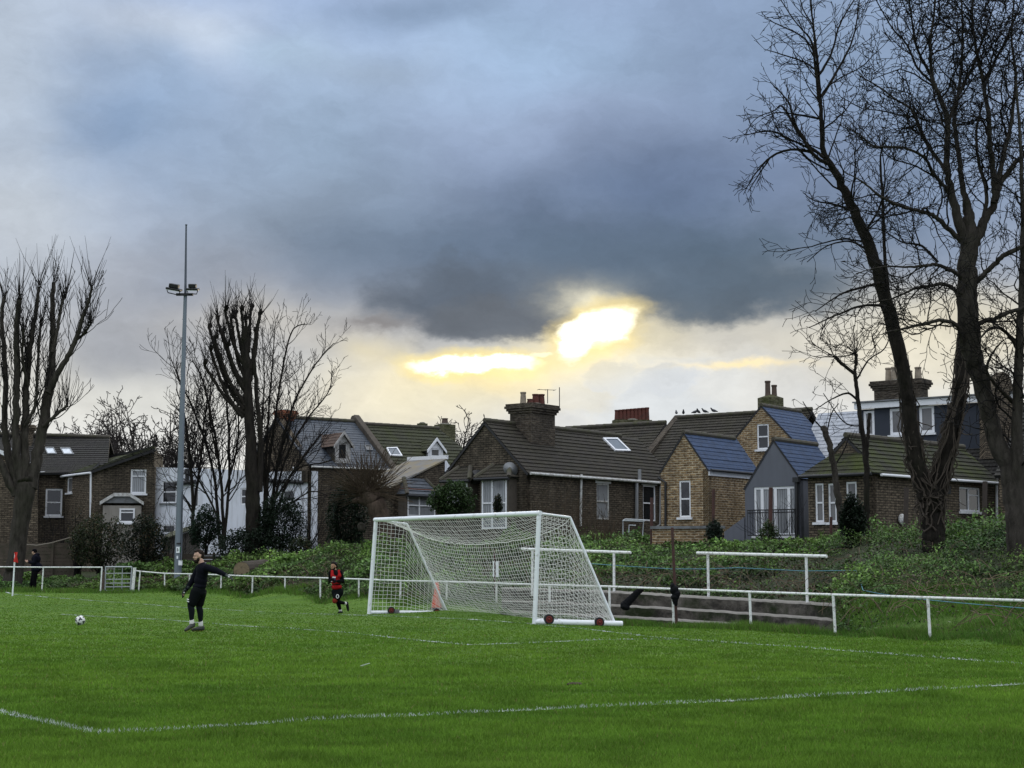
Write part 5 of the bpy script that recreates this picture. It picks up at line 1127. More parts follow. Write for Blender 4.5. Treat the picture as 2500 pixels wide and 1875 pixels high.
# sign on a rusty pole seen through the net
sp_ = stand(1209, 45.6); sg = thing('sign', 'narrow double white sign board on a thin rusty pole behind the net', 'sign', tuple(sp_))
mb = MB(); mb.tube([sp_ - Vector((0, 0, .1)), at(1207, 1340, 45.6)], .028, 8); mb.build('pole', MT['rust'], sg)
for x0, x1 in ((1203, 1206.5), (1210.5, 1217.5)): mb = MB(); a, b_ = at(x0, 1409, 45.5), at(x1, 1370, 45.5); mb.box((a + b_) / 2, (b_.x - a.x, .02, b_.z - a.z)); mb.build('sign_board', MT['goal'], sg)
# tall rusty pole with a black bag tied to it, black sleeve on the rail
rp_ = stand(1651, 37.2); mb = MB(); mb.tube([rp_ - Vector((0, 0, .1)), at(1646, 1400, 37.2), at(1641, 1288, 37.2)], .034, 8)
tag(mb.build('rusty_pole', MT['rust']), 'tall thin rusty red pole standing at the railing, black bag tied to it', 'pole')
def lumps(name, seq, mat, vox=.012, seed=1, amp=.02):
    """a soft bundled shape: overlapping ellipsoids fused into one skin"""
    bm = bmesh.new(); r_ = random.Random(seed)
    for p, (a, b_, c_), rot in seq:
        m_ = Matrix.Translation(p) @ Matrix.Rotation(rot, 4, 'Y') @ Matrix.Diagonal((a, b_, c_, 1)); bmesh.ops.create_icosphere(bm, subdivisions=3, radius=1, matrix=m_)
    for v in bm.verts: v.co += Vector((r_.uniform(-1, 1), r_.uniform(-1, 1), r_.uniform(-1, 1))) * amp * .4
    me = bpy.data.meshes.new(name); bm.to_mesh(me); bm.free(); me.materials.append(mat); o = lk(bpy.data.objects.new(name, me))
    rm = o.modifiers.new('skin', 'REMESH'); rm.mode = 'VOXEL'; rm.voxel_size = vox; rm.use_smooth_shade = True; s_ = o.modifiers.new('soft', 'SMOOTH'); s_.iterations = 3; return o
m_blk = mat_plain('black_nylon', (.005, .0055, .007), .75, .35, 18, spec=.12, bumps=.6, bscale=25); Yb = 37.05
tag(lumps('bag', [(at(1641, 1430, Yb), (.05, .07, .07), .3), (at(1646, 1440, Yb), (.10, .09, .11), 0), (at(1652, 1450, Yb), (.09, .09, .09), .2), (at(1648, 1458, Yb), (.10, .09, .07), 0), (at(1648, 1466, Yb), (.07, .07, .10), 0), (at(1650, 1474, Yb), (.045, .05, .06), 0)], m_blk, seed=3), 'black nylon bag tied round the rusty pole at the railing', 'bag')
Yb = 39.0; a, b_ = at(1566, 1437, Yb), at(1524, 1479, Yb)
tag(lumps('coat', [(a.lerp(b_, k / 9), (.075 + .035 * (k / 9), .075, .08), .8) for k in range(10)] + [(b_ + Vector((.02, 0, -.03)), (.12, .10, .08), .3)], m_blk, seed=5), 'black rolled coat slung over the railing above the steps', 'coat')
# blue rope across the bank
T_ = Tubes(); rp = [(1440, 1376, 43), (1540, 1383, 42), (1640, 1389, 41.4), (1730, 1389, 40.8), (1800, 1386, 40), (1960, 1394, 38.6), (2090, 1393, 37.6), (2098, 1412, 36.4), (2107, 1441, 35), (2150, 1450, 34), (2230, 1461, 32.6), (2330, 1471, 31.4), (2500, 1485, 29.8), (2650, 1493, 29)]
T_.add(np.array([at(*q_) for q_ in rp]), .009, 5); tag(T_.build('rope', mat_plain('faded_blue_rope', (.10, .24, .30), .8, .3, 30)), 'thin faded blue rope strung across the green bank', 'rope')
# floodlight mast
bs = stand(434, 67.3); ms = thing('floodlight_mast', 'tall grey tapering floodlight mast with two lamps', 'floodlight', tuple(bs)); Ym = 67.3
mb = MB(); mb.tube([bs - Vector((0, 0, .3)), at(436, 1330, Ym), at(446, 950, Ym), at(452.5, 722, Ym)], [.165, .155, .105, .075], 12); mb.build('pole', MT['galv'] if False else mat_plain('grey_mast_steel', (.17, .20, .235), .5, .2, 2, metal=.3), ms)
mb = MB(); mb.tube([at(452.5, 724, Ym), at(454.5, 552, Ym), at(454.6, 549, Ym), at(454.6, 548, Ym)], [.055, .036, .05, .05], 10); mb.build('spigot', mat_plain('dark_mast_steel', (.09, .105, .13), .5, .2, 2, metal=.3), ms)
m_dk = mat_plain('black_lamp_casting', (.012, .012, .013), .5, .2, 10); mb = MB(); c_ = at(451, 719, Ym - .1); mb.box(c_, (.72, .12, .10)); mb.build('bracket', m_dk, ms)
MT['lens'] = mat_plain('floodlight_lens', (.75, .78, .8), .15, .05)
for sgn, x0, x1 in ((-1, 407, 443), (1, 457, 485)):
    xm = (x0 + x1) / 2; hw = (x1 - x0) / 2 * Ym / FPX; c_ = at(xm, 706, Ym - .1); R_ = Matrix.Rotation(.12 * (-1 if sgn < 0 else .2), 3, 'Y') @ Matrix.Rotation(.2, 3, 'X')
    if sgn < 0: R_ = Matrix.Rotation(.18, 3, 'Y') @ Matrix.Rotation(.2, 3, 'X')
    mb = MB(); mb.box(c_, (hw * 2, .5, .09), R_); lp = mb.build('lamp', m_dk, ms, bevel=.02)
    mb = MB(); mb.box(c_ + R_ @ Vector((-.02, .02, .14)), (hw * 1.3, .34, .17), R_); mb.build('driver_box', m_dk, lp, bevel=.03)
    mb = MB(); mb.box(c_ + R_ @ Vector((0, -.03, -.055)), (hw * 1.75, .42, .02), R_); mb.build('lens', MT['lens'], lp)
    mb = MB(); e0, e1 = c_ + R_ @ Vector((-hw * .95, -.1, -.03)), c_ + R_ @ Vector((hw * .95, -.1, -.03)); d0, d1 = e0 + Vector((hw * .2, 0, -.17)), e1 + Vector((-hw * .2, 0, -.17))
    mb.tube([e0, d0, d1, e1], .022, 6); mb.build('yoke', m_dk, lp)
def plate(parent, x0, y0, x1, y1, Y, mat, name, th=.02):
    a, b_ = at(x0, y1, Y), at(x1, y0, Y); mb = MB(); mb.box((a + b_) / 2, (b_.x - a.x, th, b_.z - a.z)); return mb.build(name, mat, parent)
sgn_ = plate(ms, 430, 1335, 441, 1350, Ym - .19, MT['goal'], 'sign_plate'); plate(sgn_, 438.5, 1335.5, 440.6, 1349.5, Ym - .205, mat_plain('green_print', (.03, .2, .08), .6), 'green_band', .01); plate(sgn_, 432.2, 1338, 434.4, 1346, Ym - .205, MT['lead'], 'symbol', .01); plate(sgn_, 434.6, 1342, 436.6, 1343.6, Ym - .205, MT['lead'], 'symbol', .01)
plate(ms, 436, 1368, 445, 1380, Ym - .25, MT['upvc'], 'junction_box', .12); plate(ms, 431, 1357, 435, 1364, Ym - .18, MT['upvc'], 'small_plate', .01)
mb = MB(); mb.tube([at(440, 1368, Ym - .24), at(441.5, 1330, Ym - .2), at(445, 1200, Ym - .18)], .014, 5); mb.tube([at(431, 1327, Ym - .2), at(441, 1327, Ym - .2)], .03, 6); mb.build('cable', m_dk, ms)
# logs, bits
m_bark = mat_plain('log_bark', (.062, .050, .040), .95, .5, 7, dirt=(.03, .034, .015), dirt_amt=.5, bumps=.8, bscale=14); m_end = mat_plain('sawn_timber', (.20, .155, .095), .9, .4, 9, dirt=(.05, .04, .03), dirt_amt=.4)
def log(label, a, b_, r, mats):
    mb = MB(); d = b_ - a; n_ = 7; P_ = [a + d * (i / n_) + Vector((0, 0, rnd.uniform(-.02, .02))) for i in range(n_ + 1)]; t_ = thing('log', label, 'log', tuple(a), 'felled logs on the bank')
    mb.tube(P_, [r * rnd.uniform(.94, 1.05) for _ in P_], 14, cap=True); o = mb.build('trunk', m_bark, t_, smooth=False)
    e = MB(); dd_ = d.normalized(); e.lathe(a - dd_ * .012, [(r * .97, 0), (r * .5, -.004), (.02, -.006)], 16, axis=dd_); e.build('sawn_end', m_end, t_)
log('thick felled log with a pale sawn end, lying above the railing behind the goalkeeper', at(590, 1392, 65.2), at(648, 1386, 67.5), .36, None)
log('thinner dark log lying on the bank just right of the thick log', at(652, 1388, 67.0), at(735, 1378, 69), .2, None)
log('short grey log at the foot of the floodlight mast', at(441, 1424, 66.6), at(470, 1412, 67.2), .22, None)
# white metal frame on the bank, brown stakes
Yt = 57; tb = thing('metal_frame', 'small pale metal table frame at the foot of the dark brick house', 'frame', tuple(stand(1545, Yt)))
mb = MB(); q = lambda x, y, d=0: at(x, y, Yt + d)
for pl in ([(1521, 1305), (1521, 1271), (1571, 1273), (1569, 1308)], [(1535, 1300), (1536, 1282), (1552, 1283)]): mb.tube([q(x, y) for x, y in pl], .022, 6)
mb.tube([q(1521, 1271), q(1526, 1268, .6), q(1574, 1270, .6), q(1571, 1273)], .03, 6); mb.build('frame', MT['galv'], tb)
for i, (lbl, xt, yt, xb, yb, Y, r, mt) in enumerate((
 ('thin dark stake in front of the yellow brick gable wall', 1742, 1195, 1741, 1290, 56, .055, 'rust'), ('brown stake in front of the white french doors', 1882, 1190, 1881, 1320, 55, .07, 'rust'),
 ('dark stake beside the drainpipe of the dark brick house', 1591, 1215, 1591, 1300, 58, .06, 'rust'), ('slim rusty stake left of the ivy column on the bank', 2029, 1262, 2029, 1345, 54, .05, 'rust'),
 ('dark brown post against the wall of the half hipped house', 2213, 1190, 2211, 1335, 55, .08, 'stake'), ('dark brown post between the casement window and the white downpipe', 2405, 1175, 2404, 1300, 58, .09, 'stake'))):
    m_ = MT['rust'] if mt == 'rust' else M('dark_stake_wood', (.05, .04, .034), .9, .4, 5); b_ = stand(xb, Y); mb = MB(); mb.tube([b_ - Vector((0, 0, .3)), at(xt, yt, Y)], r, 7)
    tag(mb.build('stake', m_), lbl, 'post', 'brown stakes and posts on the bank')
c0 = ground(889, 1634); mb = MB(); mb.slab([c0 + Vector((-.05, -.02, .045)), c0 + Vector((.06, .05, .075)), c0 + Vector((.07, .1, .07)), c0 + Vector((-.02, .05, .04))], (0, 0, .006)); tag(mb.build('litter', MT['goal']), 'small white scrap of litter on the open grass', 'litter')
c0 = ground(1402, 1673); tag(lumps('clod', [(c0 + Vector((0, 0, .01)), (.09, .05, .025), 0), (c0 + Vector((.05, .02, .01)), (.05, .04, .02), 0)], mat_plain('earth', (.05, .035, .022), .95, .4, 20), vox=.008), 'small brown clod of earth on the grass', 'clod')
# pigeons on the roof
def pigeon():
    mb = MB(); mb.tube([(-.17, 0, .10), (-.10, 0, .125), (-.03, 0, .14), (.05, 0, .16), (.10, 0, .20), (.125, 0, .25), (.15, 0, .265), (.185, 0, .255)], [.018, .035, .06, .065, .045, .03, .03, .005], 10)
    return mb
pm = mat_plain('grey_plumage', (.05, .052, .06), .7, .4, 14); a, b_ = MAIN_RIDGE
spots = [(a.lerp(b_, k), 'roof ridge') for k in (.55, .66, .74, .79, .93)] + [(MAIN_PAR + Vector((0, 0, .0)), 'parapet'), (MAIN_PAR - ROW_B * -1.2 + Vector((0, 0, -1.05)) * 0 + ROW_A * 1.9 + Vector((0, 0, -.35)), 'lower')]
pl = ['pigeon nearest the blue roof on the brown ridge', 'pigeon second from the blue roof on the brown ridge', 'middle pigeon of those on the brown ridge', 'pigeon close beside the middle one on the brown ridge', 'pigeon by the parapet end of the brown ridge', 'pigeon perched on top of the parapet coping', 'pigeon on the lower roof near the red chimney pots']
pg = None
for i, ((p, w_), lbl) in enumerate(zip(spots, pl)):
    if pg is None: pg = pigeon().build('pigeon', pm, smooth=True); o = pg
    else: o = pg.copy(); COL.objects.link(o)
    o.location = p + Vector((0, 0, -.05)); o.rotation_euler = (0, 0, rnd.uniform(0, 6.28)); o.scale = (1.1,) * 3; tag(o, lbl, 'pigeon', 'pigeons on the roof')
# ================================================================== bare trees
def bark_mat(name, col, light, green, gamt=.4, sc=7):
    m, t, b = new_mat(name); pos = t.node('ShaderNodeNewGeometry').outputs['Position']; v = t.mapping(pos, scale=(1, 1, .25))
    n = t.noise(v, sc, 6, .65); c = t.mix(t.mapr(n, .3, .7, 0, 1), col, light); c = t.mix(t.mapr(t.noise(pos, 1.3, 5, .6), .5, .7, 0, gamt), c, green)
    setp(b, t, base=c, rough=.95, spec=.1, normal=bump(t, t.math('ADD', n, t.noise(v, sc * 4, 4)), .9, .04)); return m
m_tb = bark_mat('dark_bark', (.011, .010, .009), (.036, .031, .026), (.020, .023, .012)); m_tg = bark_mat('grey_bark', (.024, .021, .018), (.072, .064, .055), (.034, .038, .022), .35)
m_tw = mat_plain('twig_bark', (.015, .014, .0135), .9, .3, 3, spec=.1); m_tw2 = mat_plain('pale_twig', (.066, .050, .034), .9, .35, 3, spec=.1); m_vine = mat_plain('dead_ivy_stem', (.062, .050, .039), .95, .4, 6)
class Tree:
    def __init__(s, name, label, base, group=None, seed=1, bark=None, twig=None):
        s.o = thing(name, label, 'tree', tuple(base), group); s.L, s.T, s.r = Tubes(), Tubes(), np.random.default_rng(seed); s.bark, s.twig = bark or m_tb, twig or m_tw
    def done(s):
        s.L.build('trunk', s.bark, s.o)
        if s.T.n: s.T.build('crown', s.twig, s.o)
    def add(s, P, R):
        rm = max(R); n = 12 if rm > .12 else (7 if rm > .04 else (5 if rm > .018 else 3)); (s.L if rm > .045 else s.T).add(P, R, n)
    def limb(s, pts, rad, sub=6):
        """smooth limb through given points; returns (points, radii)"""
        P = np.asarray(pts, float); m = len(P); out, ro = [], []
        for i in range(m - 1):
            p0, p1, p2, p3 = P[max(i - 1, 0)], P[i], P[i + 1], P[min(i + 2, m - 1)]
            for k in range(sub):
                t = k / sub; out.append(.5 * ((2 * p1) + (-p0 + p2) * t + (2 * p0 - 5 * p1 + 4 * p2 - p3) * t * t + (-p0 + 3 * p1 - 3 * p2 + p3) * t ** 3)); ro.append(rad[i] + (rad[i + 1] - rad[i]) * t)
        out.append(P[-1]); ro.append(rad[-1]); out = np.array(out); ro = np.array(ro)
        out[1:-1] += s.r.normal(0, 1, (len(out) - 2, 3)) * np.minimum(ro[1:-1, None] * .16, .018)
        s.add(out, ro); return out, ro
    def grow(s, p, d, L, r, lvl, mx, dens, wob=.22, up=.05, seg=.28, ang=(28, 62), tip=.0085, droop=0., ratio=(.38, .62)):
        n = max(3, int(L / seg)); st = L / n; P = [p]; D = [d / np.linalg.norm(d)]
        for i in range(n):
            dd = D[-1] + s.r.normal(0, wob, 3) * (1.25 if lvl > 1 else .9); dd[2] += up - droop * (i / n); dd /= np.linalg.norm(dd); D.append(dd); P.append(P[-1] + dd * st)
        P = np.array(P); R = np.maximum(tip, r * (1 - .8 * np.linspace(0, 1, n + 1) ** .9)); s.add(P, R)
        if lvl < mx: s.spawn(P, R, lvl, mx, dens, wob, up, seg, ang, tip, droop, ratio, L=L)
    def spawn(s, P, R, lvl, mx, dens, wob=.26, up=.04, seg=.24, ang=(28, 66), tip=.0085, droop=0., ratio=(.38, .62), L=None, t0=.12, flat=0., maxL=3.4):
        Ls = np.concatenate([[0], np.cumsum(np.linalg.norm(np.diff(P, axis=0), axis=1))]); tot = Ls[-1]; L = L or tot; k = max(1, int(tot * dens[min(lvl, len(dens) - 1)] * (1 - t0)))
        for q in range(k):
            t = t0 + (1 - t0) * (q + s.r.uniform(.1, .9)) / k; i = min(len(P) - 2, np.searchsorted(Ls, t * tot) - 1); i = max(i, 0); f = (t * tot - Ls[i]) / max(1e-6, Ls[i + 1] - Ls[i])
            p = P[i] * (1 - f) + P[i + 1] * f; tan = P[i + 1] - P[i]; tan /= np.linalg.norm(tan) + 1e-9; v = np.cross(tan, s.r.normal(0, 1, 3)); v /= np.linalg.norm(v) + 1e-9
            v[1] *= (1 - flat); a = math.radians(s.r.uniform(*ang)); d = tan * math.cos(a) + v * math.sin(a)
            l2 = min(maxL, L * s.r.uniform(*ratio) * (1.1 - .55 * t)); s.grow(p, d, max(.25, l2), max(tip, min(R[i] * .62, l2 * .009 + .004)), lvl + 1, mx, dens, wob, up, seg * .8, ang, tip, droop, ratio)
    def shoots(s, p, n, L, spread, r=.011, lean=None):
        for _ in range(n):
            d = np.array([s.r.normal(0, spread), s.r.normal(0, spread), 1.0]) + (lean if lean is not None else 0); l = L * s.r.uniform(.5, 1.15); k = 5; P = [np.array(p) + s.r.normal(0, .05, 3)]
            d /= np.linalg.norm(d)
            for i in range(k): d = d + s.r.normal(0, .05, 3); d[2] += .04; d /= np.linalg.norm(d); P.append(P[-1] + d * l / k)
            s.add(P, np.linspace(r, .005, k + 1))
def pxl(pts, Y, dy=0.0, rng=None):
    """limb points given as (pixel x, pixel y, pixel radius) at distance Y, gradually dy further back"""
    n = len(pts); P, R = [], []
    for i, (x, y, r) in enumerate(pts):
        yy = Y + dy * i / max(1, n - 1); p = at(x, y, yy); P.append((p.x, p.y, p.z)); R.append(max(.006, r * .53 * yy / FPX))
    return P, R
DD = lambda L: [(x * D, y * D, r) for x, y, r in L]
# ---- ivy-clad forked tree ------------------------------------------------
Y0 = 44.0; tA = Tree('tree', 'tall leaning bare tree, its forked trunk wrapped in dead ivy stems', stand(2280, Y0), 'tall bare trees on the bank', 3)
trunk = pxl([(2280, 1345, 62), (2279, 1310, 52), (2277, 1260, 47), (2275, 1215, 55), (2272, 1190, 50)], Y0); PA = tA.limb(*trunk)
dn = (2.2, 2.6, 3.2)
lA = pxl([(2262, 1215, 42), (2238, 1130, 35), (2220, 1020, 31), (2209, 930, 30), (2190, 840, 33), (2160, 720, 31), (2120, 600, 27), (2078, 500, 22), (2045, 430, 18), (2012, 370, 13), (2005, 290, 10), (2000, 220, 8), (1993, 120, 6), (1980, 20, 4), (1970, -90, 2)], Y0, -1.0); a_ = tA.limb(*lA)
lB = pxl([(2282, 1215, 40), (2310, 1110, 38), (2335, 1000, 34), (2348, 900, 32), (2352, 800, 28), (2354, 700, 22), (2352, 600, 15)], Y0, .8); tA.limb(*lB)
P_, R_ = a_; k0 = int(len(P_) * .42); tA.spawn(P_[k0:], R_[k0:], 0, 3, (3.2, 3.4, 3.8), wob=.16, up=.03, ang=(30, 70), ratio=(.22, .40), L=9, t0=.02, maxL=3.0)
for pts in ([(2020, 400, 11), (1985, 375, 8), (1940, 300, 6), (1925, 250, 4), (1880, 200, 2)], [(1985, 372, 8), (1930, 365, 6), (1880, 385, 5), (1840, 430, 3), (1815, 475, 1.5)], [(2000, 250, 8), (1990, 160, 6), (1980, 100, 5), (1940, 50, 3), (1900, -10, 2)],
            [(2006, 235, 8), (2040, 180, 6), (2080, 100, 4), (2095, 30, 3), (2100, -40, 2)], [(2004, 180, 6), (1960, 150, 4), (1900, 130, 3), (1865, 120, 1.5)], [(1995, 372, 6), (1930, 340, 5), (1880, 320, 4), (1820, 330, 2)], [(1990, 130, 5), (1960, 90, 4), (1900, 60, 3), (1868, 45, 1.5)], [(2003, 290, 6), (1950, 280, 5), (1895, 275, 3), (1860, 290, 1.5)],
            [(2012, 385, 8), (1960, 340, 6), (1912, 262, 5), (1890, 270, 3), (1845, 290, 2), (1818, 330, 1.5)], [(1998, 185, 7), (2030, 130, 5), (2050, 60, 4), (2085, 0, 3)], [(1984, 60, 4), (1960, 20, 3), (1945, -40, 2)], [(1880, 385, 4), (1850, 430, 3), (1825, 470, 1.5)]):
    q = tA.limb(*pxl(pts, Y0 - .9, rnd.uniform(-1.2, 1.2))); tA.spawn(*q, 1, 3, (3.4, 5.0, 6.0), wob=.18, up=.01, ang=(25, 60), L=3.4, t0=.1, ratio=(.25, .42))
for pts in ([(2150, 690, 8), (2110, 700, 6), (2050, 720, 4), (1990, 760, 2)], [(2170, 750, 8), (2110, 745, 6), (2040, 770, 4), (1975, 800, 2)], [(2090, 520, 7), (2040, 500, 5), (1990, 490, 3), (1960, 470, 2)], [(2130, 620, 6), (2080, 590, 5), (2020, 600, 3), (1970, 640, 2)], [(2110, 570, 6), (2150, 500, 5), (2160, 420, 3), (2145, 330, 2)], [(2172, 735, 9), (2160, 620, 8), (2155, 480, 7), (2150, 380, 4), (2170, 330, 2)]):
    q = tA.limb(*pxl(pts, Y0 - .5, rnd.uniform(-1.5, 1.0))); tA.spawn(*q, 1, 3, (2.8, 3.8, 4.2), wob=.2, up=.0, ang=(30, 65), L=3.0, t0=.15)
# dead ivy stems twisting round the trunk
iv = Tubes(); r_ = np.random.default_rng(5)
def vines(axis, n, turn, off, rv=(.012, .034)):
    P, R = axis; m = len(P)
    for _ in range(n):
        a0 = r_.uniform(0, m * .55); ln = r_.uniform(.25, .6) * m; k = 16; idx = np.clip(np.linspace(a0, min(m - 1, a0 + ln), k), 0, m - 1); ph = r_.uniform(0, 6.28); w_ = r_.uniform(-turn, turn); wob = r_.normal(0, .22, k).cumsum() * .6
        pts = []
        for j, i in enumerate(idx):
            f = i - int(i); i0 = int(i); i1 = min(m - 1, i0 + 1); c = P[i0] * (1 - f) + P[i1] * f; rad = (R[i0] * (1 - f) + R[i1] * f) + off + r_.uniform(0, .03) + (.12 * abs(math.sin(j * .9 + ph)) if r_.random() < .18 else 0); an = ph + w_ * j / k + wob[j]
            pts.append(c + np.array([math.cos(an) * rad, math.sin(an) * rad, 0]))
        iv.add(pts, np.linspace(r_.uniform(*rv), .008, k), 5)
fl_ = lambda q, s=6: tA_limb_only(q, s)
def curve(pr, sub=6):
    tmp = Tree.__new__(Tree); tmp.L, tmp.T, tmp.r = Tubes(), Tubes(), np.random.default_rng(1); return Tree.limb(tmp, *pr, sub)
vines(curve(lA)[:2], 0, 1, 0); c1 = curve(pxl([(2278, 1300, 50), (2270, 1230, 52), (2262, 1200, 44), (2238, 1130, 36), (2220, 1020, 32), (2209, 930, 31), (2196, 860, 29)], Y0)); c2 = curve(pxl([(2278, 1300, 50), (2278, 1230, 52), (2284, 1200, 42), (2310, 1110, 38), (2335, 1000, 34), (2348, 900, 32), (2352, 830, 28)], Y0))
vines(c1, 46, 4, .01); vines(c2, 60, 4, .01)
for _ in range(26):     # loose ends sticking out
    c = (c1, c2)[r_.integers(2)]; i = r_.integers(4, len(c[0]) - 8); p = c[0][i]; d = np.array([r_.normal(), r_.normal() * .5, r_.normal() * .7 + .1]); d /= np.linalg.norm(d); P = [p + d * c[1][i] * .8]
    for k in range(6): d = d + r_.normal(0, .35, 3); d /= np.linalg.norm(d); P.append(P[-1] + d * .14)
    iv.add(P, np.linspace(.02, .007, 7), 4)
iv.build('ivy', m_vine, tA.o); tA.done()
# leaf-like dark clumps of old ivy on the upper stem are part of the crown
# ---- right-hand tall tree --------------------------------------------------
Y1 = 39.5; tB = Tree('tree', 'tallest bare tree with massive smooth grey trunk at the right edge of the photo', stand(2490, Y1), 'tall bare trees on the bank', 8, m_tg)
def LIMB(pts, dy=0., sp=True, dens=(3.4, 4.4, 5.6), L=None, t0=.12, lvl=0, Y=Y1, T=None, **kw):
    T = T or tB; q = T.limb(*pxl(pts, Y, dy))
    if sp: T.spawn(*q, lvl, 3, dens, L=L, t0=t0, **kw)
    return q
LIMB([(2506, 1420, 95), (2500, 1330, 78), (2490, 1250, 70), (2468, 1155, 48), (2434, 1080, 40), (2415, 1015, 38), (2395, 930, 40), (2378, 880, 44), (2366, 800, 48), (2362, 720, 48), (2364, 640, 42), (2368, 575, 38), (2366, 530, 26), (2360, 490, 16)], 0, sp=False)
LIMB([(2496, 1300, 50), (2487, 1200, 40), (2484, 1140, 31), (2484, 1040, 25), (2488, 920, 22), (2492, 800, 18), (2497, 640, 14), (2496, 480, 10), (2490, 330, 7), (2480, 200, 5)], -.8, L=5)
LIMB([(2364, 610, 30), (2338, 535, 22), (2318, 450, 16), (2311, 386, 14), (2314, 300, 12), (2296, 240, 10), (2277, 193, 9), (2272, 110, 6), (2284, 0, 4), (2290, -90, 2)], -.8, L=5.5, t0=.3)
LIMB([(2370, 610, 34), (2392, 562, 24), (2422, 506, 17), (2438, 460, 15), (2451, 434, 13), (2500, 376, 10), (2560, 310, 6)], .3, L=5, t0=.35)
LIMB([(2368, 560, 24), (2362, 500, 16), (2350, 450, 13), (2340, 376, 11), (2330, 290, 9), (2345, 190, 7), (2350, 80, 5), (2345, -60, 3)], .6, L=5.5, t0=.3)
LIMB([(2430, 490, 16), (2427, 434, 14), (2416, 350, 12), (2415, 290, 11), (2400, 200, 9), (2384, 120, 7), (2374, 40, 5), (2378, -60, 3)], .2, L=5.5, t0=.2)
LIMB([(2425, 495, 14), (2446, 400, 11), (2468, 300, 9), (2480, 190, 7), (2470, 90, 5), (2478, -20, 3)], .8, L=5.5, t0=.2)
LIMB([(2358, 720, 13), (2340, 713, 10), (2306, 694, 9), (2270, 698, 8), (2234, 704, 6), (2180, 728, 4), (2120, 740, 2)], -1.2, L=4)
LIMB([(2352, 690, 13), (2335, 668, 10), (2310, 655, 9), (2282, 646, 8), (2250, 650, 7), (2210, 652, 5), (2150, 652, 3), (2090, 668, 2)], -1.6, L=4)
LIMB([(2345, 590, 14), (2320, 562, 12), (2290, 535, 11), (2263, 520, 10), (2224, 511, 8), (2180, 495, 7), (2147, 477, 6), (2100, 440, 4), (2060, 420, 2)], -1.4, L=5)
LIMB([(2322, 480, 11), (2311, 463, 9), (2280, 425, 8), (2258, 386, 7), (2210, 362, 6), (2137, 357, 5), (2100, 330, 4), (2060, 305, 2)], -1.2, L=5)
LIMB([(2312, 420, 11), (2296, 400, 9), (2260, 345, 9), (2234, 284, 8), (2220, 262, 6), (2190, 245, 5), (2150, 215, 4), (2090, 180, 2)], .9, L=5)
LIMB([(2275, 200, 7), (2240, 165, 6), (2215, 110, 5), (2180, 70, 4), (2150, 20, 3), (2120, -40, 2)], .6, L=4.5)
LIMB([(2380, 690, 16), (2398, 675, 13), (2427, 646, 12), (2455, 622, 12), (2500, 600, 11), (2560, 575, 9)], -1, L=4)
LIMB([(2378, 800, 14), (2400, 785, 11), (2430, 778, 10), (2451, 767, 10), (2500, 752, 9), (2560, 735, 6)], -.8, L=4)
LIMB([(2352, 860, 12), (2340, 800, 10), (2300, 782, 9), (2260, 790, 8), (2215, 800, 6), (2160, 812, 3)], -1.3, L=4)
LIMB([(2290, 640, 7), (2250, 600, 6), (2200, 590, 4), (2150, 560, 3), (2110, 560, 2)], .6, L=4)
LIMB([(2395, 555, 12), (2410, 480, 9), (2390, 400, 8), (2384, 320, 6), (2400, 250, 4)], .6, L=4.5)
LIMB([(2316, 300, 9), (2340, 230, 8), (2380, 150, 6), (2410, 60, 4), (2440, -20, 2)], .8, L=4.5); LIMB([(2277, 193, 8), (2240, 120, 6), (2225, 40, 4), (2215, -60, 2)], -.8, L=4.5); LIMB([(2400, 200, 8), (2440, 130, 6), (2480, 40, 4), (2500, -30, 2)], .5, L=4.5)
LIMB([(2484, 990, 12), (2440, 950, 9), (2410, 905, 7), (2425, 860, 5), (2450, 830, 3)], -.8, L=3); LIMB([(2490, 860, 11), (2455, 810, 8), (2420, 800, 6), (2390, 830, 4)], -1, L=3)
tB.done()
# ---- pollards and thin trees on the bank, right ------------------------------
Y2 = 52; tC = Tree('tree', 'slim pollarded tree with sprays of fine twigs in front of mossy brick house', stand(2116, Y2), None, 12)
LIMB([(2116, 1340, 15), (2116, 1250, 14), (2116, 1171, 13.5), (2112, 1107, 13), (2100, 1012, 10.5), (2090, 940, 9.5), (2087, 912, 9)], sp=False, Y=Y2, T=tC); LIMB([(2116, 1130, 9), (2117, 1080, 9), (2121, 1040, 8), (2123, 1008, 8)], sp=False, Y=Y2, T=tC)
for pts in ([(2087, 912, 8), (2060, 892, 8), (2038, 872, 8)], [(2087, 915, 7), (2089, 890, 7), (2090, 864, 8)]):
    q = LIMB(pts, sp=False, Y=Y2, T=tC)
    for _ in range(13): d = np.array([rnd.gauss(-.55, .75), rnd.gauss(0, .5), rnd.gauss(.42, .4)]); tC.grow(q[0][-1], d, rnd.uniform(.9, 1.75), .016, 1, 3, (1, 2.8, 3.0), wob=.22, up=-.03, seg=.16, tip=.009)
q = LIMB([(2095, 980, 6), (2070, 960, 5), (2030, 975, 3), (1990, 1000, 2)], Y=Y2, T=tC, L=2.2); q = LIMB([(2090, 930, 5), (2120, 880, 4), (2160, 850, 3), (2180, 800, 2)], Y=Y2, T=tC, L=2.2); LIMB([(2105, 1040, 4), (2060, 1030, 3), (2010, 960, 2)], Y=Y2, T=tC, L=2)
tC.shoots(np.array(at(2087, 870, Y2)), 14, 1.3, .5, .009)
tC.done()
tD = Tree('tree', 'sawn-off bare tree stump leaning over the ivy column, beside the grey gable', stand(2060, 51), None, 13, m_tg)
LIMB([(2062, 1340, 18), (2052, 1260, 16), (2043, 1200, 15), (2037, 1150, 14), (2027, 1095, 14), (2014, 1052, 14), (2011, 1045, 13)], sp=False, Y=51, T=tD)
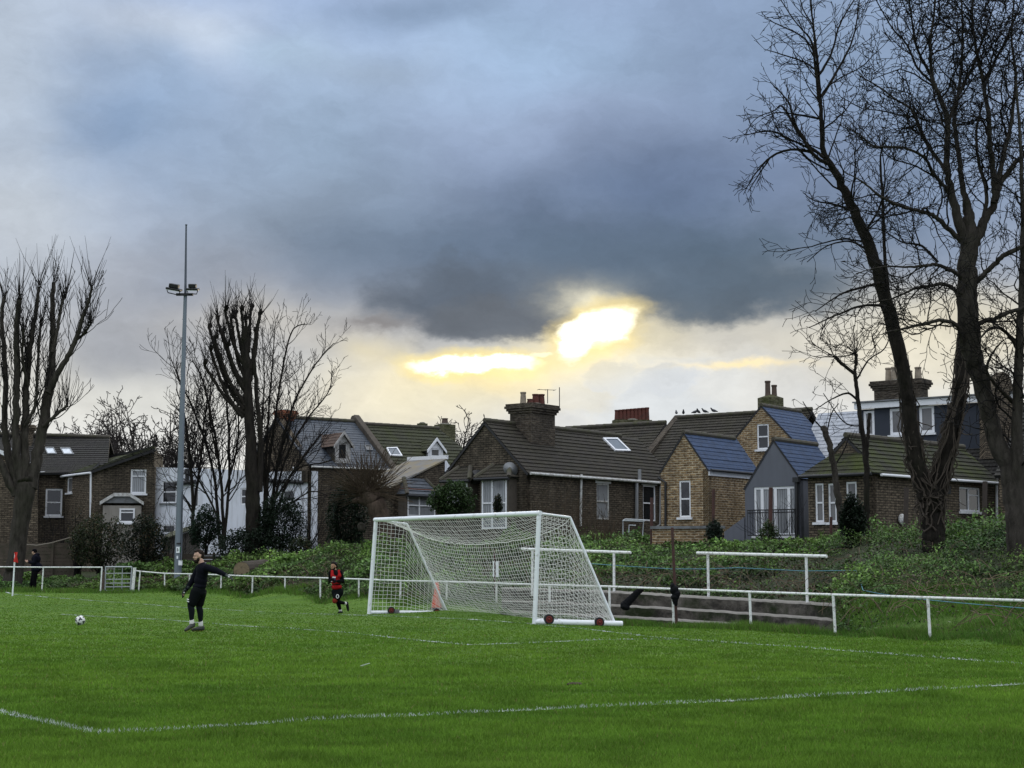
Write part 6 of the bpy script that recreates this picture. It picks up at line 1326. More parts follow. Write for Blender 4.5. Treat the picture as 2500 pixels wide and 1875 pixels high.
for pts in ([(2015, 1056, 4), (1985, 1020, 3), (1960, 980, 2)], [(2018, 1060, 3), (2030, 1010, 3), (2048, 985, 2)], [(2036, 1140, 4), (2060, 1100, 4), (2075, 1060, 2)]): LIMB(pts, Y=51, T=tD, L=1.6, dens=(2, 2, 2))
tD.done()
# ---- left pollard at the frame edge -------------------------------------------
Y3 = 68.5; tE = Tree('tree', 'large pollarded tree with upright shoots at the left edge, behind the red corner flag', stand(40, Y3), 'pollarded trees by the railing', 21, m_tg)
LIMB([(28, 1432, 50), (34, 1400, 42), (42, 1340, 38), (52, 1260, 40), (62, 1200, 45), (62, 1170, 46)], sp=False, Y=Y3, T=tE)
PL = [[(75, 1190, 30), (90, 1120, 26), (105, 1040, 24), (118, 960, 22), (125, 900, 18), (130, 820, 14), (128, 760, 12), (131, 690, 9)], [(118, 960, 16), (140, 915, 14), (165, 870, 12), (185, 830, 11), (200, 780, 9), (215, 740, 7), (225, 700, 5)], [(60, 1180, 26), (62, 1100, 18), (62, 1000, 16), (68, 900, 14), (78, 820, 12), (88, 760, 9), (95, 700, 6)],
      [(55, 1185, 26), (40, 1110, 20), (40, 1000, 16), (42, 900, 15), (40, 830, 14), (44, 760, 12), (48, 728, 11)], [(48, 1190, 24), (22, 1120, 18), (12, 1030, 14), (14, 940, 12), (10, 860, 11), (4, 780, 9), (10, 725, 8)], [(40, 1210, 22), (5, 1140, 16), (-30, 1040, 13), (-40, 900, 10), (-50, 780, 8)], [(128, 860, 9), (140, 800, 8), (152, 740, 6), (158, 725, 5)], [(60, 1040, 9), (85, 990, 7), (92, 900, 6), (98, 800, 5)],
      [(185, 830, 8), (205, 815, 6), (222, 790, 4)], [(70, 940, 8), (55, 880, 6), (58, 800, 5)], [(105, 1040, 10), (140, 1010, 8), (165, 990, 5)]]
for i, pts in enumerate(PL):
    q = LIMB(pts, rnd.uniform(-1.2, 1.2), sp=False, Y=Y3, T=tE); P_, R_ = q; n_ = len(P_)
    for _ in range(26): k = rnd.randrange(int(n_ * .45), n_); tE.shoots(P_[k], 1, rnd.uniform(.8, 2.0), .30, .015)
    tE.shoots(P_[-1], 9, 2.2, .30, .016); tE.spawn(P_[n_ // 5:], R_[n_ // 5:], 0, 2, (3.0, 2.2, 2.0), wob=.13, up=.16, ang=(12, 42), L=4.6, t0=.03, tip=.011, maxL=3.0, ratio=(.35, .65))
tE.done()
# ---- centre pollard ------------------------------------------------------------
Y4 = 72; tF = Tree('tree', 'tall dark pollard with knobbly sawn limb ends rising above the white house', stand(620, Y4), 'pollarded trees by the railing', 22)
LIMB([(618, 1370, 48), (620, 1300, 36), (617, 1240, 34), (616, 1170, 32), (612, 1080, 24), (606, 980, 21), (602, 900, 21), (598, 850, 20), (600, 800, 18)], sp=False, Y=Y4, T=tF)
LIMB([(632, 1200, 18), (636, 1080, 12), (628, 980, 10), (622, 900, 9), (616, 850, 8)], sp=False, Y=Y4, T=tF)
PF = [[(602, 840, 14), (602, 770, 13), (592, 740, 12), (590, 700, 10), (592, 690, 10)], [(600, 830, 13), (576, 790, 12), (572, 775, 12), (560, 755, 11), (562, 760, 8)], [(598, 850, 12), (560, 800, 11), (535, 780, 10), (522, 770, 9)], [(606, 830, 12), (610, 760, 11), (612, 760, 9), (611, 755, 10)], [(596, 860, 12), (545, 800, 10), (530, 740, 9), (514, 785, 8)],
      [(590, 900, 13), (548, 860, 11), (515, 830, 9), (512, 785, 8), (516, 780, 8)], [(585, 940, 11), (545, 905, 9), (502, 883, 7)], [(608, 830, 9), (620, 790, 8), (630, 770, 7), (632, 766, 8)], [(594, 850, 10), (560, 790, 9), (548, 765, 9)]]
for a_, b_ in (((604, 880), (590, 752)), ((600, 930), (564, 772)), ((602, 900), (550, 752)), ((606, 860), (612, 748)), ((600, 960), (532, 775)), ((596, 1000), (512, 796)), ((598, 1010), (501, 884)), ((612, 900), (633, 764)), ((602, 890), (575, 764)), ((598, 940), (545, 806)), ((596, 985), (525, 822)), ((610, 930), (624, 806)), ((600, 950), (556, 840)), ((604, 870), (600, 775)), ((594, 1020), (515, 850))):
    (x0, y0), (x1, y1) = a_, b_; bx = (x1 - x0) * .22 + rnd.uniform(-4, 4)
    q = LIMB([(x0, y0, 12), (x0 + (x1 - x0) * .36 + bx * .5, y0 - (y0 - y1) * .30, 8.5), (x0 + (x1 - x0) * .72 + bx * .3, y0 - (y0 - y1) * .66, 7), (x1, y1 + 9, 7), (x1 + rnd.uniform(-3, 4), y1, 11), (x1 + rnd.uniform(-4, 6), y1 - 4, 8)], rnd.uniform(-1, 1), sp=False, Y=Y4, T=tF); P_, R_ = q; n_ = len(P_)
    for _ in range(16): k = rnd.randrange(int(n_ * .2), n_); tF.shoots(P_[k], 1, rnd.uniform(.5, 1.5), .5, .016)
    tF.shoots(P_[-1], 4, 1.5, .35, .015)
    tF.spawn(P_[n_ // 5:], R_[n_ // 5:], 1, 2, (1.4, 2.0), wob=.22, up=.10, ang=(20, 60), L=1.6, t0=.05, tip=.012)
tF.done()
# ---- bushy many-stemmed trees either side of it ---------------------------------
Y5 = 74.5; tG = Tree('tree', 'spreading bushy bare tree with many fine twigs, right of the dark pollard', stand(650, Y5), 'bushy bare trees at the garden ends', 31)
for pts in ([(645, 1340, 9.5), (655, 1150, 6.8), (672, 1020, 5.4), (690, 900, 4.8), (712, 810, 3.4), (745, 790, 2.0)], [(648, 1330, 9.5), (680, 1120, 6.1), (720, 980, 4.8), (770, 890, 3.4), (815, 838, 2.0)], [(650, 1330, 8.8), (690, 1140, 5.4), (745, 1030, 4.1), (800, 960, 2.7), (812, 905, 1.5)], [(652, 1330, 8.2), (700, 1180, 5.4), (760, 1090, 4.1), (800, 1045, 2.0)], [(642, 1330, 8.2), (650, 1100, 5.4), (660, 950, 4.1), (668, 850, 2.7), (672, 790, 1.5)],
            [(655, 1250, 6.1), (720, 1150, 4.1), (790, 1130, 2.7), (820, 1120, 1.5)], [(650, 1280, 6.1), (710, 1230, 4.1), (760, 1200, 2.7), (800, 1210, 1.5)], [(646, 1200, 5.4), (640, 1050, 4.1), (645, 930, 2.7), (640, 830, 1.5)]):
    LIMB(pts, rnd.uniform(-2, 2), Y=Y5, T=tG, dens=(3.4, 2.6, 2.2), L=4.4, t0=.2, lvl=0, wob=.15, up=.07, tip=.0095, maxL=4.0, ang=(18, 48), ratio=(.40, .70))
tG.done()
tH = Tree('tree', 'spreading bushy bare tree with many fine twigs, between the mast and the dark pollard', stand(520, Y5), 'bushy bare trees at the garden ends', 32)
for pts in ([(545, 1340, 8.8), (540, 1180, 6.8), (520, 1040, 5.4), (495, 930, 4.1), (470, 880, 2.0)], [(538, 1340, 8.8), (520, 1150, 6.1), (480, 1020, 4.8), (440, 930, 3.4), (415, 870, 2.0)], [(545, 1340, 8.2), (560, 1150, 6.1), (555, 1000, 4.8), (545, 900, 2.7), (540, 850, 1.5)], [(470, 1330, 8.8), (470, 1200, 7.5), (462, 1100, 6.1), (450, 1010, 4.1), (430, 950, 2.0)], [(472, 1250, 6.1), (490, 1120, 4.8), (500, 1020, 3.4), (510, 950, 1.5)], [(540, 1280, 5.4), (490, 1180, 4.1), (440, 1120, 2.7), (400, 1100, 1.5)],
            [(550, 1200, 5.4), (580, 1080, 4.1), (580, 960, 2.7), (575, 900, 1.5)], [(475, 1260, 5.4), (440, 1200, 3.4), (410, 1190, 2.0), (385, 1220, 1.5)], [(530, 1120, 4.8), (510, 1000, 3.4), (520, 900, 2.0), (510, 850, 1.5)]):
    LIMB(pts, rnd.uniform(-2, 2), Y=Y5, T=tH, dens=(3.0, 2.3, 1.9), L=5.6, t0=.2, lvl=0, wob=.15, up=.07, tip=.0095, maxL=3.8, ang=(18, 48), ratio=(.40, .70))
tH.done()
# ---- hazy trees far behind the roofs ----------------------------------------------
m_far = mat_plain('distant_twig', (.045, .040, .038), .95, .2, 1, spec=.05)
for i, (x, ytop, wd, Y, lbl, sd) in enumerate(((355, 950, 75, 115, 'distant bare tree left of the mast, tallest of those behind the left roofs', 41), (275, 985, 65, 125, 'distant bare tree above the raking mossy roof', 42), (205, 1000, 60, 130, 'distant bare tree above the ridge of the left tiled roof', 43), (120, 1010, 55, 130, 'distant bare tree behind the left pollard and chimney', 44), (450, 990, 60, 120, 'distant bare tree just right of the mast', 45),
                                       (1132, 1004, 58, 125, 'distant bare tree between the green tiled house and the big chimney', 46), (12, 985, 60, 125, 'distant bare tree at the very left edge', 47))):
    T = Tree('tree', lbl, (at(x, 1330, Y).x, Y, 1), 'distant bare trees behind the roofs', sd, m_far, m_far); sc = Y / FPX; ht = at(x, ytop, Y).z - 1.0; b_ = np.array(at(x, 1330, Y)); b_[2] = 1.0; fork = b_ + np.array([T.r.normal(0, .3), 0, ht * .38])
    T.limb([b_, (b_ + fork) / 2 + T.r.normal(0, .15, 3), fork], [.3, .22, .2])
    for k in range(12):
        a = T.r.uniform(0, 6.28); e = fork + np.array([math.cos(a) * wd * 1.25 * sc * T.r.uniform(.3, 1.0), math.sin(a) * wd * sc * .7, ht * T.r.uniform(.28, .56)]); q = T.limb([fork, (fork * .5 + e * .5) + T.r.normal(0, .5, 3) + np.array([0, 0, -.3]), e], [.13, .07, .02]); T.spawn(*q, 0, 3, (2.2, 2.2, 2.0), L=5.0, t0=.15, wob=.24, up=.05, tip=.024, maxL=3.0, seg=.4)
    T.done()
# ---- pollarded willow with its spray of rods ----------------------------------------
Y6 = 66; tW = Tree('willow_tree', 'pollarded willow with a fan of thin straight rods, left of the goal', stand(930, Y6), None, 51, bark_mat('willow_bark', (.045, .034, .027), (.115, .085, .065), (.05, .05, .03), .3, 9), m_tw2)
LIMB([(950, 1370, 60), (942, 1320, 46), (930, 1270, 44), (915, 1225, 44), (900, 1205, 40), (893, 1195, 30)], sp=False, Y=Y6, T=tW); LIMB([(900, 1225, 24), (880, 1222, 18), (862, 1225, 10)], sp=False, Y=Y6, T=tW)
hd = np.array(at(897, 1203, Y6))
for _ in range(300):
    a = rnd.gauss(0, .95); e = rnd.uniform(-.6, .5); d = np.array([math.sin(a) * 1.1, e, math.cos(a)]); d /= np.linalg.norm(d); l = rnd.uniform(1.0, 2.15); P_ = [hd + np.array([rnd.uniform(-.42, .42), rnd.uniform(-.35, .35), rnd.uniform(-.15, .1)])]
    for k in range(5): d = d + np.array([rnd.gauss(0, .05), rnd.gauss(0, .05), -.02]); d /= np.linalg.norm(d); P_.append(P_[-1] + d * l / 5)
    tW.add(P_, np.linspace(.016, .009, 6))
lb = MB(); c = at(882, 1285, Y6 - .75); lb.lathe(c, [(.17, 0), (.11, .02), (.09, -.12)], 10, axis=(.2, -1, .1)); lb.build('knot_hole', m_tg, tW.o)
tW.done()
# ================================================================== leaves, bushes, bank growth
def leaf_quads(P, size, rng, flat=.5, cols=None):
    """one small rhombic leaf at every point"""
    n = len(P); a = rng.uniform(0, 2 * np.pi, n); tilt = rng.normal(0, flat, n); L = size * rng.uniform(.7, 1.35, n); u = np.stack([np.cos(a) * np.cos(tilt), np.sin(a) * np.cos(tilt), np.sin(tilt)], -1)
    w_ = np.cross(u, np.stack([rng.normal(0, .5, n), rng.normal(0, .5, n), np.ones(n)], -1)); w_ /= np.linalg.norm(w_, axis=1, keepdims=True) + 1e-9
    L = L[:, None]; V = np.stack([P - u * L * .5, P + w_ * L * .30, P + u * L * .5, P - w_ * L * .30], 1).reshape(-1, 3); return V, np.arange(4 * n).reshape(-1, 4), np.repeat(cols, 4, 0)
def lump_field(P, rng_seed, sc):
    return (vnoise(P[:, 0] + P[:, 2] * .6, P[:, 1] + P[:, 2] * .8, sc, rng_seed) + vnoise(P[:, 0] - P[:, 2] * .7, P[:, 1] * .8 - P[:, 2] * .5, sc * .6, rng_seed + 1)) / 2
def bush(name, label, x, yb, yt, rx, Y, col, size=.085, n=3500, group=None, cat='bush', dense=1.0, seed=1, stems=5, part='foliage', dry=0.):
    """leafy bush seen between rows yt and yb, half width rx (pixels), at distance Y: stems plus a ragged cloud of leaves"""
    rg = np.random.default_rng(seed); sc = Y / FPX; c = at(x, (yb + yt) / 2, Y); hzz = (yb - yt) / 2 * sc; hx = rx * sc; base = stand(x, Y); o = thing(name, label, cat, (c.x, Y, min(base.z, c.z - hzz)), group)
    k = int(n * 2.2); d = rg.normal(0, 1, (k, 3)); d /= np.linalg.norm(d, axis=1, keepdims=True); r = rg.uniform(.18, 1, k) ** .5
    P = d * r[:, None]; P[:, 2] *= 1.0; lf = lump_field(P * 2 + seed, seed, .55); keep = (r < .50 + .75 * lf) & (rg.random(k) < .55 + .6 * lf); P, lf, r = P[keep], lf[keep], r[keep]
    taper = 1 - .25 * np.clip(P[:, 2], 0, 1); P = np.stack([c.x + P[:, 0] * hx * taper * 1.08, Y + P[:, 1] * hx * .8, c.z + P[:, 2] * hzz * 1.08], -1)
    sh = np.clip(.45 + .75 * (r - .35), .2, 1.15)[:, None] * (.65 + .75 * lf[:, None]) * rg.uniform(.75, 1.28, (len(P), 1)); cc = np.array(col)[None] * sh  # inner leaves tinted darker, self-shade put into the leaf colour
    if dry: m = rg.random(len(P)) < dry; cc[m] = np.array([.11, .085, .045]) * rg.uniform(.5, 1.3, (m.sum(), 1))
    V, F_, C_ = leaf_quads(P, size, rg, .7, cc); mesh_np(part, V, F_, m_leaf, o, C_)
    T = Tubes(); b0 = np.array([c.x, Y, c.z - hzz - .15])
    for _ in range(stems):
        e = np.array([c.x + rg.normal(0, hx * .5), Y + rg.normal(0, hx * .4), c.z + hzz * rg.uniform(.1, .8)]); mid = (b0 + e) / 2 + rg.normal(0, hx * .12, 3); T.add([b0 + rg.normal(0, .06, 3) * (1, 1, 0), mid, e], [.035, .022, .008], 5)
    T.build('stem', m_tw, o); return o
DK, MD, LT_ = (.011, .023, .011), (.030, .056, .022), (.050, .085, .032)
gB = 'evergreen bushes in front of the houses'
bush('bush', 'rounded glossy green bush in front of the left bay of the dark brick house', 1105, 1268, 1172, 60, 62, (.036, .066, .020), .10, 4200, gB, seed=1)
bush('bush', 'tall dark ivy bush under the left side of the willow', 846, 1372, 1165, 52, 68, DK, .10, 5200, gB, seed=2)
bush('bush', 'large dark evergreen right of the dark pollard trunk', 684, 1350, 1205, 66, 72, DK, .10, 5600, gB, seed=3)
bush('bush', 'dark round evergreen right of the floodlight mast', 500, 1345, 1232, 42, 73, (.013, .030, .015), .10, 3400, gB, seed=4)
bush('bush', 'wide low dark bush behind the thick felled log', 610, 1392, 1285, 95, 71.5, DK, .10, 5200, gB, seed=5, stems=14)
bush('bush', 'low olive bush at the foot of the white house wall, right of the dark evergreen', 735, 1368, 1310, 38, 71, (.030, .045, .020), .09, 1700, gB, seed=6, dry=.12)
bush('bush', 'broad yellow-green bush in front of the white hooded bay', 245, 1392, 1255, 78, 74, (.026, .040, .014), .10, 4600, gB, seed=7, dry=.14, stems=12)
bush('bush', 'dark tangled ivy bush left of the floodlight mast', 355, 1398, 1255, 62, 73, (.014, .025, .012), .10, 4600, gB, seed=8, dry=.12, stems=12)
bush('bush', 'thin bare-stemmed bush in front of the small white side window', 190, 1395, 1230, 26, 75, (.030, .036, .020), .08, 800, gB, seed=9, dry=.5, stems=16)
bush('ivy_column', 'column of dark ivy swallowing the base of the sawn-off stump', 2082, 1335, 1205, 36, 50.3, DK, .09, 3200, None, 'ivy', seed=10)
bush('bush', 'small dark ivy bush at the corner of the yellow garden wall', 1744, 1348, 1268, 24, 55.5, (.022, .036, .024), .08, 1500, gB, seed=11)
bush('bush', 'leafy shrub at the top of the bank under the casement window', 2352, 1345, 1290, 62, 47, (.052, .092, .022), .10, 2600, 'shrubs on top of the bank', seed=12)
bush('bush', 'dusky spreading shrub in front of the massive right-hand trunk', 2460, 1400, 1300, 72, 43, (.040, .068, .030), .09, 5200, 'shrubs on top of the bank', seed=13, dry=.06)
bush('bush', 'small ivy clump on the bay window of the dark brick house', 1216, 1262, 1205, 13, 64.5, (.020, .030, .014), .08, 700, gB, seed=14, dry=.1)
bush('bush', 'feathery pale green weed clump before the grey gable', 1878, 1340, 1270, 26, 54, (.05, .085, .028), .07, 1100, 'shrubs on top of the bank', seed=15, dry=.1)
bush('bush', 'grey-green dry shrub leaning at the right edge by the railing', 2490, 1560, 1480, 40, 31.5, (.050, .056, .035), .05, 2400, 'shrubs on top of the bank', seed=16, dry=.45, stems=16)
bush('bush', 'dried straw-coloured weed clump near the last railing post', 2380, 1556, 1510, 50, 31.6, (.09, .09, .045), .05, 1600, 'shrubs on top of the bank', seed=17, dry=.5, stems=16)
# bare brown scrub (twigs only)
def scrub(label, x0, x1, yb, yt, Y, n, seed, mat=None, spread=.35):
    T = Tree('shrub', label, stand((x0 + x1) / 2, Y), 'bare brown scrub below the houses', seed, mat or m_tw2, mat or m_tw2); T.o['category'] = 'shrub'
    for _ in range(n):
        x = rnd.uniform(x0, x1); Yq = Y + rnd.uniform(-1, 1); b_ = np.array(stand(x, Yq)); b_[2] = min(b_[2], at(x, yb, Yq).z); l = (at(x, yt, Yq).z - b_[2]) * rnd.uniform(.55, 1.05); T.grow(b_, np.array([rnd.gauss(0, spread), rnd.gauss(0, spread * .6), 1]), max(.4, l), .016, 1, 2, (0, 1.7), wob=.12, up=.05, seg=.3, tip=.006)
    if T.L.n == 0: T.L, T.T = T.T, T.L
    T.done()
scrub('bare brown scrub against the dark brick house, between bay and downpipe', 1320, 1412, 1335, 1180, 62, 60, 61); scrub('bare brown scrub in front of the narrow sash window of the dark house', 1425, 1530, 1335, 1225, 61, 60, 62)
scrub('bare scrub at the foot of the left tiled house, behind the board fence', 95, 190, 1335, 1265, 77, 60, 63, m_tw); scrub('bare thorny scrub in front of the french doors', 1860, 1950, 1320, 1215, 56, 16, 64, m_tw, .5); scrub('bare twiggy scrub before the white wall', 740, 775, 1350, 1180, 73, 34, 65, m_tw, .45)
scrub('bare twiggy scrub below the white house sash window', 385, 440, 1345, 1240, 76, 26, 66, m_tw, .5)
# ---- the overgrown bank: one mass of nettles, bramble and ivy ---------------------------
rg = np.random.default_rng(77); N = 500000
sx_ = rg.uniform(-.46, .44, N); pxs = sx_ * FPX * cp + CX; f0 = fenceY_s(sx_); ty = np.interp(pxs, STEP_X, STEP_Y); on_steps = (pxs > 1218) & (pxs < 2022)
y0 = np.where(on_steps, ty + .95, f0 + .1); iy = rg.uniform(1 / 72., 1 / y0); gy = 1 / iy; gx = sx_ * gy; gz = height(gx, gy)
cl = vnoise(gx, gy, 1.7, 21); cl2 = vnoise(gx, gy, .55, 22); cl3 = vnoise(gx, gy * .6, 4.5, 23); back = np.clip((gy - y0) / 2.5, 0, 1)
bare = ((cl3 < .42) & (cl < .6)) | (cl < .2); keep = ~(bare & (rg.random(N) < .8)) & (rg.random(N) < .45 + .6 * cl2)
mound = (pxs > 2060) & (gy < f0 + 2.2 + 2.6 * vnoise(gx, gy, 2.2, 41)); keep &= ~(mound & (rg.random(N) < .72)); left_lawn = (pxs < 330) & (gy < 66.6); keep &= ~left_lawn
H_ = (.04 + .62 * cl ** 1.8 * (.45 + cl3) + .16 * cl2 ** 2) * (.35 + .65 * back); H_ = np.where(on_steps & (gy < ty + 3), H_ * .35, H_); H_ = np.where(pxs > 2050, H_ * 1.2, H_); H_ = np.where((pxs > 1560) & (pxs < 1990) & (gy > 48), H_ * .55, H_)
hh = rg.uniform(0, 1, N) ** .7 * H_ * (.6 + .8 * cl2)
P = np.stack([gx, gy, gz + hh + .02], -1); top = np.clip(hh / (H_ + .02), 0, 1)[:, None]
k1, k2 = cl3[:, None], vnoise(gx, gy, 1.1, 24)[:, None]; k4 = vnoise(gx, gy, 3.0, 26)[:, None]; c = np.array([.040, .078, .026]) * (1 - k2) + np.array([.13, .21, .045]) * k2; c = c * (1 - .45 * k4) + np.array([.06, .13, .03]) * .45 * k4; c = c * (.14 + 1.25 * top ** 1.25) * rg.uniform(.30, 1.75, (N, 1)) * (.55 + .9 * k1)  # leaves low in a clump tinted darker: clump shading put into the colour
rb = rg.random(N); dead = (rb < .05) | (bare & (rb < .45)); c[dead] = np.array([.10, .078, .05]) * rg.uniform(.35, 1.2, (dead.sum(), 1)); pale = (rb > .985); c[pale] = np.array([.16, .20, .10])
P, c, gy_ = P[keep], c[keep], gy[keep]
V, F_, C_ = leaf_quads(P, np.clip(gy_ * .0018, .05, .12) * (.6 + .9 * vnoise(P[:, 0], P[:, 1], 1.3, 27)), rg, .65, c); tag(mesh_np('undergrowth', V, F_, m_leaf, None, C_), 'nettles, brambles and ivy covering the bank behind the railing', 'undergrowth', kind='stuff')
T_ = Tubes()
for _ in range(320):
    s1 = rg.uniform(-.33, .345); p1 = s1 * FPX * cp + CX; f1 = float(fenceY_s(s1)[0]); y1 = (np.interp(p1, STEP_X, STEP_Y) + 1.6 if 1218 < p1 < 2022 else f1 + .4) + abs(rg.normal(0, 6)); 
    if p1 < 335 or y1 > 66: continue
    x1 = s1 * y1; a = rg.uniform(0, 6.28); l = rg.uniform(.5, 1.6); z1 = hz(x1, y1); arc = rg.uniform(.15, .55); P_ = [(x1 + math.cos(a) * l * k / 5, y1 + math.sin(a) * l * k / 5, z1 + .05 + arc * math.sin(math.pi * (k + .4) / 5.6)) for k in range(6)]
    T_.add(np.array(P_) + rg.normal(0, .025, (6, 3)), np.linspace(.010, .006, 6), 3)
tag(T_.build('undergrowth', M('dead_bramble_stem', (.13, .095, .06), .9, .5, 3)), 'dead bramble stems arching over the green bank', 'undergrowth', kind='stuff')
# earth-coloured skin of the bank under the growth
# ---- long grass along the foot of the railing -------------------------------------------
N = 150000; s_ = np.where(rg.random(N) < .35, rg.uniform(.20, .345, N), rg.uniform(-.36, .345, N)); f0 = fenceY_s(s_); gy = f0 + rg.normal(-.05, .32, N) * (f0 / 45); pxs = s_ * FPX * cp + CX
wild = rg.random(N) < .45; gy = np.where(wild & (pxs > 2030), f0 + rg.uniform(0, 6, N), np.where(wild & (pxs < 1240) & (pxs > 340), f0 + rg.uniform(0, 2.0, N), gy)); gy = np.where((pxs > 1225) & (pxs < 2010), np.minimum(gy, np.interp(pxs, STEP_X, STEP_Y) - 1.55), gy)
k = vnoise(s_ * f0, gy, .7, 31); m_ = rg.random(N) < k + .15; s_, gy, k, f0 = s_[m_], gy[m_], k[m_], f0[m_]; gx = s_ * gy; N = len(gx); gz = height(gx, gy); h_ = rg.uniform(.06, .20, N) * (.5 + k); wd = .0042 * gy / 30 * rg.uniform(.8, 1.5, N) + .003; an = rg.uniform(0, 6.28, N); ln = h_ * rg.uniform(.2, .9, N); la = rg.uniform(0, 6.28, N)
rt = np.stack([gx, gy, gz - .02], -1); wv = np.stack([np.cos(an) * wd, np.sin(an) * wd, 0 * wd], -1); V = np.stack([rt - wv, rt + wv, rt + np.stack([np.cos(la) * ln, np.sin(la) * ln, h_], -1)], 1).reshape(-1, 3)
c = (np.array([.065, .15, .022]) * (1 - k[:, None]) + np.array([.12, .225, .035]) * k[:, None]) * rg.uniform(.6, 1.4, (N, 1)); d_ = rg.random(N) < .08; c[d_] = (.16, .14, .07)
tag(mesh_np('grass', V, np.arange(3 * N).reshape(-1, 3), m_blade, None, np.repeat(c, 3, 0)), 'longer unmown grass along the foot of the railing', 'grass', kind='stuff')
# ---- fallen branch on the bank
T_ = Tubes(); a = at(2185, 1411, 38); T_.add([tuple(at(x, y, 38)) for x, y in ((2185, 1411), (2205, 1406), (2225, 1405), (2250, 1407))], [.014, .02, .03, .02], 5); T_.add([tuple(at(x, y, 38)) for x, y in ((2238, 1405), (2252, 1398), (2258, 1392))], [.02, .02, .008], 5); T_.add([tuple(at(x, y, 38)) for x, y in ((2244, 1406), (2262, 1411), (2270, 1408))], [.02, .015, .008], 5)
tag(T_.build('branch', mat_plain('bleached_branch', (.28, .24, .19), .9, .3, 10)), 'bleached fallen branch lying on the green bank', 'branch')
T_ = Tubes(); T_.add([tuple(at(x, y, 74.3)) for x, y in ((50, 1328), (90, 1332), (125, 1326), (160, 1316), (176, 1311), (184, 1318))], [.02, .035, .035, .03, .02, .01], 5); tag(T_.build('branch', mat_plain('grey_branch', (.17, .15, .12), .9, .3, 10)), 'long curved pale branch hanging in front of the board fence', 'branch')
# ================================================================== people: every part is a skin fused from overlapping tapered volumes
class Part:
    def __init__(s): s.bm = bmesh.new()
    def ell(s, c, rad, ax=None):
        m = Matrix.Translation(c) @ ((ax.to_4x4() if ax is not None else Matrix.Identity(4)) @ Matrix.Diagonal((*rad, 1))); bmesh.ops.create_icosphere(s.bm, subdivisions=3, radius=1, matrix=m)
    def cap(s, a, ra, b, rb, flat=None, k=10):
        """tapered limb from a to b, rounded at both ends"""
        a, b = Vector(a), Vector(b); d = b - a; L = d.length; z = d.normalized(); x = z.orthogonal().normalized() if flat is None else (Vector(flat) - z * Vector(flat).dot(z)).normalized(); y = z.cross(x); n = 12; rings = []
        prof = [(-ra * math.cos(t), ra * math.sin(t)) for t in (.15, .6, 1.1)] + [(L * i / k, ra + (rb - ra) * i / k) for i in range(k + 1)] + [(L + rb * math.sin(t), rb * math.cos(t)) for t in (.5, 1.0, 1.42)]
        fl = 1.0 if flat is None else .62
        for h, r in prof: rings.append([s.bm.verts.new(a + z * h + (x * math.cos(2 * math.pi * i / n) + y * math.sin(2 * math.pi * i / n) * fl) * r) for i in range(n)])
        for i in range(len(rings) - 1):
            for j in range(n): s.bm.faces.new((rings[i][j], rings[i][(j + 1) % n], rings[i + 1][(j + 1) % n], rings[i + 1][j]))
        s.bm.faces.new(rings[0][::-1]); s.bm.faces.new(rings[-1])
    def chain(s, pts):
        for (a, ra), (b, rb) in zip(pts[:-1], pts[1:]): s.cap(a, ra, b, rb)
    def build(s, name, mat, parent, vox=.011, it=4, label=None):
        me = bpy.data.meshes.new(name); bmesh.ops.recalc_face_normals(s.bm, faces=s.bm.faces); s.bm.to_mesh(me); s.bm.free(); me.materials.append(mat); o = lk(bpy.data.objects.new(name, me)); o.parent = parent; o.matrix_parent_inverse = root_inv(parent)
        r = o.modifiers.new('skin', 'REMESH'); r.mode = 'VOXEL'; r.voxel_size = vox; r.use_smooth_shade = True; q = o.modifiers.new('soft', 'SMOOTH'); q.factor = .5; q.iterations = it
        if label: o['label'] = label
        return o
def axes(f, up=(0, 0, 1)):
    f = Vector(f).normalized(); u = Vector(up); u = (u - f * u.dot(f)).normalized(); s_ = u.cross(f).normalized(); return Matrix((f, s_, u)).transposed()
def hand(P, wrist, d, palm_n, thumb_side, curl=.35, k=1.0):
    """palm, four fingers of unequal length bent at the knuckles, thumb from the side of the palm"""
    d, pn = Vector(d).normalized(), Vector(palm_n).normalized(); pn = (pn - d * pn.dot(d)).normalized(); sd = d.cross(pn).normalized() * thumb_side
    P.cap(wrist, .026 * k, Vector(wrist) + d * .035 * k, .032 * k, flat=sd); P.cap(Vector(wrist) + d * .03 * k, .036 * k, Vector(wrist) + d * .085 * k, .040 * k, flat=sd)
    for i, (off, l) in enumerate(((.029, .072), (.010, .082), (-.010, .076), (-.029, .058))):
        b = Vector(wrist) + d * (.094 - abs(off) * .25) * k + sd * off * k; d1 = (d + pn * curl + sd * off * 2).normalized(); m = b + d1 * l * .5 * k; d2 = (d + pn * curl * 2.6).normalized(); e = m + d2 * l * .5 * k
        P.cap(b, .0105 * k, m, .0098 * k, k=4); P.cap(m, .0098 * k, e, .0085 * k, k=4)
    b = Vector(wrist) + d * .035 * k + sd * .030 * k; m = b + (d * .7 + sd * .8 + pn * .2).normalized() * .042 * k; e = m + (d + sd * .25 + pn * .4).normalized() * .034 * k; P.cap(b, .0135 * k, m, .0115 * k, k=4); P.cap(m, .0115 * k, e, .0095 * k, k=4)
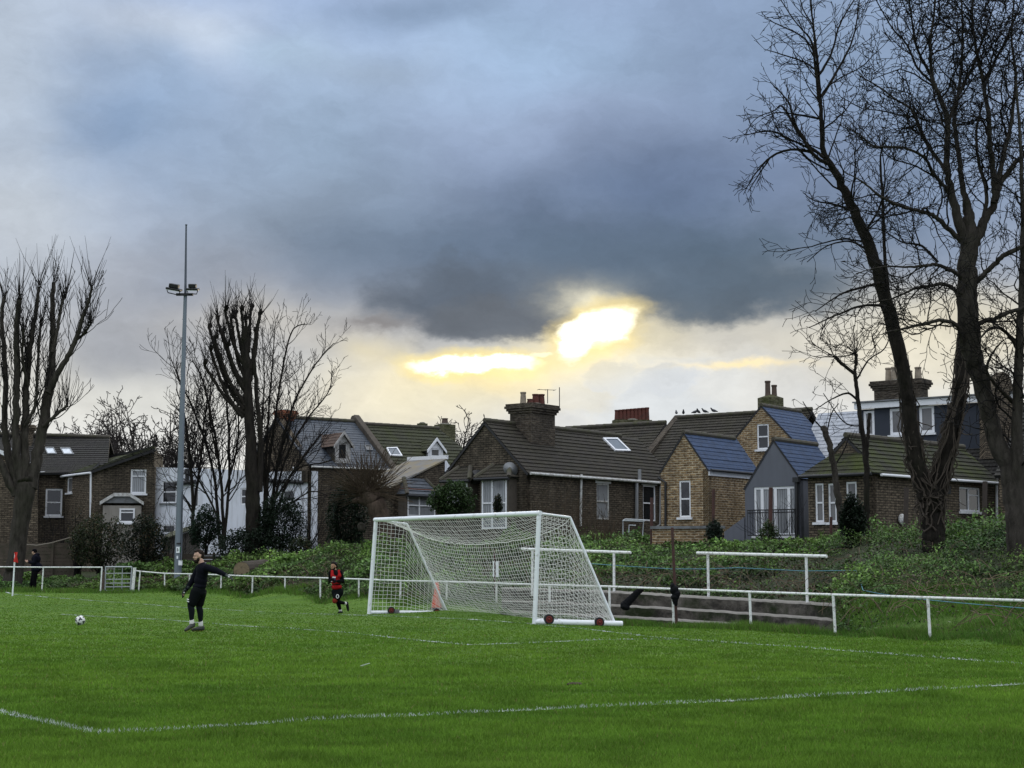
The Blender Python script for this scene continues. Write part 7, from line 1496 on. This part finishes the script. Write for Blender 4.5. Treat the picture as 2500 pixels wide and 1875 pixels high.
def head(B, c, f, k=1.0):
    A = axes(f); q = lambda x, y, z: Vector(c) + A @ (Vector((x, y, z)) * k)
    B.ell(q(-.012, 0, .03), (.098 * k, .078 * k, .092 * k), A); B.ell(q(.018, 0, -.035), (.072 * k, .062 * k, .082 * k), A); B.ell(q(.045, 0, -.082), (.036 * k, .034 * k, .028 * k), A)
    B.cap(q(.082, 0, .012), .010 * k, q(.104, 0, -.022), .014 * k, k=3); B.ell(q(.083, 0, -.058), (.014 * k, .026 * k, .009 * k), A); B.ell(q(.078, 0, .028), (.016 * k, .055 * k, .010 * k), A)
    for sg in (-1, 1): B.ell(q(-.008, sg * .078, -.005), (.019 * k, .010 * k, .031 * k), A); B.ell(q(.062, sg * .038, -.022), (.024 * k, .022 * k, .02 * k), A)
    return q, A
def eyes(o, q, k, m_eye):
    for sg in (-1, 1):
        mb = MB(); p = q(.079, sg * .033, .008); mb.lathe(p - Vector((0, 0, .007 * k)), [(.003 * k, 0), (.010 * k, .004 * k), (.011 * k, .007 * k), (.010 * k, .010 * k), (.003 * k, .014 * k)], 8); mb.build('eye', m_eye, o)
def cloth(name, col, var=.25, rough=.85, sc=9): return mat_plain(name, col, rough, var, sc, spec=.08, bumps=.4, bscale=22)
m_skin = mat_plain('skin', (.50, .31, .23), .55, .12, 14, spec=.35); m_skin2 = mat_plain('skin_warm', (.36, .20, .12), .55, .12, 14, spec=.35); m_hair = cloth('dark_brown_hair', (.020, .014, .011), .5, .6, 40); m_hairb = cloth('black_hair', (.010, .009, .009), .4, .6, 40); m_eye = mat_plain('eye', (.02, .015, .012), .2, .1)
m_navy = cloth('black_navy_jersey', (.0045, .005, .009)); m_short = cloth('black_shorts', (.0035, .005, .0055)); m_tight = cloth('charcoal_leggings', (.009, .012, .015), .3); m_sock = cloth('white_sock', (.72, .70, .70), .1); m_boot = mat_plain('dark_olive_boot', (.030, .034, .030), .5, .3, 25, dirt=(.20, .16, .05), dirt_amt=.15, dirt_scale=30); m_glove = mat_plain('keeper_glove', (.012, .022, .018), .7, .3, 20, dirt=(.55, .6, .55), dirt_amt=.12, dirt_scale=12); m_gold = mat_plain('gold_boot_sole', (.30, .22, .05), .5, .2); m_wht = mat_plain('white_print', (.75, .75, .76), .7, .1)

# ---- goalkeeper in black ------------------------------------------------------
Y0 = 33.75; J = lambda x, y, dy=0.0: at(x, y, Y0 + dy)
p1 = thing('person', 'bearded man in all-black goalkeeper kit and gloves, looking left with one arm swung back', 'person', tuple(stand(482, Y0)))
hc = J(485, 1358); f = Vector((-1, -.34, -.10)); B = Part(); q, A = head(B, hc, f, 1.06)
nk, chst, wst, hip = J(491, 1373), J(494, 1394), J(490, 1418), J(485, 1441)
B.cap(J(489, 1366), .058, J(493, 1379), .066); TA = axes((-1, -.25, -.05))
B.ell(chst, (.115, .175, .17), TA); B.ell(wst, (.11, .15, .17), TA); B.ell(hip, (.12, .165, .12), TA)
sN, eN, wN = J(505, 1386, -.16), J(530, 1394, -.25), J(551, 1404, -.31); sF, eF, wF = J(486, 1387, .15), J(470, 1417, .13), J(456, 1438, .06)
hN, kN, aN = J(480, 1446, -.10), J(465.5, 1480, -.17), J(468, 1518, -.14); hF, kF, aF = J(490, 1446, .08), J(486, 1481, .06), J(490, 1522, .10)
B.chain([(sN, .062), (eN, .046), (wN, .030)]); B.chain([(sF, .062), (eF, .046), (wF, .030)]); dN, dF = (wN - eN).normalized(), (Vector((-.55, -.1, -.75))).normalized()
hand(B, wN, dN, (0, -.2, -1), -1, .25); hand(B, wF, dF, (.7, -.3, -.3), 1, .4)
for h_, k_, a_ in ((hN, kN, aN), (hF, kF, aF)): B.chain([(h_, .095), (k_, .058), (k_.lerp(a_, .3) + Vector((.014, 0, 0)), .062), (a_, .038)])
tN, tF = J(453, 1538, -.30), J(470, 1537, .0); hlN, hlF = J(472, 1527, -.12), J(495, 1535, .13)
B.cap(hlN, .034, tN, .026); B.cap(hlF, .034, tF, .026); body = B.build('body', m_skin, p1, .0085, 2); eyes(body, q, 1.02, m_eye)
S_ = Part(); S_.ell(chst, (.128, .19, .18), TA); S_.ell(J(492, 1406), (.122, .172, .17), TA); S_.ell(wst, (.136, .17, .17), TA); S_.ell(J(487, 1432), (.146, .178, .085), TA); S_.cap(J(493, 1378), .072, J(494, 1386), .12)
S_.chain([(sN, .084), (eN, .066), (wN - dN * .01, .046)]); S_.chain([(sF, .084), (eF, .066), (wF, .046)]); S_.cap(sN, .075, chst, .1); S_.cap(sF, .075, chst, .1); S_.build('jersey', m_navy, p1, .012, 4)
S_ = Part(); S_.ell(hip, (.148, .185, .125), TA); S_.cap(hN, .13, hN.lerp(kN, .80), .098); S_.cap(hF, .13, hF.lerp(kF, .78), .096); S_.ell(J(486, 1449), (.14, .19, .10), TA); sh_ = S_.build('shorts', m_short, p1, .012, 4)
for k_, a_ in ((kN, aN), (kF, aF)): S_ = Part(); S_.chain([(k_ + Vector((0, 0, .10)), .074), (k_, .068), (k_.lerp(a_, .3) + Vector((.014, 0, 0)), .068), (k_.lerp(a_, .93), .043)]); S_.build('legging', m_tight, p1, .010, 3)
for a_ in (aN, aF): S_ = Part(); S_.cap(a_ + Vector((0, 0, .045)), .048, a_ + Vector((0, 0, -.03)), .050); S_.build('sock', m_sock, p1, .009, 3)
for hl, tt in ((hlN, tN), (hlF, tF)):
    S_ = Part(); d = (tt - hl); up_ = Vector((0, 0, 1)); S_.cap(hl, .043, hl.lerp(tt, .5) + up_ * .012, .046, k=5); S_.cap(hl.lerp(tt, .45) + up_ * .008, .046, tt, .032, k=5); S_.cap(hl + up_ * .03, .042, hl.lerp(tt, .25) + up_ * .03, .040); bo = S_.build('boot', m_boot, p1, .009, 3)
    mb = MB(); dn_ = d.normalized(); sdv = dn_.cross(up_).normalized()
    for w_ in (.05, .3, .62, .9):
        for sg in (-1, 1): c_ = hl + d * w_ + sdv * sg * .02 - up_ * .038; mb.lathe(c_, [(.011, .01), (.008, -.012)], 6)
    mb.build('stud', m_gold, bo)
for w_, d, pn, ts, cu in ((wN, dN, (0, -.2, -1), -1, .25), (wF, dF, (.7, -.3, -.3), 1, .4)):
    S_ = Part(); hand(S_, w_, d, pn, ts, cu, 1.22); S_.cap(w_ - d * .05, .044, w_ + d * .02, .040); gl = S_.build('glove', m_glove, p1, .0075, 2)
    mb = MB(); c_ = w_ + d * .085 + Vector((0, -.052, 0)); mb.box(c_, (.045, .012, .03), Matrix.Rotation(.5, 3, 'Y')); mb.build('glove_patch', m_wht, gl, bevel=.004)
S_ = Part(); S_.ell(q(-.030, 0, .052), (.092, .083, .080), A); S_.ell(q(-.055, 0, .005), (.062, .078, .075), A); S_.ell(q(.03, 0, .098), (.058, .064, .032), A); S_.ell(q(.005, 0, .112), (.062, .060, .036), A); S_.build('hair', m_hair, p1, .008, 2)
S_ = Part(); S_.ell(q(.050, 0, -.092), (.060, .056, .052), A); S_.ell(q(.02, .05, -.062), (.036, .022, .044), A); S_.ell(q(.02, -.05, -.062), (.036, .022, .044), A); S_.ell(q(.082, 0, -.044), (.012, .032, .008), A); S_.build('beard', m_hair, p1, .007, 2)
for y_ in (1464, 1469): mb = MB(); a_, b_ = J(456.5, y_ - 1.5, -.27), J(461, y_ + .5, -.29); mb.tube([a_, b_], .010, 5); mb.build('shorts_mark', m_wht, sh_)

# ---- outfield player in a red bib ------------------------------------------------
Y0 = 45.4
p2 = thing('person', 'jogging player in red bib and black kit, one foot kicked up, left of goal', 'person', tuple(stand(828, Y0)))
hc = J(815, 1383); f = Vector((-.72, -.7, -.02)); B = Part(); q, A = head(B, hc, f, .95); TA = axes((-.75, -.66, -.08))
B.cap(J(816, 1389), .052, J(819, 1396), .060); chst, wst, hip = J(819.5, 1404), J(821, 1424), J(823.5, 1444); B.ell(chst, (.10, .155, .14), TA); B.ell(wst, (.095, .135, .15), TA); B.ell(hip, (.105, .145, .10), TA)
sN, eN, wN = J(831, 1398, -.05), J(836.5, 1419, -.02), J(824.5, 1418.5, -.20); sF, eF, wF = J(808, 1398, .02), J(806, 1419, .08), J(809, 1415, -.12)
B.chain([(sN, .052), (eN, .040), (wN, .028)]); B.chain([(sF, .052), (eF, .040), (wF, .028)]); dN, dF = (wN - eN).normalized(), (wF - eF).normalized(); hand(B, wN, dN, (0, .4, -1), -1, .75, .92); hand(B, wF, dF, (.3, .3, -1), 1, .75, .92)
hN, kN, aN = J(829, 1446, -.05), J(817, 1468, -.16), J(843, 1473, .10); hF, kF, aF = J(819, 1446, .03), J(825, 1470, .04), J(831, 1490, .12)
for h_, k_, a_ in ((hN, kN, aN), (hF, kF, aF)): B.chain([(h_, .082), (k_, .052), (k_.lerp(a_, .3), .052), (a_, .034)])
tN, tF = J(850, 1490, .12), J(826.5, 1496, -.02); hlN, hlF = J(847, 1472, .13), J(834, 1495, .16); B.cap(hlN, .030, tN, .024); B.cap(hlF, .030, tF, .024); body = B.build('body', m_skin2, p2, .0085, 2); eyes(body, q, .95, m_eye)
m_black = cloth('black_base_layer', (.004, .004, .0055)); m_red = cloth('red_bib_mesh', (.33, .014, .016), .3); m_dred = cloth('dark_red_undershorts', (.20, .028, .018), .5)
S_ = Part(); S_.ell(chst, (.112, .168, .150), TA); S_.ell(wst, (.11, .15, .15), TA); S_.cap(J(817, 1394), .066, J(819, 1400), .10); S_.chain([(sN, .070), (eN, .058), (wN, .042)]); S_.chain([(sF, .070), (eF, .058), (wF, .042)]); S_.build('long_sleeved_shirt', m_black, p2, .011, 3)
S_ = Part(); S_.ell(J(819.5, 1409), (.125, .168, .125), TA); S_.ell(J(820.5, 1420), (.125, .168, .14), TA); S_.ell(J(822, 1433), (.135, .172, .09), TA)
for x_, d_ in ((811, -.03), (827.5, -.05)): S_.cap(J(x_, 1394, d_ - .02), .040, J(x_ + 1, 1406, d_ - .06), .06)
for x_, d_ in ((811, .07), (829, .06)): S_.cap(J(x_, 1394, d_), .036, J(x_ + 1, 1406, d_), .06)
bib = S_.build('bib', m_red, p2, .011, 3)
m_blue = mat_plain('blue_print', (.02, .035, .16), .7, .2)
mb = MB(); FB = Face(Plane(J(816, 1415, -.165), Vector((-.55, -.83, 0)))); fbox(mb, FB, *FB.px(808.5, 1417.5), *FB.px(819, 1411.2), 0, .012); mb.build('blue_patch', m_blue, bib, bevel=.003)
mb = MB(); fbox(mb, FB, *FB.px(812, 1411), *FB.px(819.5, 1408), 0, .012); mb.build('white_print', m_wht, bib)
mb = MB(); mb.slab([FB.p3(*FB.px(x, y), .001) for x, y in ((808, 1414), (812, 1420), (809.5, 1421))], FB.n * .012); mb.build('white_print', m_wht, bib)
S_ = Part(); S_.ell(hip, (.125, .165, .105), TA); S_.ell(J(823, 1450), (.13, .17, .08), TA); S_.cap(hN, .118, hN.lerp(kN, .62), .105); S_.cap(hF, .118, hF.lerp(kF, .62), .100); sh_ = S_.build('shorts', m_short, p2, .011, 4)
S_ = Part(); S_.cap(hN.lerp(kN, .55), .088, hN.lerp(kN, .97), .072); S_.cap(hF.lerp(kF, .55), .088, hF.lerp(kF, .90), .074); S_.ell(J(822, 1462), (.10, .13, .05), TA); S_.build('undershorts', m_dred, p2, .010, 3)
for k_, a_ in ((kN, aN), (kF, aF)): S_ = Part(); S_.chain([(k_, .058), (k_.lerp(a_, .35), .060), (k_.lerp(a_, .92), .042)]); S_.build('sock', m_black, p2, .010, 3)
for a_, k_ in ((aN, kN), (aF, kF)): S_ = Part(); d = (a_ - k_).normalized(); S_.cap(a_ - d * .03, .044, a_ + d * .012, .046); S_.build('ankle_sock', m_sock, p2, .009, 2)
for hl, tt in ((hlN, tN), (hlF, tF)): S_ = Part(); S_.cap(hl, .040, hl.lerp(tt, .5), .044, k=5); S_.cap(hl.lerp(tt, .45), .044, tt, .030, k=5); S_.build('boot', cloth('black_boot', (.012, .012, .013), .3, .5), p2, .009, 3)
S_ = Part(); hand(S_, wN, dN, (0, .4, -1), -1, .75, 1.08); S_.build('glove', m_black, p2, .0075, 2); S_ = Part(); hand(S_, wF, dF, (.3, .3, -1), 1, .75, 1.08); S_.build('glove', m_black, p2, .0075, 2)
S_ = Part(); S_.ell(q(-.032, 0, .052), (.088, .082, .078), A); S_.ell(q(-.055, 0, .0), (.058, .076, .07), A); S_.ell(q(.015, 0, .105), (.066, .068, .036), A); S_.build('hair', m_hairb, p2, .008, 2)
S_ = Part(); S_.ell(q(.044, 0, -.086), (.046, .050, .036), A); S_.ell(q(.02, .05, -.06), (.032, .02, .04), A); S_.ell(q(.02, -.05, -.06), (.032, .02, .04), A); S_.build('beard', m_hairb, p2, .007, 2)
mb = MB(); p_ = J(824, 1456, -.235)
n_ = 14; pv = [p_ + Vector((.034 * math.cos(2 * math.pi * i / n_ ), 0, .05 * math.sin(2 * math.pi * i / n_))) for i in range(n_ + 1)]; mb.tube(pv, .010, 6); mb.build('shorts_badge', m_wht, sh_)

# ---- person in the dark coat behind the railing ------------------------------------
Y0 = 66.6
p3 = thing('person', 'person in dark hooded coat and black trousers standing beyond the left railing', 'person', tuple(stand(82, Y0)))
hc = J(83.5, 1347.5); f = Vector((-1, .15, -.12)); B = Part(); q, A = head(B, hc, f, 1.0); TA = axes((-1, .1, -.05)); chst, wst, hip = J(88, 1365), J(88, 1381), J(87, 1394)
B.cap(J(85, 1351), .055, J(87, 1357), .065); B.ell(chst, (.12, .18, .17), TA); B.ell(wst, (.12, .16, .16), TA); B.ell(hip, (.12, .165, .11), TA)
sN, eN, wN = J(88, 1360, -.17), J(84, 1374, -.20), J(71, 1373, -.10); sF, eF, wF = J(86, 1360, .17), J(81, 1373, .18), J(70, 1371, .06)
for s_, e_, w_ in ((sN, eN, wN), (sF, eF, wF)): B.chain([(s_, .055), (e_, .044), (w_, .029)])
hand(B, wN, Vector((-1, .2, .15)), (0, .6, .6), -1, .5); hand(B, wF, Vector((-1, -.2, .15)), (0, -.6, .6), 1, .5)
hN, kN, aN = J(86, 1398, -.09), J(84.5, 1417, -.10), J(85, 1435, -.09); hF, kF, aF = J(84, 1398, .09), J(79, 1417, .10), J(74.5, 1434, .10)
for h_, k_, a_ in ((hN, kN, aN), (hF, kF, aF)): B.chain([(h_, .088), (k_, .056), (a_, .040)])
B.cap(J(87, 1439.5, -.08), .036, J(79, 1440.5, -.12), .03); B.cap(J(77, 1438.5, .11), .036, J(70, 1439, .08), .03); body = B.build('body', m_skin, p3, .009, 2); eyes(body, q, 1.0, m_eye)
m_coat = cloth('dark_navy_coat', (.005, .0055, .011)); m_tr = cloth('black_trousers', (.003, .003, .0045))
S_ = Part(); S_.ell(chst, (.185, .23, .20), TA); S_.ell(wst, (.20, .225, .18), TA); S_.ell(J(88, 1391), (.20, .22, .12), TA); S_.ell(J(97, 1384), (.10, .17, .16), TA)
for s_, e_, w_ in ((sN, eN, wN), (sF, eF, wF)): S_.chain([(s_, .088), (e_, .076), (w_, .055)])
S_.ell(J(90, 1354), (.12, .13, .07), TA); S_.build('coat', m_coat, p3, .013, 4)
S_ = Part(); S_.ell(hip, (.14, .19, .11), TA)
for h_, k_, a_ in ((hN, kN, aN), (hF, kF, aF)): S_.chain([(h_, .112), (k_, .085), (a_, .066)])
S_.build('trousers', m_tr, p3, .012, 3)
S_ = Part(); S_.ell(q(-.018, 0, .055), (.105, .090, .078), A); S_.ell(q(-.035, 0, .01), (.088, .09, .06), A); S_.build('woolly_hat', m_tr, p3, .009, 2)
for a_, b_ in ((J(87, 1439.5, -.08), J(79, 1440.5, -.12)), (J(77, 1438.5, .11), J(70, 1439, .08))): S_ = Part(); S_.cap(a_, .045, b_, .036); S_.build('shoe', m_tr, p3, .01, 2)
